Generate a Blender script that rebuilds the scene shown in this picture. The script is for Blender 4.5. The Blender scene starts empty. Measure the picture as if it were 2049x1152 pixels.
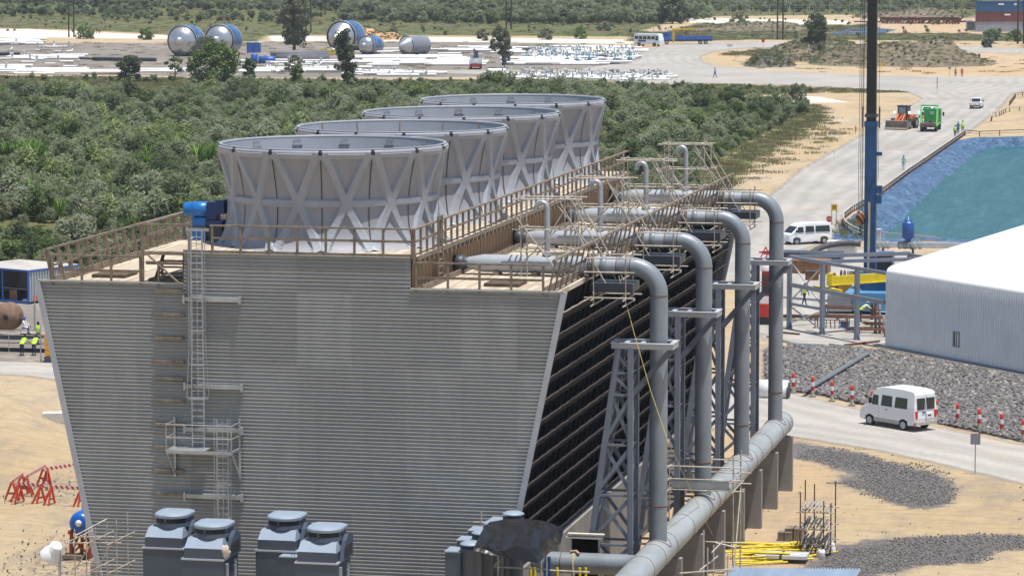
import bpy, math, random
import numpy as np
from mathutils import Vector, Matrix
R = math.radians
random.seed(7); rng = np.random.default_rng(7)
sc = bpy.context.scene
col = sc.collection
# ---------------- camera ----------------
CF, CP, CY, CROLL = 6785.57, 0.1089, 0.2177, -0.0009
CC = np.array([39.07, -135.08, 31.0])
FW = np.array([-math.sin(CY)*math.cos(CP), math.cos(CY)*math.cos(CP), -math.sin(CP)])
RT = np.array([math.cos(CY), math.sin(CY), 0.0]); UP = np.cross(RT, FW)
RT, UP = RT*math.cos(CROLL)+UP*math.sin(CROLL), UP*math.cos(CROLL)-RT*math.sin(CROLL)
cd = bpy.data.cameras.new('camera'); cam = bpy.data.objects.new('camera', cd); col.objects.link(cam)
m = Matrix(((RT[0], UP[0], -FW[0]), (RT[1], UP[1], -FW[1]), (RT[2], UP[2], -FW[2]))).to_4x4()
m.translation = Vector(CC); cam.matrix_world = m
cd.sensor_width = 36; cd.lens = CF/2049*36; cd.clip_start = 1; cd.clip_end = 12000
sc.camera = cam
# ---------------- sky, sun, exposure ----------------
SD = Vector((0.20, -0.10, 1)).normalized()          # towards the sun
w = bpy.data.worlds.new('World'); sc.world = w; w.use_nodes = True
nt = w.node_tree; bg = nt.nodes['Background']; sky = nt.nodes.new('ShaderNodeTexSky')
sky.sky_type = 'NISHITA'; sky.sun_disc = False
sky.sun_elevation = math.asin(SD.z); sky.sun_rotation = math.atan2(SD.x, SD.y)
sky.dust_density = 0.8; sky.ozone_density = 1.7
nt.links.new(sky.outputs[0], bg.inputs[0]); bg.inputs[1].default_value = 0.105
sd_ = bpy.data.lights.new('sun', 'SUN'); sd_.energy = 4.6; sd_.angle = R(0.53); sd_.color = (1, .955, .88)
sun = bpy.data.objects.new('sun', sd_); col.objects.link(sun)
sun.rotation_euler = SD.to_track_quat('Z', 'Y').to_euler(); sun.location = (0, 0, 200)
sc.view_settings.view_transform = 'Standard'; sc.view_settings.look = 'None'
sc.view_settings.exposure = 0.36; sc.view_settings.gamma = 1
sc.render.engine = 'CYCLES'
sc.cycles.max_bounces = 5; sc.cycles.diffuse_bounces = 3; sc.cycles.transparent_max_bounces = 12

# ---------------- pixel <-> world helpers (photo pixels, 2049 wide) ----------------
def ray(x, y): return FW+RT*(x-1024.5)/CF-UP*(y-576)/CF
def G(x, y, z=0.0):
    d = ray(x, y); return Vector(CC+d*((z-CC[2])/d[2]))
def YP(x, y, Y=0.0):
    d = ray(x, y); return Vector(CC+d*((Y-CC[1])/d[1]))
def ppm(v): return CF/float((np.array(v)-CC)@FW)      # photo pixels per metre there

# ---------------- mesh builder ----------------
OFF = {}
class MB:
    def __init__(s): s.v = []; s.f = []; s.s = []; s.m = []; s.mi = 0
    def add(s, vs, fs, smooth=False):
        n = len(s.v); s.v += [tuple(v) for v in vs]
        for f in fs: s.f.append([i+n for i in f]); s.s.append(smooth); s.m.append(s.mi)
        return s
    def box(s, c, d, rz=0, rx=0, ry=0, taper=1.0):
        hx, hy, hz = d[0]/2, d[1]/2, d[2]/2
        vs = [Vector((x*(taper if z > 0 else 1), y*(taper if z > 0 else 1), z)) for z in (-hz, hz) for x, y in ((-hx, -hy), (hx, -hy), (hx, hy), (-hx, hy))]
        if rz or rx or ry:
            M = Matrix.Rotation(rz, 3, 'Z') @ Matrix.Rotation(ry, 3, 'Y') @ Matrix.Rotation(rx, 3, 'X'); vs = [M @ v for v in vs]
        c = Vector(c); return s.add([v+c for v in vs], [(3, 2, 1, 0), (4, 5, 6, 7), (0, 1, 5, 4), (1, 2, 6, 5), (2, 3, 7, 6), (3, 0, 4, 7)])
    def b2(s, a, b):
        return s.box([(a[i]+b[i])/2 for i in range(3)], [abs(b[i]-a[i]) for i in range(3)])
    def beam(s, p, q, w, h=None, up=(0, 0, 1), ext=0):
        p, q = Vector(p), Vector(q); h = h or w; d = (q-p); L = d.length; d.normalize(); p = p-d*ext; q = q+d*ext
        u = Vector(up); sd = d.cross(u)
        if sd.length < 1e-3: sd = d.cross(Vector((0, 1, 0)))
        sd.normalize(); u = sd.cross(d); sd *= w/2; u *= h/2
        vs = [a+i*sd+j*u for a in (p, q) for i, j in ((-1, -1), (1, -1), (1, 1), (-1, 1))]
        return s.add(vs, [(0, 1, 2, 3), (7, 6, 5, 4), (0, 4, 5, 1), (1, 5, 6, 2), (2, 6, 7, 3), (3, 7, 4, 0)])
    def tube(s, pts, r, n=8, caps=True):
        pts = [Vector(p) for p in pts]; k = len(pts); rr = r if isinstance(r, (list, tuple)) else [r]*k
        t0 = (pts[1]-pts[0]).normalized(); a = t0.orthogonal().normalized(); rings = []
        for i, p in enumerate(pts):
            t = (pts[min(i+1, k-1)]-pts[max(i-1, 0)]).normalized()
            a = (a-t*a.dot(t)).normalized(); b = t.cross(a)
            rings.append([p+(a*math.cos(2*math.pi*j/n)+b*math.sin(2*math.pi*j/n))*rr[i] for j in range(n)])
        vs = [v for rg in rings for v in rg]
        s.add(vs, [(i*n+j, i*n+(j+1) % n, (i+1)*n+(j+1) % n, (i+1)*n+j) for i in range(k-1) for j in range(n)], n > 5)
        if caps:
            s.add(rings[0], [tuple(range(n))[::-1]]); s.add(rings[-1], [tuple(range(n))])
        return s
    def lathe(s, c, prof, n=24, a0=0, a1=2*math.pi, axis='Z', smooth=True, flip=False):
        c = Vector(c); full = abs(a1-a0-2*math.pi) < 1e-6; k = n if full else n+1; vs = []
        for (r, z) in prof:
            for j in range(k):
                a = a0+(a1-a0)*j/n; p = (r*math.cos(a), r*math.sin(a), z)
                if axis == 'X': p = (z, r*math.cos(a), r*math.sin(a))
                if axis == 'Y': p = (r*math.sin(a), z, r*math.cos(a))
                vs.append(c+Vector(p))
        fs = [(i*k+j, i*k+(j+1) % k, (i+1)*k+(j+1) % k, (i+1)*k+j) for i in range(len(prof)-1) for j in range(n if full else n)]
        return s.add(vs, fs, smooth)
    def prism(s, poly, off):      # poly: 3D points; off: extrusion vector
        poly = [Vector(p) for p in poly]; n = len(poly); o = Vector(off)
        vs = poly+[p+o for p in poly]
        return s.add(vs, [tuple(range(n))[::-1], tuple(range(n, 2*n))]+[(i, (i+1) % n, n+(i+1) % n, n+i) for i in range(n)])
    def quad(s, a, b, c, d): return s.add([a, b, c, d], [(0, 1, 2, 3)])
    def grid(s, P, smooth=True):  # P: rows of points
        r, k = len(P), len(P[0])
        return s.add([q for row in P for q in row], [(i*k+j, i*k+j+1, (i+1)*k+j+1, (i+1)*k+j) for i in range(r-1) for j in range(k-1)], smooth)
    def build(s, name, mat, parent=None, label=None, recalc=True):
        me = bpy.data.meshes.new(name)
        o = OFF.get(parent.name, Vector((0, 0, 0))) if parent else Vector((0, 0, 0))
        me.from_pydata([(v[0]-o.x, v[1]-o.y, v[2]-o.z) for v in s.v], [], s.f)
        me.polygons.foreach_set('use_smooth', s.s)
        for mt in (mat if isinstance(mat, (list, tuple)) else [mat]): me.materials.append(mt)
        if isinstance(mat, (list, tuple)): me.polygons.foreach_set('material_index', s.m)
        me.update()
        if recalc:
            import bmesh
            bm = bmesh.new(); bm.from_mesh(me); bmesh.ops.recalc_face_normals(bm, faces=bm.faces); bm.to_mesh(me); bm.free()
        ob = bpy.data.objects.new(name, me); col.objects.link(ob)
        if parent: ob.parent = parent; OFF[ob.name] = o
        if label: ob['label'] = label
        return ob
def thing(name, label, cat, loc=(0, 0, 0), group=None, rz=0):
    o = bpy.data.objects.new(name, None); col.objects.link(o); o.location = loc; o.rotation_euler = (0, 0, rz)
    o.empty_display_size = .3; OFF[o.name] = Vector(loc) if rz == 0 else Vector((0, 0, 0))
    o['label'] = label; o['category'] = cat
    if group: o['group'] = group
    return o
def tag(o, label, cat, group=None):
    o['label'] = label; o['category'] = cat
    if group: o['group'] = group
    return o
def struct(o, kind='structure'): o['kind'] = kind; return o
def copy_tree(o, loc, rz=0, label=None, group=None, scale=None):
    def cp(a, par):
        c = a.copy(); col.objects.link(c)
        if par: c.parent = par
        for ch in kids.get(a.name, []): cp(ch, c)
        return c
    kids = {}
    for q in list(col.objects):
        if q.parent: kids.setdefault(q.parent.name, []).append(q)
    r = cp(o, None); r.location = loc; r.rotation_euler = (0, 0, rz)
    if label: r['label'] = label
    if group: r['group'] = group
    if scale: r.scale = scale
    return r

# ---------------- materials ----------------
def lin(c): return tuple(((x/255+.055)/1.055)**2.4 if x/255 > .04045 else x/255/12.92 for x in c)
def newmat(name):
    m = bpy.data.materials.new(name); m.use_nodes = True; t = m.node_tree; b = t.nodes['Principled BSDF']; return m, t, b
def N(t, kind, **kw):
    n = t.nodes.new(kind)
    for k, v in kw.items():
        if k in n.inputs.keys(): n.inputs[k].default_value = v
        else: setattr(n, k, v)
    return n
def noise(t, sc_, det=4, rough=.6, vec=None, dist=0):
    n = N(t, 'ShaderNodeTexNoise'); n.inputs['Scale'].default_value = sc_; n.inputs['Detail'].default_value = det
    n.inputs['Roughness'].default_value = rough; n.inputs['Distortion'].default_value = dist
    if vec: t.links.new(vec, n.inputs['Vector'])
    return n.outputs['Fac']
def ramp(t, fac, stops):
    r = t.nodes.new('ShaderNodeValToRGB'); t.links.new(fac, r.inputs[0]); e = r.color_ramp.elements
    while len(e) < len(stops): e.new(.5)
    for el, (p, c) in zip(e, stops): el.position = p; el.color = (*c, 1) if len(c) == 3 else c
    return r.outputs[0]
def mix(t, fac, a, b, typ='MIX'):
    n = t.nodes.new('ShaderNodeMix'); n.data_type = 'RGBA'; n.blend_type = typ
    for i, s_ in ((0, fac), (6, a), (7, b)):
        if isinstance(s_, (int, float)): n.inputs[i].default_value = s_
        elif isinstance(s_, tuple): n.inputs[i].default_value = (*s_, 1)[:4]
        else: t.links.new(s_, n.inputs[i])
    return n.outputs[2]
def mth(t, op, a, b=0.0, c=None, clamp=False):
    n = t.nodes.new('ShaderNodeMath'); n.operation = op; n.use_clamp = clamp
    for i, s_ in enumerate((a, b, c)):
        if s_ is None: continue
        if isinstance(s_, (int, float)): n.inputs[i].default_value = s_
        else: t.links.new(s_, n.inputs[i])
    return n.outputs[0]
def objco(t): return t.nodes.new('ShaderNodeTexCoord').outputs['Object']
def pos(t): return t.nodes.new('ShaderNodeNewGeometry').outputs['Position']
def stretch(t, v, sx, sy, sz):
    n = t.nodes.new('ShaderNodeMapping'); n.inputs['Scale'].default_value = (sx, sy, sz); t.links.new(v, n.inputs[0]); return n.outputs[0]
def bump(t, b, h, strength=.3, dist=.05):
    n = t.nodes.new('ShaderNodeBump'); n.inputs['Strength'].default_value = strength; n.inputs['Distance'].default_value = dist
    t.links.new(h, n.inputs['Height']); t.links.new(n.outputs[0], b.inputs['Normal'])
MATS = {}
def pm(name, rgb, rough=.6, metal=0.0, var=.12, sc_=1.2, dirt=None, dirt_amt=.5, dsc=2.0, sv=(1, 1, 1), bmp=0.0, world=False):
    if name in MATS: return MATS[name]
    m, t, b = newmat(name); v = pos(t) if world else objco(t)
    if sv != (1, 1, 1): v = stretch(t, v, *sv)
    f = noise(t, sc_, 6, .65, v)
    a = tuple(max(0, c*(1-var*1.6)) for c in rgb); c2 = tuple(min(1, c*(1+var*1.2)) for c in rgb)
    c = ramp(t, f, [(.3, a), (.7, c2)])
    if dirt:
        g = noise(t, dsc, 8, .7, v)
        k = ramp(t, g, [(1-dirt_amt*.8-.06, (0, 0, 0)), (1-dirt_amt*.8+.14, (1, 1, 1))])
        c = mix(t, k, c, dirt)
    t.links.new(c, b.inputs['Base Color']); b.inputs['Roughness'].default_value = rough; b.inputs['Metallic'].default_value = metal
    if bmp: bump(t, b, noise(t, sc_*6, 6, .7, v), bmp, .03)
    MATS[name] = m; return m
RUST = (.20, .085, .04)
galv = pm('galvanised_steel', (.42, .44, .46), .45, .6, .12, 2)
steel_blue = pm('grey_blue_steel', (.19, .215, .27), .55, .1, .1, .8)
pipe_grey = pm('painted_grey_pipe', (.215, .245, .275), .42, .1, .12, .9, dirt=(.14, .155, .17), dirt_amt=.42, sv=(1, 1, .5))
rustm = pm('rusty_steel', (.19, .085, .05), .85, .1, .35, 5)
timber = pm('sawn_timber', (.215, .172, .13), .85, 0, .28, 2.5, sv=(1, 1, 1))
timber2 = pm('weathered_timber', (.235, .19, .14), .9, 0, .28, 2.2)
white_paint = pm('white_paint', (.78, .78, .77), .35, 0, .04, 1.2)
black = pm('black_rubber', (.018, .018, .02), .8, 0, .2, 3)
glass_dark = pm('dark_glass', (.02, .03, .035), .08, 0, .1, 1)
yellow = pm('yellow_paint', (.72, .56, .015), .45, 0, .12, 2)
red = pm('red_paint', (.50, .03, .025), .5, 0, .12, 2)
blue = pm('blue_paint', (.02, .10, .40), .4, 0, .15, 2)
concrete = pm('raw_concrete', (.25, .235, .22), .9, 0, .14, .7, dirt=(.19, .155, .13), dirt_amt=.4, bmp=.15)
scaf = pm('scaffold_tube', (.47, .43, .37), .55, .35, .25, 3, dirt=(.2, .11, .06), dirt_amt=.42)
dark_steel = pm('dark_steel', (.06, .07, .085), .5, .2, .15, 2)
pipe_pale = pm('pale_primed_pipe', (.36, .39, .43), .4, .1, .1, .8, dirt=(.22, .23, .25), dirt_amt=.4, sv=(.5, 1, 1))
skin = pm('skin', (.09, .045, .03), .6, 0, .08, 5)
hivis = pm('hi_vis_yellow', (.45, .75, .03), .7, 0, .08, 5)
hivis_o = pm('hi_vis_orange', (.80, .13, .02), .7, 0, .08, 5)
navy = pm('navy_cloth', (.015, .03, .09), .9, 0, .2, 5)
# ================= LAND =================
def polyw(px): return np.array([[*G(x, y)[:2]] for x, y in px])
def sdist(P, poly):           # signed distance, positive inside
    d = np.full(len(P), 1e9); ins = np.zeros(len(P), bool); n = len(poly)
    for i in range(n):
        a, b = poly[i], poly[(i+1) % n]; e = b-a; wv = P-a
        tt = np.clip((wv@e)/max(e@e, 1e-9), 0, 1)[:, None]
        d = np.minimum(d, np.hypot(*(wv-e*tt).T))
        c = ((a[1] > P[:, 1]) != (b[1] > P[:, 1]))
        with np.errstate(divide='ignore', invalid='ignore'):
            xi = (b[0]-a[0])*(P[:, 1]-a[1])/(b[1]-a[1]+1e-12)+a[0]
        ins ^= c & (P[:, 0] < xi)
    return np.where(ins, d, -d)
def sstep(x, a, b): t = np.clip((x-a)/(b-a), 0, 1); return t*t*(3-2*t)
ROAD = polyw([(1430, 560), (1465, 480), (1520, 408), (1600, 340), (1680, 296), (1745, 258), (1800, 224), (1845, 198), (1815, 184), (1700, 177), (1560, 170), (1420, 167), (1300, 168), (1150, 158), (1000, 150), (860, 147), (860, 141), (1000, 142), (1150, 139), (1235, 128), (1282, 118), (1278, 108), (1300, 98), (1345, 89), (1440, 84), (1700, 86), (2100, 99), (2100, 109), (1800, 102), (1600, 96), (1480, 97), (1432, 104), (1402, 113), (1402, 122), (1430, 132), (1550, 143), (1750, 152), (2100, 155), (2100, 170), (2025, 190), (1995, 222), (1945, 262), (1900, 290), (1830, 335), (1740, 397), (1690, 432), (1682, 450), (1660, 480), (1600, 505), (1560, 540), (1520, 575)])
TRACK = polyw([(1290, 745), (1540, 781), (1600, 791), (1700, 814), (1850, 849), (2100, 900), (2700, 1030), (2700, 1150), (2100, 982), (1900, 934), (1750, 901), (1620, 880), (1500, 864), (1290, 845)])
TRACKL = polyw([(-60, 720), (130, 727), (420, 740), (420, 785), (200, 775), (60, 753), (-60, 748)])
YARD = polyw([(-90, 87), (330, 86), (600, 84), (1000, 85), (1240, 90), (1285, 100), (1282, 118), (1235, 130), (1150, 152), (1000, 154), (700, 156), (400, 154), (230, 150), (-90, 148)])
YARD2 = polyw([(1490, 560), (1560, 510), (1640, 500), (1800, 500), (1900, 520), (1800, 690), (1640, 690), (1530, 682), (1490, 640)])
YARD3 = polyw([(-60, 590), (200, 590), (260, 640), (260, 735), (100, 728), (-60, 722)])
ROCK = polyw([(1530, 700), (1600, 694), (1730, 699), (1775, 706), (2110, 768), (2110, 898), (1850, 842), (1720, 809), (1640, 791), (1530, 776)])
FOREST = polyw([(-120, 192), (60, 186), (190, 196), (250, 192), (330, 200), (400, 186), (520, 184), (640, 184), (760, 188), (830, 190), (900, 182), (1000, 178), (1180, 186), (1300, 198), (1420, 206), (1560, 212), (1618, 216), (1618, 226), (1580, 245), (1520, 270), (1470, 300), (1420, 338), (1380, 420), (1200, 470), (700, 545), (300, 545), (60, 542), (-120, 538)])
DARK = [polyw(q) for q in ([(1575, 880), (1640, 892), (1720, 905), (1800, 930), (1870, 945), (1915, 975), (1905, 1005), (1850, 1020), (1790, 1010), (1740, 985), (1665, 965), (1700, 950), (1640, 925), (1575, 915)],
    [(1640, 1100), (1720, 1082), (1800, 1075), (1900, 1070), (2100, 1068), (2100, 1095), (1990, 1100), (1960, 1125), (1850, 1130), (1760, 1150), (1640, 1200), (1560, 1180)],
    )]
LDARK = [polyw(q) for q in ([(100, 955), (160, 945), (200, 980), (190, 1020), (60, 1010), (20, 990)], [(60, 1090), (130, 1070), (230, 1100), (230, 1200), (-20, 1200), (40, 1110)])]
POND = polyw([(1700, 478), (1722, 452), (1746, 432), (1770, 408), (1798, 383), (1826, 360), (1866, 329), (1900, 303), (1931, 283), (1965, 277), (2010, 276), (2120, 272), (2400, 272), (2400, 520), (2100, 492), (1960, 482), (1850, 478), (1760, 480)])
GRASSZ = [polyw(q) for q in ([(-600, -70), (2700, -70), (2700, 38), (2049, 36), (1960, 32), (1700, 30), (1380, 34), (1250, 74), (1000, 72), (640, 71), (540, 71), (520, 84), (480, 84), (345, 84), (335, 70), (150, 60), (-100, 55), (-600, 50)],
    [(-120, 150), (230, 154), (700, 160), (1000, 160), (1160, 160), (1300, 170), (1420, 168), (1560, 172), (1640, 176), (1650, 186), (1520, 190), (1400, 196), (1300, 200), (900, 205), (-120, 205)],
    [(1380, 420), (1405, 345), (1470, 295), (1530, 262), (1600, 228), (1600, 205), (1650, 212), (1665, 235), (1620, 262), (1560, 300), (1520, 325), (1480, 365), (1440, 420)],
    [(1260, 62), (1440, 70), (1700, 66), (2049, 68), (2100, 84), (1900, 82), (1500, 80), (1380, 84), (1250, 84)],
    [(1310, 70), (1400, 46), (1560, 52), (1740, 50), (1760, 62), (1500, 72)], [(1690, 445), (1725, 440), (1740, 470), (1700, 480), (1680, 465)],
    [(1560, 96), (1650, 98), (1640, 112), (1570, 112), (1440, 112), (1460, 104)], [(1500, 142), (1240, 150), (1260, 156), (1500, 150)], [(1620, 175), (1850, 178), (1840, 186), (1660, 187)])]
WHITEZ = [polyw(q) for q in ([(-120, 56), (60, 59), (150, 63), (340, 72), (480, 76), (480, 80), (150, 76), (-120, 73)], [(540, 72), (640, 74), (900, 75), (1270, 80), (1270, 88), (900, 84), (540, 82)],
    [(1365, 36), (1500, 38), (1700, 42), (1700, 48), (1500, 50), (1385, 47)], [(1510, 191), (1640, 194), (1700, 205), (1560, 206)])]
ORANGEZ = [polyw(q) for q in ([(1720, 50), (1960, 48), (2100, 60), (2100, 84), (1760, 78)], [(1490, 870), (1700, 915), (1660, 960), (1560, 1150), (1250, 1250), (1300, 900)], [(200, 70), (330, 74), (320, 78), (200, 76)], [(1440, 102), (1700, 108), (1750, 130), (1450, 126)], [(1700, 110), (2100, 112), (2100, 150), (1700, 150)])]

def axis(segs):
    o = []
    for a, b, s in segs: o += list(np.arange(a, b, s))
    return np.array(o+[segs[-1][1]])
gx = axis([(-6000, -700, 400), (-700, -460, 20), (-460, -60, 2.0), (-60, 60, 0.8), (60, 100, 8), (100, 6000, 400)])
gy = axis([(-1500, -140, 170), (-140, -20, 10), (-20, 260, 0.8), (260, 720, 1.6), (720, 1400, 4), (1400, 9000, 400)])
X, Y = np.meshgrid(gx, gy); P2 = np.stack([X.ravel(), Y.ravel()], 1)
def anyd(polys): return np.max([sdist(P2, q) for q in polys], 0)
gr = np.maximum(sstep(anyd(GRASSZ), -1.5, 3), sstep(sdist(P2, FOREST), -3, 1.5)*1.0)
gr = np.maximum(gr, (P2[:, 1] > 1250)*1.0)
dk = np.maximum(np.maximum(sstep(anyd(DARK), -1.4, 1.2), .42*sstep(anyd(LDARK), -2, 1.5)), sstep(sdist(P2, ROCK), -.8, .8))
wh = sstep(anyd(WHITEZ), -2, 2); orr = sstep(anyd(ORANGEZ), -4, 4)
pd = sdist(P2, POND)
Z = np.where(pd > -.2, -4.0, 0.0)
# gentle relief of the loose sand, flat where anything is built
def vnoise(x, y, s, seed):
    g = np.random.default_rng(seed).random((257, 257)); fx, fy = x/s, y/s
    ix, iy = np.floor(fx).astype(int), np.floor(fy).astype(int); tx, ty = fx-ix, fy-iy; tx, ty = tx*tx*(3-2*tx), ty*ty*(3-2*ty)
    q = lambda a, b: g[a % 257, b % 257]
    return (q(ix, iy)*(1-tx)+q(ix+1, iy)*tx)*(1-ty)+(q(ix, iy+1)*(1-tx)+q(ix+1, iy+1)*tx)*ty
SANDHILL = polyw([(-120, 800), (90, 800), (160, 830), (185, 930), (120, 940), (-120, 960)])
hl = sstep(sdist(P2, SANDHILL), 0, 4)
LE = polyw([(-200, 762), (120, 765), (420, 800), (420, 1300), (-200, 1300)]); Z += sstep(sdist(P2, LE), 0, 3)*(.35*vnoise(P2[:, 0]+60, P2[:, 1]*.6+60, 3.1, 31)+.16*vnoise(P2[:, 0]+60, P2[:, 1]+60, 1.2, 32)-.2)
Z += hl*(1.5*vnoise(P2[:, 0], P2[:, 1], 5, 3)+.6*vnoise(P2[:, 0], P2[:, 1], 1.8, 4)-.5).clip(0)
nx, ny = len(gx), len(gy)
gm = bpy.data.meshes.new('ground')
idx = np.arange(nx*ny).reshape(ny, nx)
F = np.stack([idx[:-1, :-1].ravel(), idx[:-1, 1:].ravel(), idx[1:, 1:].ravel(), idx[1:, :-1].ravel()], 1)
def mesh_np(me, V, F, uv=None):
    k = F.shape[1]; me.vertices.add(len(V)); me.vertices.foreach_set('co', V.astype(np.float32).ravel())
    me.loops.add(F.size); me.loops.foreach_set('vertex_index', F.astype(np.int32).ravel())
    me.polygons.add(len(F)); me.polygons.foreach_set('loop_start', np.arange(0, F.size, k, dtype=np.int32)); me.update(calc_edges=True)
mesh_np(gm, np.column_stack([P2, Z]), F)
gm.polygons.foreach_set('use_smooth', np.ones(len(F), bool))
ca = gm.color_attributes.new('mask', 'FLOAT_COLOR', 'POINT'); ca.data.foreach_set('color', np.column_stack([gr, dk, wh, orr]).astype(np.float32).ravel())
ground = bpy.data.objects.new('ground', gm); col.objects.link(ground); struct(ground)

def sandcol(t, v):
    big = noise(t, .035, 5, .6, v); c = ramp(t, big, [(.33, (.45, .335, .19)), (.5, (.48, .375, .235)), (.66, (.50, .41, .28))])
    f = noise(t, .9, 8, .7, v); c = mix(t, ramp(t, f, [(.42, (0, 0, 0)), (.72, (1, 1, 1))]), c, mix(t, .45, c, (.30, .21, .14)))
    s = noise(t, .22, 7, .75, stretch(t, v, 1, .5, 1)); c = mix(t, ramp(t, s, [(.49, (0, 0, 0)), (.64, (.75, .75, .75))]), c, (.29, .245, .20))
    rn = t.nodes.new('ShaderNodeMapping'); rn.inputs['Rotation'].default_value = (0, 0, .9); rn.inputs['Scale'].default_value = (.12, 2.2, 1); t.links.new(v, rn.inputs[0])
    rt = noise(t, 1.0, 4, .6, rn.outputs[0], .6); c = mix(t, ramp(t, rt, [(.52, (0, 0, 0)), (.60, (.28, .28, .28)), (.68, (0, 0, 0))]), c, (.25, .185, .125))
    sp = noise(t, 6.5, 2, .5, v); c = mix(t, ramp(t, sp, [(.70, (0, 0, 0)), (.76, (.8, .8, .8))]), c, (.13, .105, .09))
    return c
def ground_mat():
    m, t, b = newmat('sandy_ground'); v = pos(t)
    at = t.nodes.new('ShaderNodeVertexColor'); at.layer_name = 'mask'; sp = t.nodes.new('ShaderNodeSeparateColor'); t.links.new(at.outputs[0], sp.inputs[0])
    c = sandcol(t, v)
    edge = noise(t, .55, 8, .75, v); edge2 = noise(t, 1.6, 6, .8, v); fine = noise(t, 3.2, 8, .8, v)
    def msk(chan, e, wdt=.12): return mth(t, 'MULTIPLY_ADD', mth(t, 'SUBTRACT', mth(t, 'ADD', chan, mth(t, 'MULTIPLY_ADD', e, 2.2, -1.1)), .5), 1/wdt, .5, True)
    c = mix(t, mth(t, 'MULTIPLY', at.outputs[1], .8), c, mix(t, ramp(t, edge, [(.4, (0, 0, 0)), (.6, (1, 1, 1))]), (.50, .345, .21), c))
    wcol = ramp(t, fine, [(.3, (.50, .41, .32)), (.6, (.74, .68, .60))]); c = mix(t, msk(sp.outputs[2], edge), c, wcol)
    # raked gravel
    dcol = ramp(t, fine, [(.35, (.075, .07, .07)), (.5, (.15, .14, .138)), (.68, (.30, .27, .245))]); c = mix(t, msk(sp.outputs[1], edge2, .3), c, dcol)
    gn = noise(t, .05, 6, .7, v); gcol = ramp(t, gn, [(.34, (.17, .135, .075)), (.46, (.15, .14, .065)), (.56, (.105, .135, .045)), (.7, (.085, .14, .035))])
    gcol = mix(t, ramp(t, fine, [(.35, (0, 0, 0)), (.7, (.75, .75, .75))]), gcol, mix(t, .5, gcol, (.05, .055, .025)))
    gcol = mix(t, ramp(t, edge, [(.6, (0, 0, 0)), (.72, (.6, .6, .6))]), gcol, (.33, .25, .16))
    c = mix(t, msk(sp.outputs[0], edge, .5), c, gcol)
    t.links.new(c, b.inputs['Base Color']); b.inputs['Roughness'].default_value = 1; b.inputs['Specular IOR Level'].default_value = .1
    h = mth(t, 'ADD', mth(t, 'MULTIPLY', noise(t, .8, 8, .7, v), .5), mth(t, 'MULTIPLY', noise(t, 4, 6, .8, v), .16))
    bump(t, b, h, .9, .6); return m
gm.materials.append(ground_mat())

def sheet(name, poly, mat, z, cell, margin=2.5):
    lo, hi = poly.min(0)-margin, poly.max(0)+margin
    xs = np.arange(lo[0], hi[0]+cell, cell); ys = np.arange(lo[1], hi[1]+cell, cell)
    A, B = np.meshgrid(xs, ys); P = np.stack([A.ravel(), B.ravel()], 1); sd = sdist(P, poly)
    id_ = np.arange(len(P)).reshape(len(ys), len(xs)); q = np.stack([id_[:-1, :-1], id_[:-1, 1:], id_[1:, 1:], id_[1:, :-1]], -1).reshape(-1, 4)
    q = q[(sd[q] > -margin).all(1)]
    u, inv = np.unique(q, return_inverse=True); me = bpy.data.meshes.new(name)
    mesh_np(me, np.column_stack([P[u], np.full(len(u), z)]), inv.reshape(-1, 4))
    a = me.attributes.new('sd', 'FLOAT', 'POINT'); a.data.foreach_set('value', sd[u].astype(np.float32)); me.materials.append(mat)
    o = bpy.data.objects.new(name, me); col.objects.link(o); return struct(o)
def road_mat(name, stops, rag=1.6, tracks=True, spk=.12):
    m, t, b = newmat(name); v = pos(t); at = t.nodes.new('ShaderNodeAttribute'); at.attribute_name = 'sd'
    e = noise(t, .5, 8, .7, v); k = mth(t, 'ADD', at.outputs['Fac'], mth(t, 'MULTIPLY_ADD', e, rag*2, -rag))
    al = mth(t, 'MULTIPLY_ADD', k, 1.2, .3, True)
    f = noise(t, .06, 8, .68, v); c = ramp(t, f, stops)
    if tracks:   # wheel-worn streaks follow the sheet's edge distance
        wv = t.nodes.new('ShaderNodeMath'); wv.operation = 'SINE'; t.links.new(mth(t, 'MULTIPLY', mth(t, 'ADD', at.outputs['Fac'], mth(t, 'MULTIPLY', noise(t, .15, 3, .5, v), 3)), 2.6), wv.inputs[0])
        c = mix(t, mth(t, 'MULTIPLY_ADD', wv.outputs[0], .17, .17), c, tuple(x*.62 for x in stops[0][1]))
    g = noise(t, 2.6, 8, .8, v); c = mix(t, ramp(t, g, [(.4, (0, 0, 0)), (.75, (.5, .5, .5))]), c, tuple(x*.55 for x in stops[0][1]))
    sg = noise(t, .12, 6, .7, v, 1); c = mix(t, ramp(t, sg, [(.56, (0, 0, 0)), (.7, (.7, .7, .7))]), c, (.50, .40, .29))
    t.links.new(c, b.inputs['Base Color']); b.inputs['Roughness'].default_value = 1; b.inputs['Specular IOR Level'].default_value = .12
    t.links.new(al, b.inputs['Alpha']); bump(t, b, g, .25, .06); return m
mroad = road_mat('gravel_road', [(.35, (.345, .325, .30)), (.6, (.43, .41, .38))])
mroad2 = road_mat('paved_track', [(.35, (.37, .345, .315)), (.6, (.45, .42, .385))], .5)
myard = road_mat('yard_tarmac', [(.35, (.18, .16, .14)), (.62, (.26, .23, .20))], 1.5, False)
mrockbed = road_mat('stone_bed', [(.35, (.09, .083, .08)), (.62, (.16, .145, .14))], .8, False)
sheet('road', ROAD, mroad, .045, 1.4); sheet('track', TRACK, mroad2, .024, .6); sheet('side_track', TRACKL, mroad2, .024, .8)
sheet('laydown_yard', YARD, myard, .012, 2.5); sheet('gravel_yard', YARD2, mroad, .012, 1.0); sheet('service_yard', YARD3, myard, .012, 1.0)

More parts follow.
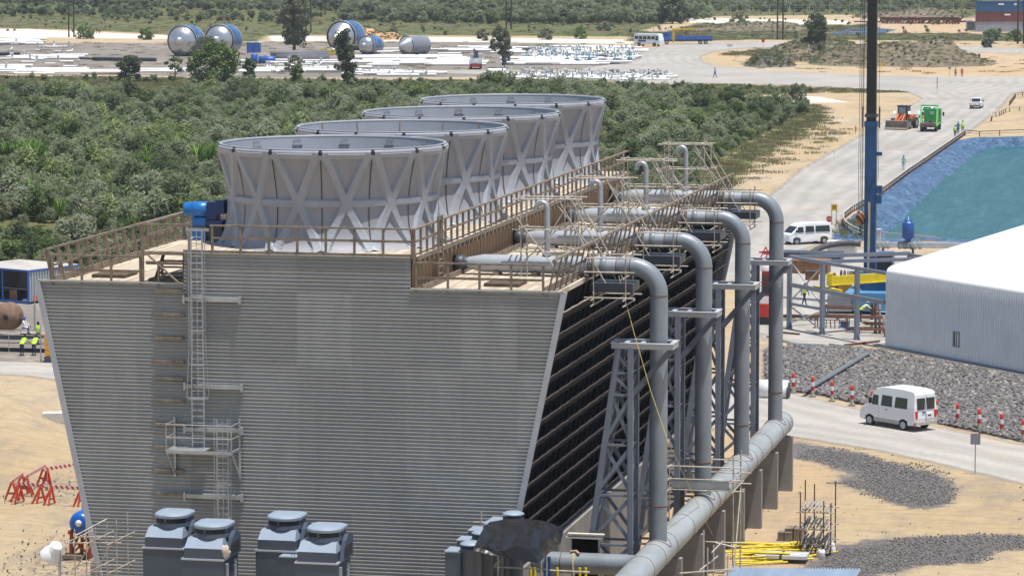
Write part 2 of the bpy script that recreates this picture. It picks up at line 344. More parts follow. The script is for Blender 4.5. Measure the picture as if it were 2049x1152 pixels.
# ---- pond: liner and water
def pond():
    wl = .32; n = len(POND); c0 = POND.mean(0); rings = []
    dens = []
    for i in range(n):
        a, b = POND[i], POND[(i+1) % n]; k = max(1, int(np.hypot(*(b-a))/1.5)); dens += [a+(b-a)*j/k for j in range(k)]
    D = np.array(dens); nn = len(D); T = np.roll(D, -2, 0)-np.roll(D, 2, 0); T /= np.hypot(*T.T)[:, None]; Nn = np.stack([-T[:, 1], T[:, 0]], 1)
    s = 1 if sdist(D[:1]+Nn[:1]*1.0, POND)[0] > 0 else -1; Nn *= s
    V = []
    prof = [(-2.1, .006), (-.9, .04), (-.25, .12), (.2, .06), (.9, -.4), (1.6, -.78), (2.4, -1.12), (3.4, -1.7), (5.0, -2.9)]
    for o, z in prof:
        w_ = np.array([vnoise(np.array([i*.8]), np.array([o*.35+3]), 1, 11)[0] for i in range(nn)])
        V.append(np.column_stack([D+Nn*o, z+(w_-.5)*(.34 if o > .3 else .08)]))
    V = np.vstack(V); k = len(prof)
    F = np.array([[a*nn+j, a*nn+(j+1) % nn, (a+1)*nn+(j+1) % nn, (a+1)*nn+j] for a in range(k-1) for j in range(nn)])
    me = bpy.data.meshes.new('pond_liner'); mesh_np(me, V, F); me.polygons.foreach_set('use_smooth', np.ones(len(F), bool))
    m, t, b = newmat('blue_liner'); v = pos(t); f = noise(t, .9, 8, .7, stretch(t, v, .9, .35, 1), 1.4)
    cc = ramp(t, f, [(.3, (.012, .03, .07)), (.48, (.05, .11, .22)), (.62, (.11, .19, .31)), (.74, (.34, .42, .50))])  # pale stops paint fold streaks and shiny patches into the liner colour
    cc = mix(t, ramp(t, noise(t, .25, 5, .7, v), [(.6, (0, 0, 0)), (.75, (.5, .5, .5))]), cc, (.30, .27, .24))
    t.links.new(cc, b.inputs['Base Color']); b.inputs['Roughness'].default_value = .42; bump(t, b, noise(t, 1.3, 4, .6, stretch(t, v, 1, .35, 1), 2), .9, .6)
    me.materials.append(m); o = bpy.data.objects.new('pond_liner', me); col.objects.link(o); struct(o)
    me = bpy.data.meshes.new('water'); lo, hi = POND.min(0)-2, POND.max(0)+2
    mesh_np(me, np.array([[lo[0], lo[1], -1.1], [hi[0], lo[1], -1.1], [hi[0], hi[1], -1.1], [lo[0], hi[1], -1.1]]), np.array([[0, 1, 2, 3]]))
    m, t, b = newmat('pond_water'); v = pos(t); cc = ramp(t, noise(t, .5, 7, .75, stretch(t, v, 1.3, .14, 1), .8), [(.3, (.018, .095, .125)), (.5, (.028, .125, .155)), (.7, (.06, .175, .20))])  # light and dark of ripples painted into the water colour as streaks
    t.links.new(cc, b.inputs['Base Color']); b.inputs['Roughness'].default_value = .3; b.inputs['Specular IOR Level'].default_value = .22; b.inputs['IOR'].default_value = 1.33
    h = mth(t, 'ADD', noise(t, .6, 6, .7, stretch(t, v, .8, .8, 1), .6), mth(t, 'MULTIPLY', noise(t, 3.5, 3, .6, v), .4)); bump(t, b, h, 1, .9)
    me.materials.append(m); o = bpy.data.objects.new('water', me); col.objects.link(o); struct(o)
pond()

# ================= SCATTERED STUFF =================
def cards(n, rad, size, seed, squash=(1, 1, 1), clumps=7, up=.0, aspect=1.0, cl_r=.55, zc=0):
    """leaf cards gathered in clumps; returns V(4n,3)"""
    g = np.random.default_rng(seed); V = np.zeros((n, 4, 3))
    cc = g.normal(size=(clumps, 3)); cc /= np.linalg.norm(cc, axis=1)[:, None]; cc *= (g.random((clumps, 1))**.5)*rad*.62
    which = g.integers(0, clumps, n); d = g.normal(size=(n, 3)); d /= np.linalg.norm(d, axis=1)[:, None]
    p = cc[which]+d*(rad*cl_r)*(.55+.5*g.random((n, 1)))
    p *= np.array(squash); p[:, 2] += zc
    nrm = d*.7+g.normal(size=(n, 3))*.6; nrm[:, 2] += up; nrm /= np.linalg.norm(nrm, axis=1)[:, None]
    a = np.cross(nrm, g.normal(size=(n, 3))); a /= np.linalg.norm(a, axis=1)[:, None]; b_ = np.cross(nrm, a)
    s = size*(.6+.8*g.random((n, 1)))/2
    for i, (u, v_) in enumerate(((-1, 0), (0, -1), (1, 0), (0, 1))): V[:, i] = p+a*s*u*aspect+b_*s*v_*.62
    return V.reshape(-1, 3), np.arange(4*n).reshape(-1, 4)
def leafmat(name, stops, trans=.15, rough=.5):
    m, t, b = newmat(name); oi = t.nodes.new('ShaderNodeObjectInfo'); at = t.nodes.new('ShaderNodeAttribute'); at.attribute_name = 'tint'; at.attribute_type = 'INSTANCER'
    v = objco(t); f = noise(t, .9, 3, .6, pos(t))
    k = mth(t, 'ADD', mth(t, 'MULTIPLY_ADD', f, .9, -.45), mth(t, 'ADD', at.outputs['Fac'], mth(t, 'MULTIPLY_ADD', oi.outputs['Random'], .3, -.15)), None, True)
    c = ramp(t, k, stops); t.links.new(c, b.inputs['Base Color']); b.inputs['Roughness'].default_value = rough; b.inputs['Specular IOR Level'].default_value = .2
    b.inputs['Transmission Weight'].default_value = 0
    tr = t.nodes.new('ShaderNodeBsdfTranslucent'); t.links.new(c, tr.inputs[0]); mx = t.nodes.new('ShaderNodeMixShader'); mx.inputs[0].default_value = trans
    t.links.new(b.outputs[0], mx.inputs[1]); t.links.new(tr.outputs[0], mx.inputs[2]); t.links.new(mx.outputs[0], t.nodes['Material Output'].inputs[0]); return m
def scatter(name, variants, pts, rot, scl, tint, mats, label, cat):
    """ONE stuff object whose own mesh holds the variants and the points; geometry nodes place them"""
    V = []; Fs = []; kind = []; n = 0; mi = []
    for k, (v, f, mid) in enumerate(variants):
        V.append(v); Fs.append(f+n); n += len(v); kind += [k]*len(v); mi += [mid]*len(f)
    base = n; V.append(pts); kind += [-1]*len(pts); V = np.vstack(V); me = bpy.data.meshes.new(name)
    mesh_np(me, V, np.vstack(Fs))
    for mm in mats: me.materials.append(mm)
    me.polygons.foreach_set('material_index', np.array(mi, np.int32))
    def at(nm, ty, arr, fld='value'): a = me.attributes.new(nm, ty, 'POINT'); a.data.foreach_set(fld, arr)
    N_ = len(pts); z0 = np.zeros(base)
    at('kind', 'INT', np.array(kind, np.int32)); at('tint', 'FLOAT', np.concatenate([z0, tint]).astype(np.float32))
    at('scl', 'FLOAT_VECTOR', np.vstack([np.ones((base, 3)), scl]).astype(np.float32).ravel(), 'vector')
    at('rot', 'FLOAT_VECTOR', np.vstack([np.zeros((base, 3)), rot]).astype(np.float32).ravel(), 'vector')
    at('pick', 'INT', np.concatenate([z0, rng.integers(0, len(variants), N_)]).astype(np.int32))
    o = bpy.data.objects.new(name, me); col.objects.link(o); o['kind'] = 'stuff'; o['label'] = label; o['category'] = cat
    ng = bpy.data.node_groups.new(name+'_scatter', 'GeometryNodeTree')
    ng.interface.new_socket('Geometry', in_out='INPUT', socket_type='NodeSocketGeometry'); ng.interface.new_socket('Geometry', in_out='OUTPUT', socket_type='NodeSocketGeometry')
    gi = ng.nodes.new('NodeGroupInput'); go = ng.nodes.new('NodeGroupOutput'); L = ng.links.new
    def attr(nm, ty): a = ng.nodes.new('GeometryNodeInputNamedAttribute'); a.data_type = ty; a.inputs[0].default_value = nm; return a.outputs[0]
    kd = attr('kind', 'INT'); jn = ng.nodes.new('GeometryNodeJoinGeometry')
    def sep(val):
        c = ng.nodes.new('FunctionNodeCompare'); c.data_type = 'INT'; c.operation = 'EQUAL'; L(kd, c.inputs[2]); c.inputs[3].default_value = val
        s = ng.nodes.new('GeometryNodeSeparateGeometry'); s.domain = 'POINT'; L(gi.outputs[0], s.inputs[0]); L(c.outputs[0], s.inputs[1]); return s.outputs[0]
    for k in range(len(variants)):
        g2 = ng.nodes.new('GeometryNodeGeometryToInstance'); L(sep(k), g2.inputs[0]); L(g2.outputs[0], jn.inputs[0])
    ip = ng.nodes.new('GeometryNodeInstanceOnPoints'); L(sep(-1), ip.inputs['Points']); L(jn.outputs[0], ip.inputs['Instance'])
    ip.inputs['Pick Instance'].default_value = True; L(attr('pick', 'INT'), ip.inputs['Instance Index'])
    er = ng.nodes.new('FunctionNodeEulerToRotation'); L(attr('rot', 'FLOAT_VECTOR'), er.inputs[0]); L(er.outputs[0], ip.inputs['Rotation']); L(attr('scl', 'FLOAT_VECTOR'), ip.inputs['Scale'])
    L(ip.outputs[0], go.inputs[0]); md = o.modifiers.new('scatter', 'NODES'); md.node_group = ng; return o
def fill(poly, step, jit=.5, margin=0.0, ylim=None):
    lo, hi = poly.min(0), poly.max(0); xs = np.arange(lo[0], hi[0], step); ys = np.arange(lo[1], hi[1], step); A, B = np.meshgrid(xs, ys)
    P = np.stack([A.ravel(), B.ravel()], 1)+(rng.random((A.size, 2))-.5)*2*jit*step; return P[sdist(P, poly) > margin]
def rotz(n): r = np.zeros((n, 3)); r[:, 2] = rng.random(n)*6.283; return r
def in_view(P, pad=120):      # keep what the photograph could plausibly see, with a margin each side
    d = np.column_stack([P, np.zeros(len(P))])-CC; wv = d@FW; x = 1024.5+CF*(d@RT)/wv; return (wv > 5) & (x > -pad-60) & (x < 2049+pad)

LEAF = [(0, (.085, .11, .052)), (.3, (.165, .20, .10)), (.55, (.24, .275, .155)), (.8, (.29, .32, .20)), (1, (.33, .355, .235))]
mleaf = leafmat('bush_leaves', LEAF, .52, .6)
molive = leafmat('green_bush_leaves', [(0, (.05, .09, .02)), (.4, (.125, .175, .055)), (.75, (.21, .265, .095)), (1, (.30, .35, .15))], .4, .45)
mgreen = leafmat('bright_leaves', [(0, (.035, .075, .012)), (.5, (.08, .17, .022)), (1, (.17, .29, .05))], .2, .45)
mdkleaf = leafmat('dark_leaves', [(0, (.018, .03, .014)), (.5, (.045, .065, .028)), (1, (.09, .12, .05))], .1, .5)
mdry = leafmat('dry_grass', [(0, (.24, .19, .11)), (.5, (.24, .215, .11)), (1, (.17, .23, .08))], .4, .8)
bv = [(*cards(1300, 1.3, .165, 20+k, (1, 1, 1.0), 12, .75, 1.5, .36, 1.15), (0, 1, 0, 1, 0, 0, 0)[k]) for k in range(7)]
P = fill(FOREST, 1.85, .6); P = P[in_view(P)]
# leave some open gaps and vary height in patches
gap = vnoise(P[:, 0]+500, P[:, 1], 9, 5); P = P[(gap > .17) | (rng.random(len(P)) < .25)]
pn = vnoise(P[:, 0]+500, P[:, 1], 22, 8); pn2 = vnoise(P[:, 0]+500, P[:, 1], 7, 9)
ed = sstep(sdist(P, FOREST), 0, 10)
s = (.40+.4*pn+.55*pn2)*(.62+.38*ed)*(.62+1.0*rng.random(len(P))**2.2)*1.12
S3 = np.column_stack([s*1.1, s*1.1, s*(.75+.6*rng.random(len(P)))])
tint = (.20+.38*pn+.75*(rng.random(len(P))-.5)+.28*pn2).clip(0, 1)
scatter('bush_thicket', bv, np.column_stack([P, np.zeros(len(P))]), rotz(len(P)), S3, tint, [mleaf, molive], 'dense grey-green thicket of waist-high to tall bushes filling the ground behind the cooling tower', 'bushes')
# far scrub: bands of bushes, seen at the top
far = []
for band, step, sc0 in (([(-500, 8), (150, 12), (420, 22), (700, 26), (700, 8), (420, -4), (-500, -14)], 5.2, 1.25), ([(-500, 36), (300, 34), (300, 24), (-500, 20)], 6, 1.25), ([(680, 44), (1000, 50), (1300, 50), (1420, 40), (1400, 0), (1100, -6), (900, -10), (690, 4)], 4.0, 1.5),
        ([(1400, 24), (1800, 26), (1960, 20), (1960, -20), (1400, -20)], 4.6, 1.15), ([(-500, -4), (1400, -14), (2600, -20), (2600, -60), (-500, -60)], 8, 2.2), ([(200, 44), (640, 50), (640, 36), (200, 28)], 8, 1.1), ([(2049, 34), (2200, 40), (2200, -20), (2049, -20)], 5, 1.2)):
    q = fill(polyw(band), step, .6); q = q[in_view(q)]; far.append(np.column_stack([q, np.full(len(q), sc0)]))
q = fill(polyw([(-500, 62), (1300, 74), (2100, 86), (2100, 30), (-500, 0)]), 15, .9); q = q[in_view(q)]; far.append(np.column_stack([q, np.full(len(q), .5)]))
q = fill(polyw([(-120, 158), (1640, 196), (1640, 180), (1200, 170), (-120, 156)]), 3.4, .9); q = q[in_view(q)]; far.append(np.column_stack([q, np.full(len(q), .5)]))
Q = np.vstack(far); s = Q[:, 2]*(.6+.7*rng.random(len(Q)))
scatter('far_scrub', [(*cards(420, 1.35, .36, 60+k, (1, 1, 1), 9, .7, 1.25, .38, 1.1), 0) for k in range(5)], np.column_stack([Q[:, :2], np.zeros(len(Q))]), rotz(len(Q)), np.column_stack([s, s, s*(.8+.4*rng.random(len(Q)))]), (.1+.7*rng.random(len(Q))**1.3), [mleaf], 'distant dark scrub and bush rows beyond the laydown yard along the top', 'bushes')
# grass tufts on the verges
gp = []
for zi, st in ((1, 2.2), (2, 2.3), (3, 3), (4, 3), (5, 1.2), (6, 2.4), (8, 2)):
    q = fill(GRASSZ[zi], st, .9); gp.append(q[in_view(q)])
q = fill(polyw([(1390, 420), (1420, 335), (1540, 262), (1640, 236), (1720, 260), (1640, 300), (1560, 345), (1500, 385)]), 3.0, 1.0); gp.append(q)
q = fill(GRASSZ[0], 6, .9); gp.append(q[in_view(q)])
q = fill(polyw([(-120, 150), (2100, 150), (2100, 84), (-120, 84)]), 9, 1); q = q[in_view(q) & (sdist(q, ROAD) < -2)]; gp.append(q)
gp = np.vstack(gp); gp = gp[sdist(gp, ROAD) < -.3]
def tuft(n, r, h, seed):
    g = np.random.default_rng(seed); V = []
    for i in range(n):
        a = g.random()*6.283; x, y = g.normal(size=2)*r*.5; l = h*(.5+.8*g.random()); dx, dy = math.cos(a)*.06, math.sin(a)*.06; bx, by = g.normal(size=2)*.35*l
        dx *= .6; dy *= .6; V += [(x-dx, y-dy, -.02), (x+dx, y+dy, -.02), (x+bx+dx*.4, y+by+dy*.4, l), (x+bx-dx*.4, y+by-dy*.4, l)]
    return np.array(V), np.arange(4*n).reshape(-1, 4)
s = .6+.9*rng.random(len(gp))
scatter('grass_tufts', [(*tuft(70, 1.1, .20, 80+k), 0) for k in range(4)], np.column_stack([gp, np.zeros(len(gp))]), rotz(len(gp)), np.column_stack([s, s, s]), rng.random(len(gp))*.9, [mdry], 'patchy dry and green grass along the verges and between the yards', 'grass')
# banana-like bright leaves in the thicket
def blades(n, h, seed):
    g = np.random.default_rng(seed); V = []
    for i in range(n):
        a = g.random()*6.283; l = h*(.6+.6*g.random()); ox, oy = math.cos(a), math.sin(a); wd = .10; lean = .25+.55*g.random(); px, py = -oy*wd, ox*wd
        V += [(0, 0, 0), (ox*lean*l*.4+px, oy*lean*l*.4+py, l*.6), (ox*lean*l, oy*lean*l, l), (ox*lean*l*.4-px, oy*lean*l*.4-py, l*.6)]
    return np.array(V), np.arange(4*n).reshape(-1, 4)
bp = np.array([[*G(x, y)[:2]] for x, y in [(5, 338), (14, 341), (30, 339), (45, 343), (60, 341), (70, 343), (82, 346), (400, 346), (418, 349), (432, 347), (22, 335), (38, 342), (52, 338), (64, 345), (75, 350), (395, 350), (410, 352), (425, 350), (440, 345), (350, 330), (300, 345), (290, 362), (168, 325), (60, 430), (120, 470), (45, 420), (440, 330), (15, 320), (55, 320)]])
bs = .85+.4*rng.random(len(bp))
scatter('broadleaf_plants', [(*blades(26, 1.9, 90+k), 0) for k in range(3)], np.column_stack([bp, np.zeros(len(bp))+1.5]), rotz(len(bp)), np.column_stack([bs, bs, bs]), .8+0*bs, [mgreen], 'bright green broad-leaved plants showing in the gaps of the thicket', 'plants')
# stones of the coarse bed and of the dark heaps
def stone(seed, fl=.55):
    g = np.random.default_rng(seed); V = np.array([(x, y, z) for x in (-1, 1) for y in (-1, 1) for z in (-1, 1)], float)*np.array([1, .7, fl])*.5; V += g.normal(size=V.shape)*.13
    return V, np.array([(0, 1, 3, 2), (4, 6, 7, 5), (0, 4, 5, 1), (2, 3, 7, 6), (0, 2, 6, 4), (1, 5, 7, 3)])
def stonemat(nm, st):
    m, t, b = newmat(nm); at = t.nodes.new('ShaderNodeAttribute'); at.attribute_name = 'tint'; at.attribute_type = 'INSTANCER'
    c = ramp(t, at.outputs['Fac'], st); c = mix(t, .3, c, ramp(t, noise(t, 5, 4, .6, pos(t)), [(.3, (.05, .05, .05)), (.7, (.4, .38, .36))])); t.links.new(c, b.inputs['Base Color']); b.inputs['Roughness'].default_value = .9; return m
mst = stonemat('grey_stone', [(0, (.06, .055, .055)), (.6, (.135, .125, .122)), (.85, (.21, .195, .185)), (1, (.34, .31, .29))])
sheet('stone_bed', ROCK, mrockbed, .016, .8, 1.5)
P = fill(ROCK, .20, .7, .05); P = P[in_view(P, 40)]; n = len(P); s = .13+.22*rng.random(n)**2
rr = rng.random((n, 3))*np.array([.9, .9, 6.28])-np.array([.45, .45, 0])
scatter('coarse_stones', [(*stone(100+k), 0) for k in range(6)], np.column_stack([P, .05+.1*rng.random(n)]), rr, np.column_stack([s, s, s]), rng.random(n), [mst], 'bed of coarse broken grey stones between the bollards and the white building', 'stones')
L_ = []
for q in LDARK: a = fill(q, .55, 1, -1); L_.append(a)
for q in DARK:
    a = fill(q, .17, .9, -1.6); vn = vnoise(a[:, 0]+300, a[:, 1]+300, 3.6, 20)*.6+vnoise(a[:, 0]+300, a[:, 1]+300, 1.4, 21)*.45+vnoise(a[:, 0]+300, a[:, 1]+300, .4, 22)*.35; a = a[(sstep(sdist(a, q), -1.8, 2.2)*.75+vn > 1.12) & in_view(a, 40)]; L_.append(a)
L_.append(fill(polyw([(1530, 700), (2100, 770), (2100, 900), (1700, 820), (1530, 790)]), 2.2, 1, -1))
a = fill(polyw([(1400, 850), (2100, 960), (2100, 1200), (1300, 1200)]), 1.7, 1); L_.append(a[rng.random(len(a)) < .6]); L_.append(fill(polyw([(-60, 760), (200, 760), (240, 1200), (-60, 1200)]), 1.5, 1))
P = np.vstack(L_); n = len(P); s = .045+.075*rng.random(n)**4
scatter('loose_gravel', [(*stone(120+k), 0) for k in range(4)], np.column_stack([P, np.full(n, .02)]), rng.random((n, 3))*6, np.column_stack([s, s, s]), rng.random(n)*.8, [mst], 'loose dark gravel strewn over the sand in patches', 'gravel')
# ================= COOLING TOWER =================
ZL, ZU, ZB, TW, SL = 15.73, 17.07, 3.6, 11.36, .209       # lower top, upper deck, basin top, half width, side slope
LEN = 48.0
ct = thing('cooling_tower', 'long grey corrugated cooling tower with four fan stacks and timber decks', 'cooling tower', (0, 0, 0))
def corr_mat():
    m, t, b = newmat('corrugated_grey_sheet'); v = objco(t); sx = t.nodes.new('ShaderNodeSeparateXYZ'); t.links.new(v, sx.inputs[0])
    pan = mth(t, 'FLOOR', mth(t, 'MULTIPLY', sx.outputs[0], 1/2.35)); zz = mth(t, 'FLOOR', mth(t, 'MULTIPLY', sx.outputs[2], 1/3.1))
    wn = t.nodes.new('ShaderNodeTexWhiteNoise'); wn.noise_dimensions = '2D'; cb = t.nodes.new('ShaderNodeCombineXYZ'); t.links.new(pan, cb.inputs[0]); t.links.new(zz, cb.inputs[1]); t.links.new(cb.outputs[0], wn.inputs['Vector'])
    c = ramp(t, wn.outputs['Value'], [(0, (.30, .31, .305)), (1, (.385, .395, .385))])
    c = mix(t, ramp(t, noise(t, .7, 7, .7, stretch(t, v, 1, 1, .35)), [(.45, (0, 0, 0)), (.75, (.7, .7, .7))]), c, (.28, .285, .28))
    c = mix(t, ramp(t, noise(t, 2.5, 5, .7, stretch(t, v, 3, 1, .25)), [(.6, (0, 0, 0)), (.8, (.5, .5, .5))]), c, (.38, .38, .36))
    t.links.new(c, b.inputs['Base Color']); b.inputs['Roughness'].default_value = .55; return m
mcorr = corr_mat()
def xedge(z): return TW-SL*(ZL-z)
def corrugated(zlo, zhi, xl, xr, y0, pitch=.152, amp=.032, sgn=1):
    mb = MB(); n = int(round((zhi-zlo)/pitch)); ps = (zhi-zlo)/n; rows = []
    for i in range(n):
        for a, o in ((0, -1.2), (.12, -1.25), (.62, 1.1), (.72, 1.35)):
            rows.append((zlo+(i+a)*ps, y0-sgn*amp*o))
    rows.append((zhi, y0+sgn*amp))
    V = []; 
    for z, y in rows: V += [(xl(z), y, z), (xr(z), y, z)]
    mb.add(V, [(2*i, 2*i+1, 2*i+3, 2*i+2) for i in range(len(rows)-1)]); return mb
corrugated(2.2, ZL, lambda z: -xedge(z), lambda z: xedge(z), 0).build('front_cladding', mcorr, ct)
corrugated(ZL+.004, ZU-.05, lambda z: -4.89, lambda z: 4.91, -.002).build('upper_cladding', mcorr, ct)
corrugated(2.2, ZL, lambda z: -xedge(z), lambda z: xedge(z), LEN, sgn=-1).build('rear_cladding', mcorr, ct)
mtrim = pm('pale_flashing', (.40, .42, .46), .45, .2, .08, 1)
for s in (-1, 1):
    MB().beam((s*(xedge(2.2)+.03), -.03, 2.2), (s*(xedge(ZL)+.03), -.03, ZL+.02), .24, .14, up=(0, -1, 0)).build('corner_flashing', mtrim, ct)
    MB().beam((s*(xedge(2.2)+.03), LEN+.03, 2.2), (s*(xedge(ZL)+.03), LEN+.03, ZL+.02), .24, .14, up=(0, -1, 0)).build('corner_flashing', mtrim, ct)
tf = MB(); tf.b2((-TW, -.10, ZL-.02), (-4.9, .12, ZL+.05)); tf.b2((4.92, -.10, ZL-.02), (TW, .12, ZL+.05)); tf.b2((-4.89, -.10, ZU-.055), (4.91, .10, ZU-.005)); tf.build('top_flashing', pm('sheet_edge', (.42, .42, .38), .5, .1, .1, 2), ct)
# louvred long sides
mlouv = pm('rusted_louvre_edge', (.33, .24, .20), .9, 0, .3, 4); mblade = pm('shaded_louvre_blade', (.022, .019, .019), .9, 0, .3, 3)  # near-black blade colour stands for shade between louvres; rusty edge takes a lit tone
def fillmat():
    m, t, b = newmat('dark_fill'); v = objco(t); f = noise(t, 5, 4, .7, stretch(t, v, 1, 3.2, .5)); c = ramp(t, f, [(.4, (.004, .004, .005)), (.6, (.02, .019, .02)), (.78, (.07, .065, .06))])
    t.links.new(c, b.inputs['Base Color']); b.inputs['Roughness'].default_value = .9; return m
mfill = fillmat()
for s in (-1, 1):
    mb = MB(); x0, x1 = s*(xedge(ZB)-.75), s*(xedge(ZL-.2)-.75)
    mb.add([(x0, .3, ZB), (x0, LEN-.3, ZB), (x1, LEN-.3, ZL-.2), (x1, .3, ZL-.2)], [(0, 1, 2, 3)])
    mb.build('fill', mfill, ct)
    z = 4.0; k = 0
    while z < ZL-.5:
        lv = MB(); rows = [[], [], [], []]
        for j in range(0, 161):
            y = .15+j*(LEN-.3)/160; dz = .010*math.sin(j*.9+z*3)+.012*rng.random(); xx = xedge(z)
            rows[0].append((s*(xx+.02), y, z+dz)); rows[1].append((s*(xx+.05), y, z-.05+dz)); rows[2].append((s*(xx-.03), y, z-.07+dz)); rows[3].append((s*(xx-.50), y, z-.62+dz*.5))
        lv.grid(rows[:3], False); lvo = lv.build('louvre', mlouv, ct); bl = MB(); bl.grid([rows[2], rows[3], [(p[0]+.0, p[1], p[2]+.03) for p in rows[3]], [(p[0], p[1], p[2]+.012) for p in rows[0]]], False); bl.build('blade', mblade, lvo); z += .905; k += 1
# vertical columns behind the louvre edges
for s in (-1, 1):
    mb = MB()
    for y in np.arange(.4, LEN, 1.2): mb.beam((s*(xedge(ZB)-.55), y, ZB), (s*(xedge(ZL-.3)-.55), y, ZL-.3), .10, .1, up=(1, 0, 0))
    mb.build('louvre_framing', pm('black_framing', (.03, .028, .027), .9, 0, .3, 3), ct)
# basin
bs_ = MB(); 
for s in (-1, 1): bs_.b2((s*8.75, -.2, -.1), (s*9.15, LEN+.2, 3.75))
bs_.b2((-8.7, -.25, -.1), (8.7, .3, 2.3)); bs_.b2((-8.7, LEN-.3, -.1), (8.7, LEN+.25, 2.3)); bs_.b2((-8.7, .35, -.1), (8.7, LEN-.35, .5)); bs_.build('basin', concrete, ct)
# decks
def deckmat():
    m, t, b = newmat('deck_planks'); v = objco(t); sx = t.nodes.new('ShaderNodeSeparateXYZ'); t.links.new(v, sx.inputs[0])
    p = mth(t, 'MULTIPLY', sx.outputs[0], 1/.16); q = mth(t, 'MULTIPLY', sx.outputs[1], 1/3.0); wn = t.nodes.new('ShaderNodeTexWhiteNoise'); wn.noise_dimensions = '2D'
    cb = t.nodes.new('ShaderNodeCombineXYZ'); t.links.new(mth(t, 'FLOOR', p), cb.inputs[0]); t.links.new(mth(t, 'FLOOR', mth(t, 'ADD', q, mth(t, 'MULTIPLY', mth(t, 'FLOOR', p), .37))), cb.inputs[1]); t.links.new(cb.outputs[0], wn.inputs['Vector'])
    c = ramp(t, wn.outputs['Value'], [(0, (.36, .28, .20)), (.5, (.50, .42, .32)), (1, (.60, .53, .43))])
    gap = mth(t, 'LESS_THAN', mth(t, 'FRACT', p), .09); c = mix(t, gap, c, (.10, .07, .045))
    c = mix(t, ramp(t, noise(t, .8, 6, .7, v), [(.5, (0, 0, 0)), (.75, (.55, .55, .55))]), c, (.33, .24, .16))
    t.links.new(c, b.inputs['Base Color']); b.inputs['Roughness'].default_value = .85; return m
mdeck = deckmat()
MB().b2((-TW+.5, .12, ZL-.32), (-4.95, LEN-.1, ZL-.12)).build('left_deck', mdeck, ct)
MB().b2((5.02, .12, ZL-.32), (TW-.5, LEN-.1, ZL-.12)).build('right_deck', mdeck, ct)
ud = MB(); ud.b2((-4.93, .02, ZU-.10), (5.15, LEN, ZU)); ud.b2((-6.72, -.02, ZU-.10), (-4.935, LEN, ZU)); ud.build('upper_deck', mdeck, ct)
# plenum side walls of upright boards and the joist ends
mwall = pm('plenum_boards', (.27, .175, .10), .85, 0, .25, 3, sv=(1, 3, .3))
for s in (-1, 1):
    mb = MB()
    for j in range(150): mb.b2((s*4.93, .05+j*.32, ZL-.12), (s*(4.965+.015*(j % 2)), .05+j*.32+.30, ZU-.1))
    mb.build('plenum_wall', mwall, ct)
    if s > 0:
        for j in range(60): MB().b2((4.98, .3+j*.8, ZU-.34), (5.24, .3+j*.8+.14, ZU-.105)).build('joist', timber2, ct)
MB().b2((5.16, 0, ZU-.16), (5.2, LEN, ZU+.02)).build('deck_edge_board', timber, ct)
MB().b2((-4.9, -.08, ZU-.0), (5.15, -.03, ZU+.10)).build('deck_edge_board', timber, ct)
ub = MB(); ub.b2((5.3, .3, ZL-.118), (5.35, LEN-.3, ZL+.12)); ub.build('kerb_board', timber, ct)
# railings
def railing(p, q, n, h=1.14, w=.09, mids=(.58,), name='handrail', lean=(0, 0, 0), mat=timber, ph=.0):
    p, q = Vector(p), Vector(q); le = Vector(lean); mb = MB()
    mb.beam(p+Vector((0, 0, h))+le, q+Vector((0, 0, h))+le, .12, .07, ext=.1)
    for m_ in mids: mb.beam(p+Vector((0, 0, h*m_-.04))+le*m_, q+Vector((0, 0, h*m_-.04))+le*m_, .05, .10)
    hr = mb.build(name, mat, ct)
    for i in range(n+1):
        a = p.lerp(q, i/n); MB().beam(a+Vector((0, 0, -ph)), a+Vector((0, 0, h-.02))+le, w, w*1.1).build('post', mat, hr)
    return hr
railing((-3.62, -.06, ZU), (4.98, -.06, ZU), 7)
railing((5.08, -.05, ZU), (5.08, LEN, ZU), 44, ph=.35)
railing((-6.68, -.05, ZU), (-4.62, -.05, ZU), 1, ph=1.35)
railing((-6.68, .6, ZU), (-6.68, LEN, ZU), 38)
railing((-6.68, LEN, ZU), (5.08, LEN, ZU), 8)
railing((-10.7, -.02, ZL-.1), (-6.8, -.02, ZL-.1), 3, 1.2, mids=(.52,)); railing((-6.0, -.02, ZL-.1), (-5.95, .3, ZL-.1), 1, 1.0)
railing((5.15, -.02, ZL-.1), (10.5, -.02, ZL-.1), 4, 1.2, mids=(.52,))
railing((5.2, LEN, ZL-.1), (10.5, LEN, ZL-.1), 4, 1.2, mids=(.52,))
# leaning side fences of planks
for s, xb, xt in ((1, 10.62, 10.98), (-1, -10.62, -10.95)):
    fr = MB(); fr.beam((xt, -.15, ZL+1.33), (xt, LEN, ZL+1.33), .10, .08); fr.beam(((xb+xt)/2+.05*s, 0, ZL+.62), ((xb+xt)/2+.05*s, LEN, ZL+.62), .05, .10)
    fr.b2((xb-.12, 0, ZL-.12), (xb-.06, LEN, ZL+.18)); fe = fr.build('side_fence', timber, ct)
    for j in range(40):
        y = .05+j*1.22; MB().beam((xb+.04*s, y, ZL-.25), (xt+.03*s, y+.04*rng.random(), ZL+1.30), .13 if s > 0 else .05, .06 if s > 0 else .20, up=(s, 0, .1)).build('plank', timber2, fe)
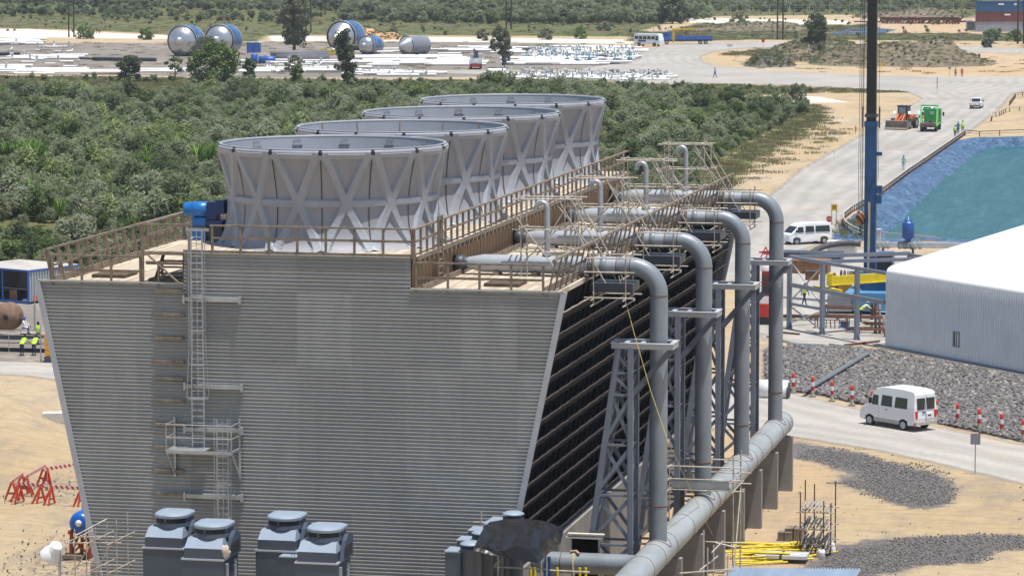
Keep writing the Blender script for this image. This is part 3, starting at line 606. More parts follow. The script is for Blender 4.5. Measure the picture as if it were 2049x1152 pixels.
# the upper part of the right fence stands on the sloped cap
# timber stair between the decks at the left front
st = MB()
for i in range(5): st.b2((-6.5+.06*i, .5+.0*i, ZL+.1+.26*i), (-4.96, .78+.0*i, ZL+.14+.26*i)) if False else st.box((-5.8, .9+.3*i, ZL+.05+.24*i), (1.3, .26, .05))
for x in (-6.45, -5.15): st.beam((x, .7, ZL-.1), (x, 2.3, ZU-.1), .05, .24)
sto = st.build('stair', timber, ct)
MB().beam((-6.55, -.08, ZU-.05), (-5.0, -.08, ZL-.05), .05, .13, up=(0, -1, 0)).build('brace', timber, ct)
MB().b2((-6.55, -.06, ZU-.55), (-4.92, -.02, ZU-.42)).build('rail_board', timber, ct); MB().b2((-6.55, -.05, ZU-.14), (-4.92, .0, ZU-.02)).build('rail_board', timber2, ct)
MB().b2((-6.6, .4, ZL-.11), (-5.0, 1.6, ZL+.15)).build('step_box', timber2, ct)
gt = MB()
for y in (3.6, 4.3): gt.beam((5.2, y, ZL-.1), (5.2, y, ZU+1.35), .08)
gt.beam((5.2, 3.6, ZU+1.35), (5.2, 4.3, ZU+1.35), .08)
for i in range(4): gt.beam((5.2, 3.6, ZL+.25+.3*i), (5.2, 4.3, ZL+.25+.3*i), .05)
gt.build('timber_ladder', timber, ct)
for s, x0_, in ((1, 8.0), (-1, -9.3)):
    for i in range(4):
        h = MB(); h.b2((x0_-.6, 2.6+12*i, ZL-.115), (x0_+.9, 4.3+12*i, ZL+.02)); h.build('hatch', pm('dark_timber_hatch', (.10, .07, .045), .9, 0, .3, 3), ct)
# wall-mounted timber cleats left of the ladder
for i, py in enumerate((579, 627, 674, 721, 755, 799, 846, 892, 939, 985)):
    p = YP(341, py+2, 0); MB().box((p.x, -.10, p.z), (1.28, .12, .11)).build('cleat', timber, ct)
# steel wall beams that carry the ladder
for py, a, b_ in ((597, 370, 483), (771, 372, 487), (990, 372, 487), (857, 372, 487)):
    p, q = YP(a, py, 0), YP(b_, py+1, 0); mb = MB(); mb.b2((p.x, -.20, p.z-.09), (q.x, -.04, p.z+.09)); mb.b2((p.x-.03, -.26, p.z-.16), (p.x+.06, -.03, p.z+.16)); mb.b2((q.x-.06, -.26, p.z-.16), (q.x+.03, -.03, p.z+.16)); mb.build('wall_beam', galv, ct)
# ladders with cages
def ladder(x0, x1, zb, zt, cz0, y=-.32, r=.36, flare=.0):
    mb = MB(); mid = (x0+x1)/2
    for x in (x0, x1): mb.beam((x, y, zb), (x, y, zt), .05, .03, up=(0, 1, 0))
    z = zb+.2
    while z < zt: mb.tube([(x0, y, z), (x1, y, z)], .018, 5); z += .27
    ld = mb.build('ladder', galv, ct)
    cg = MB(); z = cz0; k = 0
    def rad(z): return r*(1+flare*max(0, 1-(z-cz0)/2.2))
    while z <= zt+.01:
        rr = rad(z); pts = [(mid+rr*math.cos(a), y-.12-rr*(.2+math.sin(a)) if False else y-(rr*.9)*math.sin(a), z) for a in np.linspace(0, math.pi, 11)]
        for a, b_ in zip(pts, pts[1:]): cg.beam(a, b_, .012, .07 if k % 3 else .1)
        z += 1.42; k += 1
    for a in np.linspace(.0, math.pi, 6):
        pp = [(mid+rad(z)*math.cos(a), y-rad(z)*.9*math.sin(a), z) for z in np.linspace(cz0, zt, 12)]; cg.tube(pp, .016, 4)
    cg.build('cage', galv, ld); return ld
ladder(-4.50, -3.98, 8.9, ZU+.95, 11.0, flare=.35); ladder(-3.27, -2.78, 3.0, 10.2, 4.6, y=-.85)
pl = MB(); pz = 8.85; pl.b2((-5.35, -1.25, pz-.05), (-3.75, -.15, pz)); pf = pl.build('platform', galv, ct)
fr = MB()
for x in (-5.35, -2.5):
    fr.beam((x, -.08, pz-1.3), (x, -.08, pz+1.25), .09); fr.beam((x, -1.25, pz), (x, -.08, pz), .07); fr.beam((x, -1.25, pz), (x, -.08, pz-1.2), .06)
    for h in (.55, 1.1): fr.tube([(x, -.08, pz+h), (x, -1.25, pz+h)], .025, 6)
    fr.tube([(x, -1.25, pz), (x, -1.25, pz+1.1)], .025, 6)
fr.beam((-5.35, -1.25, pz-.05), (-2.5, -1.25, pz-.05), .07, .12)
for h in (.55, 1.1): fr.tube([(-5.35, -1.25, pz+h), (-2.5, -1.25, pz+h)], .025, 6)
fr.build('guard_rail', galv, pf)

# ---------------- fan stacks ----------------
mshell = pm('fibreglass_shell', (.28, .283, .31), .6, 0, .05, .6, dirt=(.215, .215, .235), dirt_amt=.4, bmp=.08)
mrib = pm('fibreglass_rib', (.30, .32, .36), .5, 0, .07, .8, dirt=(.24, .26, .30), dirt_amt=.35)
minner = pm('fibreglass_inside', (.25, .275, .32), .45, 0, .08, .5, dirt=(.20, .225, .265), dirt_amt=.4)
RIM, H0 = 4.94, ZU
PR = [(5.02, 0), (4.82, .10), (4.66, .35), (4.52, .75), (4.44, 1.2), (4.42, 1.7), (4.46, 2.2), (4.54, 2.7), (4.65, 3.2), (4.77, 3.7), (4.87, 4.10), (4.90, 4.26)]
def rad(h):
    hs = [p[1] for p in PR]; rs = [p[0] for p in PR]; return float(np.interp(h, hs, rs))
NS = 14
def build_stack(cy, brackets, rusty, th0):
    C0 = Vector((0, cy, H0))
    sh = MB(); sh.lathe(C0, PR, 84); fs = sh.build('fan_stack', mshell, ct)
    inn = MB(); inn.lathe(C0, [(r-.09, z) for r, z in PR], 84); inn.build('inner_wall', minner, fs)
    rm = MB(); rm.lathe(C0, [(4.80, 4.02), (4.93, 4.03), (4.97, 4.10), (4.97, 4.20), (4.93, 4.235), (4.83, 4.235)], 84); rm.lathe(C0, [(4.83, 4.26), (4.90, 4.26), (4.90, 4.30), (4.79, 4.30), (4.79, 4.22)], 84); rm.build('rim', mrib, fs)
    rb = MB()
    def strip(fn, hw, n=14, hgt=.14):   # raised rib along fn(t)->(theta,h)
        rows = [[], [], [], []]
        for i in range(n+1):
            t_ = i/n; th, h = fn(t_); th2, h2 = fn(min(1, t_+.02)); th1, h1 = fn(max(0, t_-.02)); r = rad(h)
            d = Vector(((th2-th1)*r, h2-h1)); d.normalize(); nx, nz = -d.y, d.x; w_ = hw*(1+.35*abs(2*t_-1)**3)
            for k, (s_, o) in enumerate(((-1.45, -.01), (-.8, hgt), (.8, hgt), (1.45, -.01))):
                tt = th+nx*w_*s_/r; hh = min(max(h+nz*w_*s_, 0.01), 4.2); q = rad(hh)+o; rows[k].append(C0+Vector((q*math.cos(tt), q*math.sin(tt), hh)))
        rb.grid(rows, False)
    st_ = 2*math.pi/NS
    for i in range(NS):
        a = th0+i*st_; m0 = 2.0
        for s in (-1, 1):
            strip(lambda t, s=s: (a+s*st_*.43*(1-t), 4.1-(4.1-m0)*t), .155)
            strip(lambda t, s=s: (a+s*st_*.46*t, m0*(1-t)+.02), .155)
    strip(lambda t: (th0+2*math.pi*t, 2.0), .12, 84, .115); strip(lambda t: (th0+2*math.pi*t, 4.0), .09, 84, .13)
    rb.build('rib_lattice', mrib, fs)
    sm = MB()
    for i in range(NS):
        a = th0+(i+.5)*st_; rows = [[], []]
        for h in np.linspace(.05, 4.0, 14):
            r = rad(h)+.03
            for k, s in enumerate((-1, 1)): rows[k].append(C0+Vector((r*math.cos(a+s*.0045), r*math.sin(a+s*.0045), h)))
        sm.grid(rows, False)
    sm.build('seams', pm('dark_seam', (.05, .045, .045), .8, 0, .3, 4), fs)
    ho = MB()
    for i in range(NS):
        a = th0+(i+.5)*st_+.055; r = rad(3.78)+.012
        ho.beam(C0+Vector((r*math.cos(a), r*math.sin(a), 3.70)), C0+Vector((r*math.cos(a), r*math.sin(a), 3.88)), .13, .12, up=(math.cos(a), math.sin(a), 0))
    ho.build('openings', pm('black_opening', (.008, .008, .008), .9, 0, .1, 1), fs)
    for i in range(NS):
        a = th0+(i+.5)*st_; d = Vector((math.cos(a), math.sin(a), 0)); t_ = Vector((-d.y, d.x, 0))
        j = MB(); j.beam(C0+d*4.985-t_*.09+Vector((0, 0, 4.12)), C0+d*4.985+t_*.09+Vector((0, 0, 4.12)), .04, .14); j.beam(C0+d*4.9-t_*.06+Vector((0, 0, 4.245)), C0+d*4.9+t_*.06+Vector((0, 0, 4.245)), .16, .05); j.build('rim_clip', pm('dark_clip', (.03, .03, .035), .7, .2, .2, 3), fs)
        if brackets:
            p = C0+d*4.72; k = MB(); k.beam(p+Vector((0, 0, 4.0))-t_*.17, p+Vector((0, 0, 4.0))+t_*.17, .04, .26); k.beam(p+Vector((0, 0, 3.9))-t_*.24-d*.02, p+Vector((0, 0, 3.9))+t_*.24-d*.02, .10, .05); k.beam(C0+d*4.60+Vector((0, 0, 3.35)), C0+d*4.74+Vector((0, 0, 3.9)), .03); k.build('bracket', galv, fs)
        elif rusty:
            k = MB(); k.beam(C0+d*4.50+Vector((0, 0, 3.1)), C0+d*4.76+Vector((0, 0, 4.2)), .03, .03); k.build('rusty_seam', pm('rust_streak', (.28, .17, .10), .9, 0, .3, 6), fs)
    return fs
th0s = [R(-90-2.5-1), R(-90-2.5+5), R(-90+2), R(-90+1)]
for i in range(4):
    build_stack(6.0+12*i-.17, i != 1, i == 1, th0s[i])
# fan motor beside the nearest stack
mbm = pm('motor_blue', (.015, .17, .50), .35, .05, .1, 1); mbd = pm('gearbox_blue', (.008, .035, .16), .4, .05, .1, 1)
mo = MB(); mo.lathe((0, 5.2, 18.4), [(.0, -6.52), (.27, -6.52), (.31, -6.42), (.31, -6.12), (.35, -6.1), (.35, -5.45), (.24, -5.4), (0, -5.4)], 20, axis='X'); mo.b2((-6.1, 4.95, ZU), (-5.5, 5.45, 18.06))
fm = mo.build('fan_motor', mbm, ct)
gb = MB(); gb.b2((-5.42, 4.85, 18.0), (-5.0, 5.55, 18.75)); gb.b2((-5.0, 4.8, 18.25), (-4.62, 5.6, 18.85)); gb.b2((-5.4, 4.8, 17.75), (-4.7, 5.7, 17.98)); gb.build('coupling_guard', mbd, fm)
gf = MB(); gf.b2((-5.35, 4.9, ZU), (-4.75, 5.6, 17.74)); gf.b2((-6.1, 4.9, 17.5), (-5.4, 5.5, 17.7)); gf.build('motor_stand', dark_steel, fm)
# cable and junction by the ladder head
MB().b2((-4.75, -.14, ZU+.9), (-3.75, -.1, ZU+1.02)).build('ladder_gate', galv, ct)
# ================= PIPES AND THEIR TOWERS =================
PY = [7.45+12*i for i in range(4)]; XP, ZP, PRD, ER = 14.0, 16.10, .385, 1.2
weld = pm('rusty_weld', (.17, .07, .04), .85, .1, .3, 8)
pale_frame = pm('pale_painted_frame', (.50, .52, .55), .5, .1, .08, 1)
ordn = ['nearest', 'second', 'third', 'farthest']
def ring(mb, c, r, axis, w_=.035): mb.lathe(c, [(r, -w_/2), (r+.014, -w_/2), (r+.014, w_/2), (r, w_/2)], 24, axis=axis)
for i, y in enumerate(PY):
    t = thing('riser_pipe', f'{ordn[i]} of four grey swan-neck pipes leaving the fan deck and dropping to the header', 'pipe', (XP, y, 3.7), 'grey riser pipes along the louvred side')
    pts = [(5.6, y, ZP), (6.3, y, ZP), (XP-ER, y, ZP)]; rr = [.25, PRD, PRD]
    for a in np.linspace(.15, math.pi/2, 9): pts.append((XP-ER+ER*math.sin(a), y, ZP-ER+ER*math.cos(a))); rr.append(PRD)
    pts.append((XP, y, 3.9)); rr.append(PRD)
    ci = 2; hp = pts[:2]+[(XP-ER-.62, y, ZP)]; mb = MB(); mb.tube(hp, rr[:3], 28, caps=False); mb.build('horizontal_run', pipe_pale, t)
    mb = MB(); mb.tube([(XP-ER-.62, y, ZP)]+pts[2:], [PRD]+rr[2:], 28, caps=False); mb.build('pipe', pipe_grey, t)
    ws = MB()
    for x in (XP-ER-.02, XP-ER-.62): ring(ws, (x, y, ZP), PRD, 'X')
    for z in ((ZP-ER-.03), 5.75): ring(ws, (XP, y, z), PRD, 'Z', .03 if z > 8 else .05)
    ws.build('weld_seams', weld, t)
    fl = MB(); 
    for x in (11.0, 11.16): fl.lathe((x, y, ZP), [(PRD-.02, -.03), (PRD+.14, -.03), (PRD+.14, .03), (PRD-.02, .03)], 24, axis='X')
    for k in range(10):
        a = k*math.pi/5; fl.tube([(10.93, y+(PRD+.09)*math.cos(a), ZP+(PRD+.09)*math.sin(a)), (11.23, y+(PRD+.09)*math.cos(a), ZP+(PRD+.09)*math.sin(a))], .02, 5)
    fl.build('flange', pm('flange_steel', (.16, .13, .12), .7, .3, .2, 5), t)
    bl = MB(); bl.lathe((11.6, y, ZP), [(PRD, -.14), (PRD+.03, -.12), (PRD+.03, .12), (PRD, .14)], 24, axis='X'); bl.build('coupling', pipe_grey, t)
    en = MB(); en.lathe((5.4, y, ZP), [(.0, -.4), (.33, -.4), (.33, .02), (.28, .04), (.26, .2)], 20, axis='X'); en.build('inlet_flange', dark_steel, t)
    v = MB(); vx = 9.1; vz = 18.55; pp = [(vx, y, ZP+.3), (vx, y, vz)]+[(vx-.24+.24*math.cos(a), y, vz+.24*math.sin(a)) for a in (R(45), R(90), R(135), R(180))]+[(vx-.50, y, vz-.12)]
    v.tube(pp, .125, 14, caps=False); v.lathe((vx, y, ZP+.5), [(.12, -.03), (.22, -.03), (.22, .03), (.12, .03)], 16); v.lathe((vx, y, ZP+.42), [(.12, -.03), (.22, -.03), (.22, .03), (.12, .03)], 16)
    v.build('gooseneck_vent', pm('galvanised_vent', (.36, .38, .41), .45, .45, .12, 2), t)
    sd = MB()
    for x in (6.9, 8.6, 10.2): sd.b2((x-.12, y-.45, ZL-.115), (x+.12, y+.45, ZP-.33))
    sd.build('saddle', timber2, t)
    tr = MB(); tr.b2((11.2, y-.8, 15.05), (13.0, y+.8, 15.42)); tr.build('drip_tray', dark_steel, t)
# header
hd = thing('header_pipe', 'fat pale grey header pipe lying on concrete piers beside the tower', 'pipe', (XP, 20, 3.7))
hm = pm('streaked_header', (.33, .36, .37), .4, .1, .14, .6, dirt=(.13, .13, .13), dirt_amt=.44, dsc=1.2, sv=(1, .8, 1.6))
mb = MB(); mb.lathe((XP, 0, 3.7), [(.0, 46.6), (.45, 46.55), (.59, 46.4), (.62, 46.1), (.62, -3), (.62, -14)], 40, axis='Y'); mb.build('pipe_run', hm, hd)
ws = MB()
for y in [45.9, 44.6, 42.2, 38, 34.6, 32.9, 29.9, 26, 22.5, 20.8, 18, 13.5, 9, 6.0, 3.2]: ring(ws, (XP, y, 3.7), .62, 'Y', .04)
for y in PY:
    for k in range(24):
        a, b_ = 2*math.pi*k/24, 2*math.pi*(k+1)/24
        q = lambda a: (XP+.56*math.cos(a), y+.62*math.sin(a), 3.7+math.sqrt(max(0, .625**2-(.56*math.cos(a))**2))+.005)
        ws.tube([q(a), q(b_)], .02, 5)
ws.build('weld_seams', weld, hd)
bp_ = MB(); bp_.tube([(9.2, 4.3, 3.7), (13.0, 4.3, 3.7), (13.6, 4.2, 3.7), (14.0, 3.9, 3.7)], .455, 28, caps=True); bp_.build('branch', pipe_grey, hd)
ws = MB(); ring(ws, (10.4, 4.3, 3.7), .455, 'X'); ws.build('weld_seams', weld, hd)
# strap hanging over the branch
sp_ = MB(); sp_.lathe((10.95, 4.3, 3.7), [(.46, -.07), (.485, -.06), (.485, .06), (.46, .07)], 24, axis='X'); sp_.tube([(10.95, 3.84, 3.7), (11.02, 3.8, 3.2), (11.1, 3.8, 2.5)], [.06, .05, .03], 6); sp_.tube([(10.8, 4.2, 4.2), (11.05, 4.2, 4.24), (11.2, 4.0, 4.16)], .06, 6)
tag(sp_.build('lifting_strap', pm('beige_webbing', (.40, .33, .22), .9, 0, .15, 5), None), 'beige webbing strap knotted round the horizontal branch pipe', 'strap')
pier0 = None
for k, y in enumerate((46.0, 40.2, 34.4, 28.4, 22.2, 16.0, 10.0, 4.2, -2)):
    lab = 'concrete pier under the header pipe, ' + ['at its far end', 'second from the far end', 'third from the far end', 'fourth from the far end', 'fifth from the far end, under the pipe scaffold', 'sixth from the far end', 'seventh from the far end', 'nearest but one to the camera', 'nearest the camera'][k]
    if k == 0:
        mb = MB(); mb.prism([(-.78, -.22, -.1), (.62, -.22, -.1), (.62, -.22, 3.0), (-.62, -.22, 3.0)], (0, .44, 0)); pier0 = mb.build('concrete_pier', concrete); tag(pier0, lab, 'pier', 'concrete piers under the header pipe'); pier0.location = (XP, y, 0)
        c = MB().b2((-.25, -.16, 3.0), (.25, .16, 3.2)).build('bearing', dark_steel, pier0)
    else: copy_tree(pier0, (XP, y, 0), 0, lab)
# lattice support towers
def lattice():
    t = thing('pipe_support_tower', 'x', 'support tower', (0, 0, 0))
    xl = lambda z: -3.42+.14*z-.0; xr = -1.12; ya, yb = -.6, .75
    for x0, x1, y in ((xl(0), xl(12.55), ya), (xr, xr, ya), (xl(0), xl(12.55), yb), (xr, xr, yb)):
        MB().beam((x0, y, 0), (x1, y, 12.6), .24, .22, up=(0, 1, 0)).build('leg', steel_blue, t)
    br = MB(); lv = [.3, 1.9, 4.06, 6.22, 8.42, 10.6, 11.55]
    for y in (ya-.02, yb+.02):
        for z in lv: br.beam((xl(z), y, z), (xr, y, z), .08, .10)
        for a, b_ in zip(lv[1:5], lv[2:6]):
            br.beam((xl(a)+.05, y-.02, a+.25), (xr-.05, y-.02, b_-.15), .05, .15, up=(0, 0, 1)); br.beam((xr-.05, y+.03, a+.25), (xl(b_)+.05, y+.03, b_-.15), .05, .15)
        br.beam((xl(11.55), y, 11.4), (xr, y, 10.75), .06, .12); br.beam((xl(12.4), y, 12.3), (xr, y, 11.7), .06, .12)
    for x, s in ((xl, 0), (lambda z: xr, 0)):
        for a, b_ in zip(lv[1:], lv[2:]+[12.4]): br.beam((x(a), ya, a+.1), (x(b_), yb, b_-.1), .06, .12); br.beam((x(a), ya, a), (x(a), yb, a), .08, .08)
        for a in lv[2:]: br.beam((x(a)+.02, ya-.05, a-.05), (x(a)+.02, ya+.35, a-.35), .02, .26, up=(1, 0, 0))
    br.build('bracing', steel_blue, t)
    pf = MB()
    for y in (-.62, .72): pf.beam((-1.95, y, 12.72), (.72, y, 12.72), .07, .24); 
    for x in (-1.92, -1.3, -.55, .70): pf.beam((x, -.62, 12.72), (x, .72, 12.72), .07, .24)
    for y in (-.62, .72): pf.b2((-1.98, y-.11, 12.83), (.76, y+.11, 12.86))
    for x in (-1.9, -1.3, -.6, .68): pf.b2((x-.1, -.5, 12.862), (x+.1, .6, 12.885))
    pf.b2((-1.9, .0, 12.83), (-.55, .1, 12.86)); pf.build('pipe_frame', pale_frame, t)
    MB().beam((xr, -.5, 10.55), (.62, -.5, 12.58), .12, .24).build('knee_brace', pm('dark_blue_steel', (.12, .135, .17), .5, .1, .15, 1), t)
    MB().beam((xr, .6, 10.55), (.62, .6, 12.58), .12, .24).build('knee_brace', MATS['dark_blue_steel'], t)
    MB().b2((-3.8, -.9, -.05), (-.8, 1.05, .35)).build('footing', concrete, t)
    return t
lt = lattice()
for i, y in enumerate(PY):
    lab = f'{ordn[i]} grey steel lattice tower holding the {ordn[i]} riser pipe'
    if i: copy_tree(lt, (XP, y, 0), 0, lab)
    else: lt.location = (XP, y, 0); lt['label'] = lab; lt['group'] = 'lattice towers holding the risers'
# ---------------- scaffolds ----------------
def scaffold(base, label, tubes, boards=(), rad_=.034, group=None):
    t = thing('scaffold', label, 'scaffold', base, group)
    mb = {}
    for kind, p, q in tubes: mb.setdefault(kind, []).append((p, q))
    for kind, L in mb.items():
        for n_, (p, q) in enumerate(L): MB().tube([p, q], rad_, 6).build(kind, scaf, t)
    for p, q in boards: MB().b2(p, q).build('board', galv, t)
    return t
for i, y in enumerate(PY):
    T = []; g = random.Random(i)
    for x in (8.05, 10.0):
        for dy in (-.62, .62): T.append(('upright', (x+g.uniform(-.05, .05), y+dy, ZL-.1), (x, y+dy, 19.05+g.uniform(0, .25))))
    T.append(('upright', (8.35, y-.62, ZL-.1), (8.35, y-.62, 17.2))); T.append(('upright', (10.35, y+.62, ZL-.1), (10.35, y+.62, 18.9)))
    for z in (16.7, 17.65, 18.95):
        for dy in (-.66, .66): T.append(('ledger', (7.7, y+dy, z), (10.5+g.uniform(-.1, .3), y+dy, z+g.uniform(-.04, .04))))
        for x in (8.05, 10.05): T.append(('ledger', (x, y-.95, z+.05), (x, y+.95, z+.05)))
    for dy in (-.7, .0, .7):
        x0 = 10.0+g.uniform(-.5, .4); T.append(('diagonal', (x0, y+dy, 18.9), (x0+2.2, y+dy, 15.1)))
    T += [('diagonal', (7.7, y-.7, 18.4), (9.6, y-.7, 16.0)), ('diagonal', (8.3, y+.7, 16.1), (9.9, y+.7, 18.7)), ('diagonal', (8.2, y-.4, 16.3), (10.0, y-.6, 18.0)), ('diagonal', (9.4, y+.7, 18.6), (11.2, y+.6, 16.4))]
    for x in (11.3, 12.7):
        for dy in (-.85, .85): T.append(('upright', (x, y+dy, 14.5), (x, y+dy, 16.7)))
    for z in (14.8, 15.9, 16.5):
        for dy in (-.9, .9): T.append(('ledger', (10.9, y+dy, z), (13.1, y+dy, z)))
    for z in (14.75, 14.5):
        for x in (11.3, 12.7): T.append(('ledger', (x, y-1.5, z), (x, y+1.3, z)))
    scaffold((9, y, ZL), f'tangle of scaffold tubes round the gooseneck vent of the {ordn[i]} riser pipe', T, group='scaffolds round the vents')
# scaffold at the foot of the second riser
T = []; y = PY[1]
for x, yy in ((12.6, y-1.1), (15.6, y-1.1), (15.6, y+1.2), (12.6, y+1.2)): T.append(('upright', (x, yy, 0), (x, yy, 6.2 if x > 13 else 5.6)))
for z in (4.6, 5.1, 5.7):
    for yy in (y-1.1, y+1.2): T.append(('ledger', (12.0, yy, z), (16.1, yy, z)))
    for x in (12.6, 15.6): T.append(('ledger', (x, y-1.7, z), (x, y+1.7, z)))
T += [('diagonal', (15.6, y-1.1, .2), (15.6, y+1.2, 4.4)), ('ledger', (12.2, y-1.1, 2.2), (16.2, y-1.1, 2.2))]
scaffold((14, y, 0), 'small scaffold bay with a boarded lift at the foot of the second riser', T, boards=[((12.7, y-1.0, 4.62), (15.4, y-.6, 4.67)), ((12.7, y-.55, 4.62), (13.5, y+1, 4.67)), ((12.7, y-1.12, 4.68), (15.4, y-1.08, 5.05))])
# yellow rope
q0 = YP(1238, 552, 6.95); q1 = YP(1302, 782, 6.2); q2 = YP(1338, 886, 5.8); q3 = G(1443, 1106, .3)
tag(MB().tube([q0, q0.lerp(q1, .5)+Vector((-.02, 0, 0)), q1, q2, q2.lerp(q3, .5)+Vector((.05, 0, -.1)), q3], .013, 5).build('rope', pm('yellow_rope', (.70, .55, .18), .9, 0, .1, 5)), 'long yellow rope hanging from the nearest riser down to the sand', 'rope')
# white planks by the basin
for n_, (px, py) in enumerate(((1150, 1067), (1147, 1074))):
    p = YP(px, py, 6.2); tag(MB().box((p.x+.5, p.y, p.z), (1.6, .25, .06)).build('plank', pm('pale_board', (.62, .58, .5), .8, 0, .1, 3)), ['upper', 'lower'][n_]+' of two pale planks lying by the foot of the nearest lattice tower', 'plank', 'pale planks')
    tag(MB().box((p.x+.5, p.y, p.z/2), (1.2, .1, p.z-.1)).build('trestle', galv), 'steel trestle standing under the '+['upper', 'lower'][n_]+' pale plank', 'trestle', 'trestles')

# ================= FOREGROUND MACHINES =================
mh = pm('hood_shaded_blue_grey', (.062, .082, .118), .38, .15, .06, .8); mht = pm('hood_top_sunlit', (.26, .315, .39), .6, .15, .06, 1)  # one blue-grey finish: sunlit tone painted on tops, shaded tone on casings
def hood():
    t = thing('ventilation_hood', 'x', 'air intake', (0, 0, 0)); Hh = 0.0
    b = MB(); b.b2((-.93, -.9, -8.2), (.72, 1.0, -1.35)); b.build('casing', mh, t)
    le = MB(); le.b2((-.96, -.93, -1.35), (.75, 1.03, -1.29)); le.build('ledge', mtrim, t)
    u = MB(); u.prism([(-.86, -.86, -1.29), (.66, -.86, -1.29), (.66, -.86, -.93), (.62, -.86, -.90), (-.82, -.86, -.90), (-.86, -.86, -.93)], (0, 1.8, 0)); u.build('upper_casing', mh, t)
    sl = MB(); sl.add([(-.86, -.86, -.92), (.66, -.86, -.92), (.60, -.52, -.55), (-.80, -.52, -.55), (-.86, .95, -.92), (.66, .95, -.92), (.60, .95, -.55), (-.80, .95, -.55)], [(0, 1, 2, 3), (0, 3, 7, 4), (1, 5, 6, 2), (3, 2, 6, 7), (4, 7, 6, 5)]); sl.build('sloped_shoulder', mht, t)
    sh = MB(); sh.prism([(.70, -.5, -1.28), (.70, .95, -1.28), (.70, .95, -.5), (.70, .3, -.35), (.70, -.1, -.55)], (.16, 0, 0)); sh.build('side_duct', mh, t)
    MB().b2((.865, -.35, -1.15), (.872, .75, -.75)).build('duct_opening', black, t)
    def D(r, z, yb=.75):
        return [(r*math.cos(a), r*math.sin(a)*.95, z) for a in np.linspace(math.pi, 2*math.pi, 15)]+[(r, yb, z), (-r, yb, z)]
    hd_ = MB()
    def loft(mb, ra, za, rb_, zb):
        A, B = D(ra, za), D(rb_, zb); n = len(A); mb.add(A+B, [(i, (i+1) % n, n+(i+1) % n, n+i) for i in range(n)])
    loft(hd_, .68, -.56, .66, -.40); loft(hd_, .63, -.40, .63, -.19); hd_.add(D(.66, -.40), [tuple(range(17))]); hd_.build('head', mh, t)
    wn_ = MB(); rr = .637
    for a0, a1 in ((math.pi*1.04, math.pi*1.42), (math.pi*1.47, math.pi*1.9)):
        A = [(rr*math.cos(a), rr*math.sin(a)*.95, -.375) for a in np.linspace(a0, a1, 9)]; B = [(x, y, -.215) for x, y, z in A]; wn_.grid([A, B])
    wn_.build('louvre_window', black, t)
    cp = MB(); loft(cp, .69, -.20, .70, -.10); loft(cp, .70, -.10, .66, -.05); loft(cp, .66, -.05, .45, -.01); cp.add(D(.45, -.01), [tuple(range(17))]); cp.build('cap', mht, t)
    gr_ = MB()
    for z in (-1.7, -2.5): gr_.tube([(.80, .2, z), (.86, .2, z), (.86, .2, z-.5), (.80, .2, z-.5)], .02, 5)
    gr_.b2((.72, -.6, -8), (.80, -.45, -1.5)); gr_.b2((.72, .5, -8), (.80, .62, -1.5)); gr_.build('side_rail', mtrim, t)
    return t
hh = hood(); ZH = 7.9
for k, (q, lb) in enumerate((((345, 1022), 'leftmost blue-grey ventilation hood, standing behind its neighbour at the bottom'), ((424, 1043), 'second blue-grey ventilation hood from the left, with rags on its side'), ((570, 1027), 'third blue-grey ventilation hood from the left, rear one of the right pair'), ((650, 1050), 'fourth and rightmost blue-grey ventilation hood of the bottom row'))):
    p = G(*q, ZH)
    if k: copy_tree(hh, p, 0, lb)
    else: hh.location = p; hh['label'] = lb; hh['group'] = 'ventilation hoods along the bottom edge'
for k, (q, lb) in enumerate((((362, 1100), 'small blue-grey cabinet between the two left hoods'), ((587, 1112), 'small blue-grey cabinet between the two right hoods'))):
    p = G(*q, ZH-1.45); t = thing('cabinet', lb, 'cabinet', p, 'cabinets between the hoods'); mb = MB(); mb.b2((p.x-.45, p.y-.35, 0), (p.x+.4, p.y+.8, p.z)); mb.build('case', mh, t)
    MB().b2((p.x-.48, p.y-.38, p.z), (p.x+.43, p.y+.83, p.z+.05)).build('lid', mht, t); e = MB(); e.tube([(p.x-.0, p.y-.2, p.z+.05), (p.x-.0, p.y-.2, p.z+.17), (p.x+.1, p.y-.2, p.z+.17), (p.x+.1, p.y-.2, p.z+.05)], .015, 5); e.build('lifting_eye', dark_steel, t)
def ragmesh(c, s, seed, mat, lab):
    g = random.Random(seed); mb = MB(); rows = []
    for i in range(9):
        rows.append([(c[0]+s*(.9*math.sin(th)*math.cos(ph)+g.uniform(-.25, .25)), c[1]+s*.5*(math.sin(th)*math.sin(ph)+g.uniform(-.3, .3)), c[2]+s*(1.1*math.cos(th)+g.uniform(-.2, .2))) for th, ph in [(math.pi*i/8, 2*math.pi*j/12) for j in range(12)]]); rows[-1].append(rows[-1][0])
    mb.grid(rows); return tag(mb.build('rag', mat), lab, 'rag')
rg = pm('pale_cloth', (.55, .48, .42), .95, 0, .2, 8)
pA = G(370, 1082, 6.7); pB = G(455, 1100, 6.9)
ragmesh((pA.x, pA.y, pA.z), .17, 1, rg, 'white rag lying on the shoulder between the two left hoods'); ragmesh((pB.x, pB.y-.3, pB.z), .22, 2, rg, 'crumpled beige rag hanging on the side of the second hood from the left')
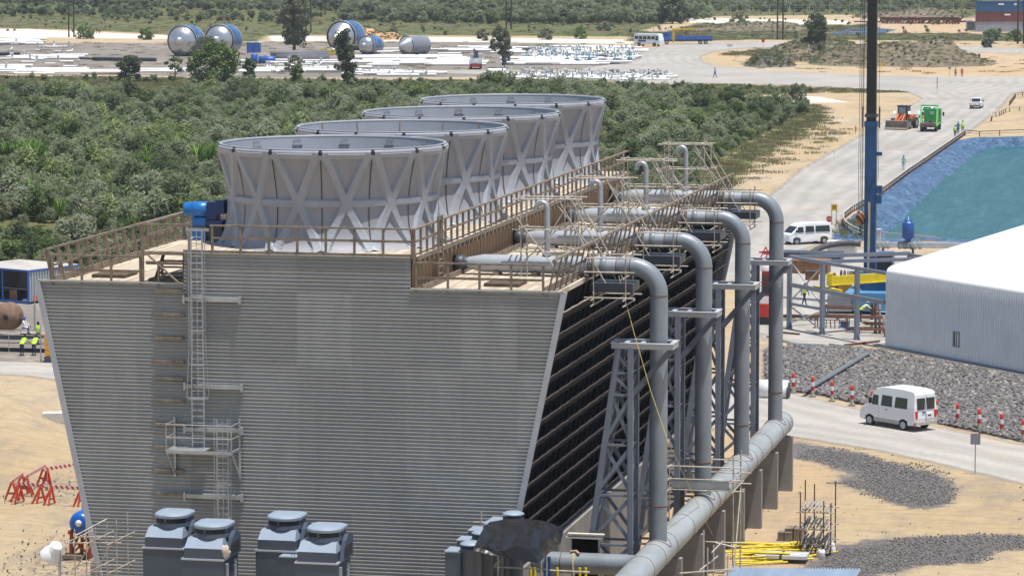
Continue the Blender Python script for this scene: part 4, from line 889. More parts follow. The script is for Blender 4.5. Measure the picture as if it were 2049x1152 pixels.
# round-capped filter vessels at the right
for k, (q, lb) in enumerate((((1027, 1023), 'farthest'), ((988, 1042), 'second farthest'), ((966, 1061), 'third'), ((943, 1083), 'nearest'))):
    p = G(*q, 6.95); t = thing('filter_vessel', f'{lb} grey-blue upright vessel with a round flat cap beside the black tarpaulin', 'vessel', (p.x, p.y, 0), 'round-capped vessels in a row')
    a = MB(); a.lathe((p.x, p.y, 0), [(.40, 0), (.40, p.z-.38), (.43, p.z-.36), (.43, p.z-.22), (.38, p.z-.21), (.0, p.z-.21)], 28); a.build('vessel_body', mh, t)
    c = MB(); c.lathe((p.x, p.y, 0), [(.0, p.z+.03), (.3, p.z+.01), (.44, p.z-.06), (.46, p.z-.10), (.40, p.z-.12), (.1, p.z-.13), (.1, p.z-.21)], 28); c.build('cap', mht, t)
    bx = MB(); bx.b2((p.x-1.0, p.y-.2, 0), (p.x-.38, p.y+.75, p.z-.42)); bx.build('side_box', mh, t)
    MB().b2((p.x-1.03, p.y-.23, p.z-.42), (p.x-.36, p.y+.78, p.z-.37)).build('box_lid', mht, t)
# black tarpaulin
A = [YP(*q, Yq) for q, Yq in (((980, 1043), -6.6), ((1012, 1038), -6.5), ((1048, 1037), -6.4), ((1082, 1040), -6.3), ((1104, 1046), -6.3), ((1122, 1056), -6.3))]
B = [YP(*q, Yq) for q, Yq in (((962, 1070), -9.3), ((1000, 1072), -9.0), ((1035, 1070), -8.8), ((1070, 1062), -8.3), ((1100, 1058), -8.0), ((1128, 1064), -7.6))]
C_ = [YP(*q, Yq) for q, Yq in (((946, 1093), -11.2), ((978, 1097), -11.0), ((1008, 1098), -10.9), ((1060, 1096), -10.2), ((1095, 1084), -9.2), ((1121, 1083), -7.9))]
D_ = [YP(*q, Yq) for q, Yq in (((950, 1101), -11.3), ((985, 1110), -11.1), ((1020, 1117), -10.8), ((1078, 1126), -10.2), ((1098, 1106), -9.0), ((1114, 1094), -7.9))]
def refine(rows, n):
    out = []
    for a in range(len(rows)-1):
        for s in range(n):
            f = s/n; out.append([rows[a][j].lerp(rows[a+1][j], f) for j in range(len(rows[0]))])
    out.append(rows[-1]); res = []
    for r_ in out:
        q = []
        for j in range(len(r_)-1):
            for s in range(n): q.append(r_[j].lerp(r_[j+1], s/n))
        q.append(r_[-1]); res.append(q)
    return res
rows = refine([A, B, C_, D_], 2)
for a, r_ in enumerate(rows):
    for j, v in enumerate(r_): v += Vector((0, 0, .12*math.sin(j*1.9+a*1.1)*(0 < a < 5)))
mtarp, t_, b_2 = newmat('black_plastic'); b_2.inputs['Base Color'].default_value = (.012, .012, .014, 1); b_2.inputs['Roughness'].default_value = .34; b_2.inputs['Specular IOR Level'].default_value = .35; bump(t_, b_2, noise(t_, .9, 2, .5, objco(t_), .8), .35, .35)
tp = MB(); tp.grid(rows, False); tpo = tp.build('tarpaulin', mtarp); tag(tpo, 'crumpled glossy black tarpaulin draped beside the branch pipe', 'tarpaulin')
sm_ = tpo.modifiers.new('s', 'SOLIDIFY'); sm_.thickness = .015
def px3(x, y, Y): return YP(x, y, Y)
T = []
for x, y0, Y in ((951, 1100, -6.4), (973, 1108, -5.4), (1083, 1100, -5.6), (1094, 1080, -3), (963, 1024, -2.4)):
    a = px3(x, y0, Y); T.append(('upright', (a.x, a.y, 0), tuple(a)))
for a, b_ in (((940, 1131, -6.4), (1096, 1138, -6.4)), ((976, 1140, -5.5), (1000, 1122, -6.4)), ((1100, 1140, -5.6), (1180, 1144, -5.6)), ((948, 1044, -2.4), (975, 1044, -2.4))):
    T.append(('ledger', tuple(px3(*a)), tuple(px3(*b_))))
for x in (975, 996): T.append(('upright', (px3(x, 1110, -6.6).x, -6.6, 2), tuple(px3(x, 1110, -6.6))))
for k in range(7): z = 4.2-k*.3; T.append(('rung', (px3(975, 1120, -6.6).x, -6.6, z), (px3(996, 1120, -6.6).x, -6.6, z)))
scaffold((9, -5, 0), 'scaffold poles and short ladder propping the black tarpaulin', T)
hz = thing('chain_hoist', 'dark blue steel frame standing under the branch pipe beside the tarpaulin', 'hoist frame', (10.6, 1, 0)); a = px3(1092, 1113, 1); mb = MB(); mb.beam((a.x-.25, 1, 0), (a.x+.05, 1, a.z), .16); mb.beam((a.x+.4, 1, 0), (a.x+.12, 1, a.z), .16); mb.b2((a.x-.2, .8, 1.8), (a.x+.35, 1.2, 2.4)); mb.build('frame', pm('hoist_blue', (.02, .07, .2), .5, 0, .1, 2), hz)
MB().lathe((a.x+.95, .6, 2.75), [(0, -.2), (.16, -.2), (.16, .2), (0, .2)], 16, axis='X').build('red_drum', red, hz)
for n_, (x, Y) in enumerate(((1115, 1.5), (1160, 1.5), (1172, 1.5), (1070, -1), (1062, -1))):
    a = px3(x, 1135, Y); tag(MB().tube([(a.x, a.y, 0), (a.x, a.y, a.z)], .06, 8).build('yellow_post', yellow), 'yellow post standing below the branch pipe, '+['just right of the blue frame', 'next to rightmost', 'rightmost', 'right one by the tarpaulin hem', 'left one by the tarpaulin hem'][n_], 'post', 'yellow posts')
a = px3(1040, 1150, -4); tk = thing('cable_drum', 'blue drum lying on its side under the tarpaulin', 'drum', (a.x, a.y, 0)); mb = MB(); mb.lathe((a.x, a.y, 1.9), [(0, -.5), (.75, -.5), (.75, .5), (0, .5)], 24, axis='X'); mb.build('drum_body', pm('drum_blue', (.12, .2, .33), .4, .1, .1, 2), tk); MB().b2((a.x+.2, a.y-.9, 1.2), (a.x+1.4, a.y-.5, 2.55)).build('grille', dark_steel, tk); MB().b2((a.x-.6, a.y-.6, 0), (a.x+.6, a.y+.6, 1.3)).build('stand', dark_steel, tk)

# ================= STORE OF PARTS, BOTTOM RIGHT =================
p = G(1636, 1103); t = thing('pipe_rack', 'scaffold rack stacked with short grey tubes beside the yellow frames', 'rack', p)
for dx, dy, h in ((-.75, -.9, 3.1), (.75, -.9, 2.6), (-.75, .9, 3.4), (.75, .9, 3.4), (-.3, .95, 3.2), (.4, -.95, 2.7)): MB().tube([(p.x+dx, p.y+dy, 0), (p.x+dx, p.y+dy, h)], .035, 6).build('upright', rustm, t)
for z in (.5, 1.25, 2.1):
    for dy in (-.9, .9): MB().tube([(p.x-.95, p.y+dy, z), (p.x+.95, p.y+dy, z)], .03, 6).build('ledger', scaf, t)
    for dx in (-.75, .75): MB().tube([(p.x+dx, p.y-1.1, z), (p.x+dx, p.y+1.1, z)], .03, 6).build('ledger', scaf, t)
g = random.Random(5)
for lvl, n_ in ((.12, 22), (.55, 16), (1.3, 14), (2.15, 12)):
    for k in range(n_):
        x = p.x-.62+1.24*(k % 8)/7+g.uniform(-.04, .04); z = lvl+.06+.09*(k//8); o = MB().tube([(x, p.y-1.2+g.uniform(-.2, .2), z), (x+g.uniform(-.12, .12), p.y+1.1+g.uniform(-.2, .2), z+g.uniform(0, .12))], .045, 6).build('stored_tube', scaf, None); tag(o, 'short grey scaffold tube stacked in the rack by the yellow frames', 'tube', 'tubes stored in the rack')
# yellow frames
g = random.Random(9); 
for k in range(13):
    q = G(1480+g.uniform(0, 90)+k*2, 1128-k*2.6+g.uniform(-3, 3)); q.z = .12+.07*(k % 5); mb = MB(); L_ = g.uniform(2.4, 3.6); a = g.uniform(.10, .42); d = Vector((math.cos(a), math.sin(a), g.uniform(-.02, .08))); s = Vector((-d.y, d.x, 0))*g.uniform(.16, .34); o = q-d*L_/2
    mb.tube([o+s, o+s+d*L_], .04, 6); mb.tube([o-s, o-s+d*L_], .04, 6)
    for j in range(9): mb.tube([o+s*(1 if j % 2 else -1)+d*L_*j/8, o-s*(1 if j % 2 else -1)+d*L_*min(1, (j+1)/8)], .022, 5)
    if k in (3, 8): mb.b2(tuple(q-Vector((1.1, .14, -.1))), tuple(q+Vector((1.2, .14, .14))))
    tag(mb.build('yellow_truss', yellow), 'yellow lattice frame lying in the pile on the sand beside the tube rack', 'frame', 'pile of yellow frames')
for k in range(7):
    q = G(1475+k*22, 1132-k*3); q.z = .06; mb = MB(); mb.tube([q, q+Vector((1.6, .5+.1*k, .1))], .03, 5); tag(mb.build('yellow_pole', yellow), 'loose yellow pole at the edge of the pile of yellow frames', 'pole', 'loose yellow poles')
for nm, (x, y), dz, sz, mt, lb in (('plank_bundle', (1565, 1122), .3, (2.5, 1.2, .16), pm('pale_metal_planks', (.62, .63, .66), .5, .2, .08, 3, sv=(.3, 6, 1)), 'bundle of pale metal planks in front of the yellow frames'), ('timber_stack', (1590, 1078), .3, (.9, .9, .6), timber2, 'squat stack of weathered timber just left of the tube rack'), ('timber_crate', (1571, 1080), .22, (.7, .6, .45), timber2, 'low timber crate left of the timber stack')):
    q = G(x, y); t = thing(nm, lb, nm.split('_')[1], q); n_ = 6
    for j in range(n_): MB().box((q.x-sz[0]/2+sz[0]*(j+.5)/n_ if sz[0] < 2 else q.x, q.y if sz[0] < 2 else q.y-sz[1]/2+sz[1]*(j+.5)/n_, dz+.01*(j % 2)), (sz[0]/n_*.93 if sz[0] < 2 else sz[0], sz[1] if sz[0] < 2 else sz[1]/n_*.93, sz[2])).build('board', mt, t)
    MB().box((q.x, q.y-.01, dz), (sz[0]*.05, sz[1]*1.02, sz[2]*1.15)).build('strap', dark_steel, t)
q = G(1660, 1106); ragmesh((q.x, q.y, .2), .35, 7, pm('white_sacking', (.75, .74, .74), .9, 0, .08, 4), 'white plastic sack lying right of the tube rack')
q = G(1652, 1112); ragmesh((q.x-.2, q.y-.3, .12), .25, 8, MATS['white_sacking'], 'smaller white sack in front of the other sack')
# tubes lying on sand
for k, (x0, y0, x1, y1) in enumerate(((1466, 1102, 1520, 1086), (1470, 1092, 1528, 1092), (1478, 1088, 1525, 1084), (1468, 1100, 1476, 1085), (1512, 1098, 1522, 1084))):
    tag(MB().tube([G(x0, y0, .07), G(x1, y1, .07)], .035, 6).build('scaffold_tube', scaf), 'loose grey scaffold tube on the sand behind the yellow frames', 'tube', 'loose scaffold tubes')
# corrugated roof at the bottom edge
ra, rb_ = G(1462, 1134, 2.6), G(1722, 1137, 2.6); dx = (rb_-ra); n_ = 42; fr_ = Vector((-.35, -4.0, -.55)); mb = MB(); rows = [[], []]
for j in range(n_*2+1):
    q = ra+dx*j/(n_*2); zz = .05 if j % 2 else -.05; rows[0].append((q.x, q.y, q.z+zz)); rows[1].append((q.x+fr_.x, q.y+fr_.y, q.z+zz+fr_.z))
mb.grid(rows, False); rt = thing('shed', 'pale blue corrugated shed roof cut off by the bottom edge at the right', 'shed', (ra.x, ra.y, 0)); mb.build('roof', pm('pale_blue_sheet', (.38, .46, .56), .4, .4, .1, .6, sv=(3, .5, 1)), rt)
MB().b2((ra.x+.2, ra.y-3.6, 0), (rb_.x-.2, ra.y-.2, 1.95)).build('wall', pipe_grey, rt)
T = []
for x, y0, Y in ((1428, 1090, -1), (1456, 1110, -3), (1408, 1060, -3), (1416, 1095, -4)): a = px3(x, y0, Y); T.append(('upright', (a.x, a.y, 0), tuple(a)))
for a, b_ in (((1424, 1105, -3), (1446, 1082, -1)), ((1400, 1140, -4), (1436, 1112, -2)), ((1430, 1144, -4), (1470, 1140, -2)), ((1360, 1146, -4), (1462, 1138, -4)), ((1432, 1085, 0), (1470, 1094, 0))): T.append(('ledger', tuple(px3(*a)), tuple(px3(*b_))))
scaffold((16, -2, 0), 'stray scaffold tubes standing at the near end of the header pipe', T)
# ================= WHITE BUILDING AND STEEL FRAME =================
B0 = G(1772, 695); B1 = G(2049, 748); bd = (B1-B0).normalized(); bn = Vector((-bd.y, bd.x, 0))   # along wall, away from camera
EH = 5.6; L_ = 26.0; DEP = 30.0; sl = .205
bt = thing('warehouse', 'low white warehouse with a bright roof and pale ribbed wall at the right', 'warehouse', B0)
def bw(a, b_, z): return B0+bd*a+bn*b_+Vector((0, 0, z))
mribw = pm('pale_ribbed_wall', (.70, .745, .78), .45, .1, .035, .5); mroofw = pm('white_roof', (.86, .86, .86), .5, 0, .02, .3)
mb = MB(); n_ = 92; rows = [[], [], []]
for j in range(n_*4+1):
    a = L_*j/(n_*4); o = (-.09 if j % 4 in (1, 2) else 0); rows[0].append(bw(a, o, .05)); rows[1].append(bw(a, o, 3.0)); rows[2].append(bw(a, o, EH-.15))
mb.grid(rows, False); wl_ = mb.build('front_wall', mribw, bt)
cu = MB(); rows = []
for k in range(9):
    th = k/8*(math.pi/2-sl*1); y = .38*(1-math.cos(th)); z = EH-.15+.38*math.sin(th)
    rows.append([bw(L_*j/(n_*4), y-(.05 if j % 4 in (1, 2) else 0)*math.cos(th), z+(.05 if j % 4 in (1, 2) else 0)*math.sin(th)) for j in range(n_*4+1)])
cu.grid(rows, False); cu.build('curved_eave', mroofw, bt)
zc = EH-.15+.38*math.sin(math.pi/2-sl); yc = .38*(1-math.cos(math.pi/2-sl))
rf = MB(); rf.add([bw(0, yc, zc), bw(L_, yc, zc), bw(L_, DEP/2, zc+DEP/2*sl), bw(0, DEP/2, zc+DEP/2*sl), bw(L_, DEP, zc), bw(0, DEP, zc)], [(0, 1, 2, 3), (3, 2, 4, 5)]); rf.build('roof', mroofw, bt)
ge = MB(); ge.add([bw(.02, .05, 0), bw(.02, DEP, 0), bw(.02, DEP, zc-.05), bw(.02, DEP/2, zc+DEP/2*sl-.05), bw(.02, .2, EH-.1)], [(0, 1, 2, 3, 4)]); ge.build('gable_wall', mribw, bt)
ge = MB(); ge.add([bw(L_-.02, .05, 0), bw(L_-.02, DEP, 0), bw(L_-.02, DEP, zc-.05), bw(L_-.02, DEP/2, zc+DEP/2*sl-.05), bw(L_-.02, .2, EH-.1)], [(0, 1, 2, 3, 4)]); ge.add([bw(0, DEP-.02, 0), bw(L_, DEP-.02, 0), bw(L_, DEP-.02, zc-.03), bw(0, DEP-.02, zc-.03)], [(0, 1, 2, 3)]); ge.build('rear_walls', mribw, bt)
rk = MB(); rk.beam(bw(-.03, .4, zc+.0), bw(-.03, DEP/2, zc+(DEP/2-.4)*sl), .10, .16); rk.build('verge_trim', white_paint, bt)
bk = MB(); bk.b2((0, 0, 0), (.01, .01, .01))
p = G(1915, 682); aa = (Vector((p.x, p.y, 0))-B0).dot(bd); u = YP; 
wa = 0
for a in np.linspace(0, 20, 400):
    q = bw(a, 0, 2.0); d = np.array(q)-CC; X_ = 1024.5+CF*(d@RT)/(d@FW)
    if X_ > 1915: wa = a; break
wi = MB(); 
for a0, a1, z0, z1 in ((-.36, .36, 1.0, 1.08), (-.36, .36, 2.02, 2.1), (-.36, -.28, 1.0, 2.1), (.28, .36, 1.0, 2.1), (-.03, .03, 1.05, 2.05)):
    wi.prism([bw(wa+a0, -.12, z0), bw(wa+a1, -.12, z0), bw(wa+a1, -.12, z1), bw(wa+a0, -.12, z1)], bn*.12)
wo = wi.build('window', pm('grey_window_frame', (.30, .31, .33), .5, .2, .1, 2), bt)
MB().prism([bw(wa-.3, -.05, 1.06), bw(wa-.03, -.05, 1.06), bw(wa-.03, -.05, 2.04), bw(wa-.3, -.05, 2.04)], bn*.04).build('dark_pane', glass_dark, wo)
MB().prism([bw(wa+.02, -.06, 1.06), bw(wa+.3, -.06, 1.06), bw(wa+.3, -.06, 2.04), bw(wa+.02, -.06, 2.04)], bn*.04).build('pale_pane', pm('frosted_pane', (.42, .44, .40), .3, 0, .1, 2), wo)
bs2 = MB(); bs2.prism([bw(-.1, -.16, .06), bw(L_, -.16, .06), bw(L_, -.16, .2), bw(-.1, -.16, .2)], bn*.14); bs2.prism([bw(-.1, -.75, .0), bw(L_, -.75, .0), bw(L_, -.75, .10), bw(-.1, -.75, .10)], bn*.12); bs2.prism([bw(-.1, -.45, .0), bw(L_, -.45, .0), bw(L_, -.45, .06), bw(-.1, -.45, .06)], bn*.1); bs2.build('base_rail', galv, bt)
# frame bays beyond it
fb = thing('portal_frame', 'open grey steel frame bays standing beyond the white warehouse', 'steel frame', G(1645, 669)); C1 = [G(1579, 657), G(1645, 669), G(1714, 680)]
fd = (C1[2]-C1[0]).normalized(); fn = Vector((-fd.y, fd.x, 0)); FHt = 5.45; ms = pm('blue_grey_frame', (.20, .23, .29), .5, .15, .08, 1)
C2 = [c+fn*11.5 for c in C1]+[B0+fn*11.5-fd*.4]
for c in C1:
    mb = MB(); mb.beam(c, c+Vector((0, 0, FHt)), .30, .28, up=fd); mb.prism([c-fd*.42, c+fd*.42, c+fd*.14+Vector((0, 0, .7)), c-fd*.14+Vector((0, 0, .7))], fn*.05); mb.build('column', ms, fb)
for c in C2[:3]: mb = MB(); mb.beam(c, c+Vector((0, 0, FHt-.3)), .26, .24, up=fd); mb.build('column', ms, fb)
up_ = Vector((0, 0, 1))
mb = MB(); mb.beam(C1[0]+up_*FHt, B0+up_*(FHt-.05), .2, .24); mb.beam(C1[0]+up_*3.35, B0+up_*3.25-fd*.1, .2, .30); mb.beam(C1[0]+up_*1.9+fd*.1, C1[1]+up_*1.9, .12, .2)
mb.beam(C1[0]+up_*FHt, C2[0]+up_*(FHt-.35), .2, .28); mb.beam(C1[1]+up_*FHt, C2[1]+up_*(FHt-.35), .2, .26); mb.beam(C2[0]+up_*(FHt-.45), C2[3]+up_*(FHt-.45), .16, .2); mb.build('beams', ms, fb)
mb = MB()
for a, z0, b_, z1 in ((0, FHt-.2, 1, 2.1), (0, 2.0, 1, FHt-.3), (0, 1.75, 1, .3), (0, .4, 1, 1.75), ): mb.beam(C1[a]+up_*z0, C1[b_]+up_*z1, .09)
mb.build('cross_bracing', galv, fb)
mb = MB(); a = YP(1640, 548, C1[1].y+4); b_ = YP(1775, 520, C1[1].y+2)
ya, yb = G(1640, 600, 0), 0
p0 = C1[1]+fn*.6+up_*4.0; p1 = p0+fn*11
mb.beam(p0, p1, .3, .62); mb.beam(p0+Vector((0, 0, -.34)), p1+Vector((0, 0, -.34)), .46, .06); mb.box(p0+Vector((.05, 0, .1)), (.4, .5, .9)); mb.beam(p0-bd*1.9+up_*-.62, p0+bd*1.6+up_*-.62, .3, .18); cr = mb.build('overhead_crane', yellow); tag(cr, 'yellow overhead crane girder resting inside the open steel frame', 'crane girder')
# debris around frame: rusty racks
for k, (px, py, w_, d_, h) in enumerate(((1665, 655, 2.4, 1.6, .9), (1735, 648, 3.2, 1.6, .55), (1700, 635, 3.6, 1.4, .8), (1745, 672, 2.0, 1.2, .5))):
    q = G(px, py); t = thing('steel_rack', ['rusty rack of cut plates left of the middle column', 'rusty low rack by the right column', 'long rusty work table behind the columns', 'small rusty table beside the warehouse corner'][k], 'rack', q, 'rusty racks in the steel frame')
    for dx in (-w_/2, w_/2):
        for dy in (-d_/2, d_/2): MB().beam((q.x+dx, q.y+dy, 0), (q.x+dx, q.y+dy, h), .08).build('leg', rustm, t)
    mb = MB()
    for j in range(6): mb.beam((q.x-w_/2, q.y-d_/2+d_*j/5, h), (q.x+w_/2, q.y-d_/2+d_*j/5, h), .07)
    for dx in (-w_/2, w_/2): mb.beam((q.x+dx, q.y-d_/2, h-.04), (q.x+dx, q.y+d_/2, h-.04), .07)
    if k == 0:
        for j in range(7): mb.box((q.x-1+j*.33, q.y-d_/2-.12, .38), (.07, .06, .7), rx=.1, ry=.1*(j % 3-1))
    mb.build('top', rustm, t)
for k, (x0, y0, x1, y1, mt) in enumerate(((1535, 672, 1600, 690, galv), (1600, 690, 1655, 705, rustm), (1660, 688, 1770, 706, galv), (1650, 692, 1768, 712, galv), (1575, 688, 1650, 690, galv), (1745, 690, 1778, 684, white_paint), (1540, 662, 1600, 668, rustm), (1690, 690, 1760, 682, rustm))):
    mb = MB(); mb.beam(G(x0, y0, .1), G(x1, y1, .1), .14, .12); tag(mb.build('steel_section', mt), 'steel section lying on the ground among the frame columns', 'steel section', 'steel lengths on the ground by the frame')
mb = MB(); a, b_ = G(1592, 690, .2), G(1650, 700, .2); sd = Vector((.25, .35, 0))
mb.tube([a, b_], .04, 5); mb.tube([a+sd, b_+sd], .04, 5)
for j in range(9): mb.tube([a.lerp(b_, j/8), a.lerp(b_, j/8)+sd], .03, 5)
tag(mb.build('fallen_ladder', galv), 'steel ladder lying flat on the sand left of the stone bed', 'ladder')
g0 = G(1607, 782, .4); g1 = G(1735, 706, .4); mb = MB(); o_ = Vector((.12, .2, 0)); mb.beam(g0, g1, .17, .14); mb.beam(g0+o_, g1+o_, .17, .14)
tag(mb.build('steel_channel', galv), 'long pair of pale steel channels lying across the stone bed', 'channel')
# culvert mouth
q = G(1578, 779, .55); t = thing('culvert', 'white painted concrete culvert mouth beside the bollards', 'culvert', (q.x, q.y, 0)); mb = MB(); mb.lathe((q.x, q.y, .5), [(.62, -1.9), (.66, -1.9), (.66, 0), (.54, 0)], 24, axis='X'); mb.build('pipe', white_paint, t); mb = MB(); mb.lathe((q.x, q.y, .5), [(0, -.3), (.6, -.3)], 24, axis='X'); mb.build('dark_mouth', black, t)
mb = MB(); mb.lathe((q.x+.05, q.y-.1, .45), [(.0, .0), (.58, .02), (.60, -.1)], 24, axis='X'); mb.build('end_disc', dark_steel, t)
# ---------------- bollards ----------------
bo = thing('bollard', 'x', 'bollard', (0, 0, 0)); H = 1.32
MB().b2((-.2, -.2, 0), (.2, .2, .10)).build('base', concrete, bo)
MB().lathe((0, 0, 0), [(.11, .1), (.11, .45)], 14).build('concrete_band', pm('cream_concrete', (.50, .45, .36), .8, 0, .1, 3), bo)
for z0, z1, mt in ((.45, .72, red), (.72, 1.0, white_paint), (1.0, 1.26, red)): MB().lathe((0, 0, 0), [(.115, z0), (.115, z1)]+([(.09, z1+.05), (0, z1+.06)] if z1 > 1.2 else []), 14).build('band', mt, bo)
bpx = [(1587, 786), (1626, 794), (1665, 803), (1705, 812), (1746, 824), (1873, 842), (1916, 850), (1959, 861), (2004, 871), (2047, 883)]
names = ['leftmost', 'second from the left', 'third from the left', 'fourth from the left', 'fifth from the left, beside the van', 'just right of the van', 'second right of the van', 'third right of the van', 'fourth right of the van', 'rightmost, at the photo edge']
for k, q in enumerate(bpx):
    lb = 'red and white bollard along the paved track, '+names[k]
    if k: copy_tree(bo, G(*q), 0, lb)
    else: bo.location = G(*q); bo['label'] = lb; bo['group'] = 'red and white bollards along the track'
# ---------------- signs ----------------
def sign(nm, px, py, h, w_, hh, mt, lab, cat='sign', posts=1, back=True, shape='rect', txt=None, tm=None, rz=.05):
    q = G(px, py); t = thing(nm, lab, cat, q)
    for dx in ((0,) if posts == 1 else (-w_*.4, w_*.4)): MB().tube([(q.x+dx, q.y, 0), (q.x+dx, q.y, h-(.0 if posts == 1 else .1))], .035, 6).build('post', galv if posts == 1 else rustm, t)
    mb = MB()
    if shape == 'oct': mb.prism([(q.x+w_/2*math.cos(math.pi/8+k*math.pi/4), q.y-.05, h-hh/2+hh/2*math.sin(math.pi/8+k*math.pi/4)) for k in range(8)], (0, .02, 0))
    else: mb.box((q.x, q.y-.05, h-hh/2), (w_, .025, hh))
    o = mb.build('panel', mt, t)
    if txt:
        cu_ = bpy.data.curves.new('lettering', 'FONT'); cu_.body = txt; cu_.size = hh*.75 if len(txt) < 3 else hh*.32; cu_.align_x = 'CENTER'; cu_.align_y = 'CENTER'; cu_.extrude = .002
        tmp = bpy.data.objects.new('lettering', cu_); col.objects.link(tmp); dg = bpy.context.evaluated_depsgraph_get(); me = bpy.data.meshes.new_from_object(tmp.evaluated_get(dg)); bpy.data.objects.remove(tmp)
        lo = bpy.data.objects.new('lettering', me); col.objects.link(lo); me.materials.clear(); me.materials.append(tm or black); lo.parent = t; lo.location = (0, -.075, h-hh/2); lo.rotation_euler = (math.pi/2, 0, 0)
    return t
sign('road_sign', 1951, 948, 2.3, .55, .62, pm('sign_back', (.30, .32, .35), .5, .4, .08, 2), 'grey back of a square road sign on the near verge of the paved track', 'road sign')
sign('speed_sign', 1669, 450, 2.1, .62, .62, pm('sign_yellow', (.70, .45, .01), .6, 0, .05, 2), 'square yellow speed sign on two posts by the gravel road bend', 'speed sign', 2, txt='30')
sign('stop_sign', 1659, 462, 1.5, .62, .62, pm('sign_red', (.55, .03, .03), .5, 0, .05, 2), 'red octagonal stop sign beside the white minibus', 'stop sign', 1, shape='oct', txt='STOP', tm=white_paint)
for k, (x, y, h, w_, hh, mt, lb) in enumerate(((1460, 108, 2.2, 1.3, .6, pm('sign_white', (.62, .64, .66), .6, 0, .05, 2), 'white board sign inside the loop road'), (1527, 98, 2.2, .7, .7, red, 'small red sign at the far end of the loop road'), (1875, 188, 3.0, .12, 2.0, dark_steel, 'dark marker post at the road junction'), (1763, 150, 2.3, .6, .6, MATS['sign_yellow'], 'small yellow sign on the road verge right of the crane'), (1900, 155, 2.0, .6, .4, MATS['sign_back'], 'small grey sign by the two standing workers'), (1712, 269, 1.2, .25, .8, pm('marker_orange', (.55, .25, .05), .7, 0, .1, 2), 'short orange marker post just left of the crane jib'), (1646, 267, .8, .3, .5, MATS['sign_yellow'], 'low yellow marker in the grass verge'))): sign('sign', x, y, h, w_, hh, mt, lb)
# ---------------- pond fence ----------------
def fence(px, lab, h=.75, gap=1.7, railm=None, name='rail_fence', cat='fence', pm_=rustm, w_=.12, rails=(1.0, .55), group='rail fences round the pond'):
    P_ = [G(*q) for q in px]; t = thing(name, lab, cat, P_[0], group); n_ = 0
    for k, z in enumerate(rails):
        mb = MB()
        for a, b_ in zip(P_, P_[1:]): mb.beam(a+up_*(h*z), b_+up_*(h*z), .10, w_ if k == 0 else w_*.5, ext=.03)
        mb.build('rail', railm or timber2, t)
    for a, b_ in zip(P_, P_[1:]):
        m_ = max(1, int((b_-a).length/gap))
        for j in range(m_):
            if n_ < 95: MB().beam(a.lerp(b_, j/m_), a.lerp(b_, j/m_)+up_*(h+.05), .13, .13).build('post', pm_, t); n_ += 1
    return t
pale_rail = pm('pale_weathered_rail', (.50, .46, .42), .85, 0, .12, 2)
fence([(1931, 271), (1900, 293), (1860, 321), (1820, 348), (1780, 378), (1745, 403), (1705, 426), (1688, 440), (1687, 450), (1692, 458), (1704, 467), (1722, 475), (1745, 480), (1790, 483), (1830, 487), (1880, 492)], 'low pale rail fence with rusty posts curving between road and pond', railm=pale_rail, gap=1.5)
fence([(1931, 271), (1960, 274), (2000, 272), (2060, 270)], 'low rail fence running right from the far corner of the pond', gap=2.8)
fence([(1984, 243), (1985, 236), (2000, 232), (2012, 226), (2020, 224), (2060, 221)], 'short angled rail fence above the far corner of the pond', railm=pale_rail, gap=2.5)
fence([(2020, 212), (2032, 196), (2060, 192)], 'rail fence end at the right edge above the pickup road', gap=3)
# ---------------- mobile crane ----------------
cz = G(1737, 612); cr = thing('mobile_crane', 'blue mobile crane with a tall upright telescopic jib behind the white warehouse', 'crane', cz)
mcb = pm('crane_blue', (.012, .075, .19), .35, .1, .08, .8); mdkb = pm('jib_black', (.012, .011, .012), .45, .1, .2, .6)
cx, cy_ = cz.x, cz.y+1.0
mb = MB(); mb.b2((cx-.46, cy_-.42, .8), (cx+.46, cy_+.42, 14.6)); mb.b2((cx-.52, cy_-.5, 14.3), (cx+.52, cy_+.5, 14.75)); mb.prism([(cx-.46, cy_-.43, 10.6), (cx+.46, cy_-.43, 10.6), (cx, cy_-.43, 9.6)], (0, -.06, 0)); jb = mb.build('lower_jib', mcb, cr)
mb = MB(); mb.b2((cx-.38, cy_-.34, 14.6), (cx+.38, cy_+.34, 28)); mb.b2((cx-.06, cy_-.36, 14.7), (cx+.0, cy_-.3, 28)); mb.build('upper_jib', mdkb, cr)
mb = MB(); mb.b2((cx-.36, cy_-.32, 28), (cx+.36, cy_+.32, 44)); mb.build('top_jib', mdkb, cr)
mb = MB()
for z in (15.2, 28): mb.b2((cx-.50, cy_-.46, z-.12), (cx+.50, cy_+.46, z+.12))
mb.build('jib_collar', dark_steel, cr)
mb = MB(); mb.tube([(cx-.05, cy_-.52, 3), (cx-.05, cy_-.52, 8.3)], .11, 10); mb.build('ram', pm('chrome_rod', (.55, .55, .5), .25, .8, .05, 1), cr)
mb = MB(); mb.b2((cx+.5, cy_-.5, 9.0), (cx+.95, cy_+.1, 9.6)); mb.b2((cx+.5, cy_-.5, 8.2), (cx+.9, cy_+.1, 8.85)); mb.b2((cx+.48, cy_-.3, 12.0), (cx+.9, cy_, 12.3)); mb.build('winch_boxes', mcb, cr)
mb = MB()
for dx in (-.75, .62): mb.b2((cx+dx, cy_-.1, 14.2), (cx+dx+.08, cy_+.1, 15.9))
mb.b2((cx+.4, cy_-.1, 27.9), (cx+.95, cy_+.05, 28.1)); mb.build('antennae', dark_steel, cr)
mb = MB()
for k, dx in enumerate((-.78, -.66, -.92, -.60)): mb.tube([(cx+dx, cy_-.6, 7.6 if k < 3 else 5), (cx+dx+.1, cy_-.4, 44)], .022, 5)
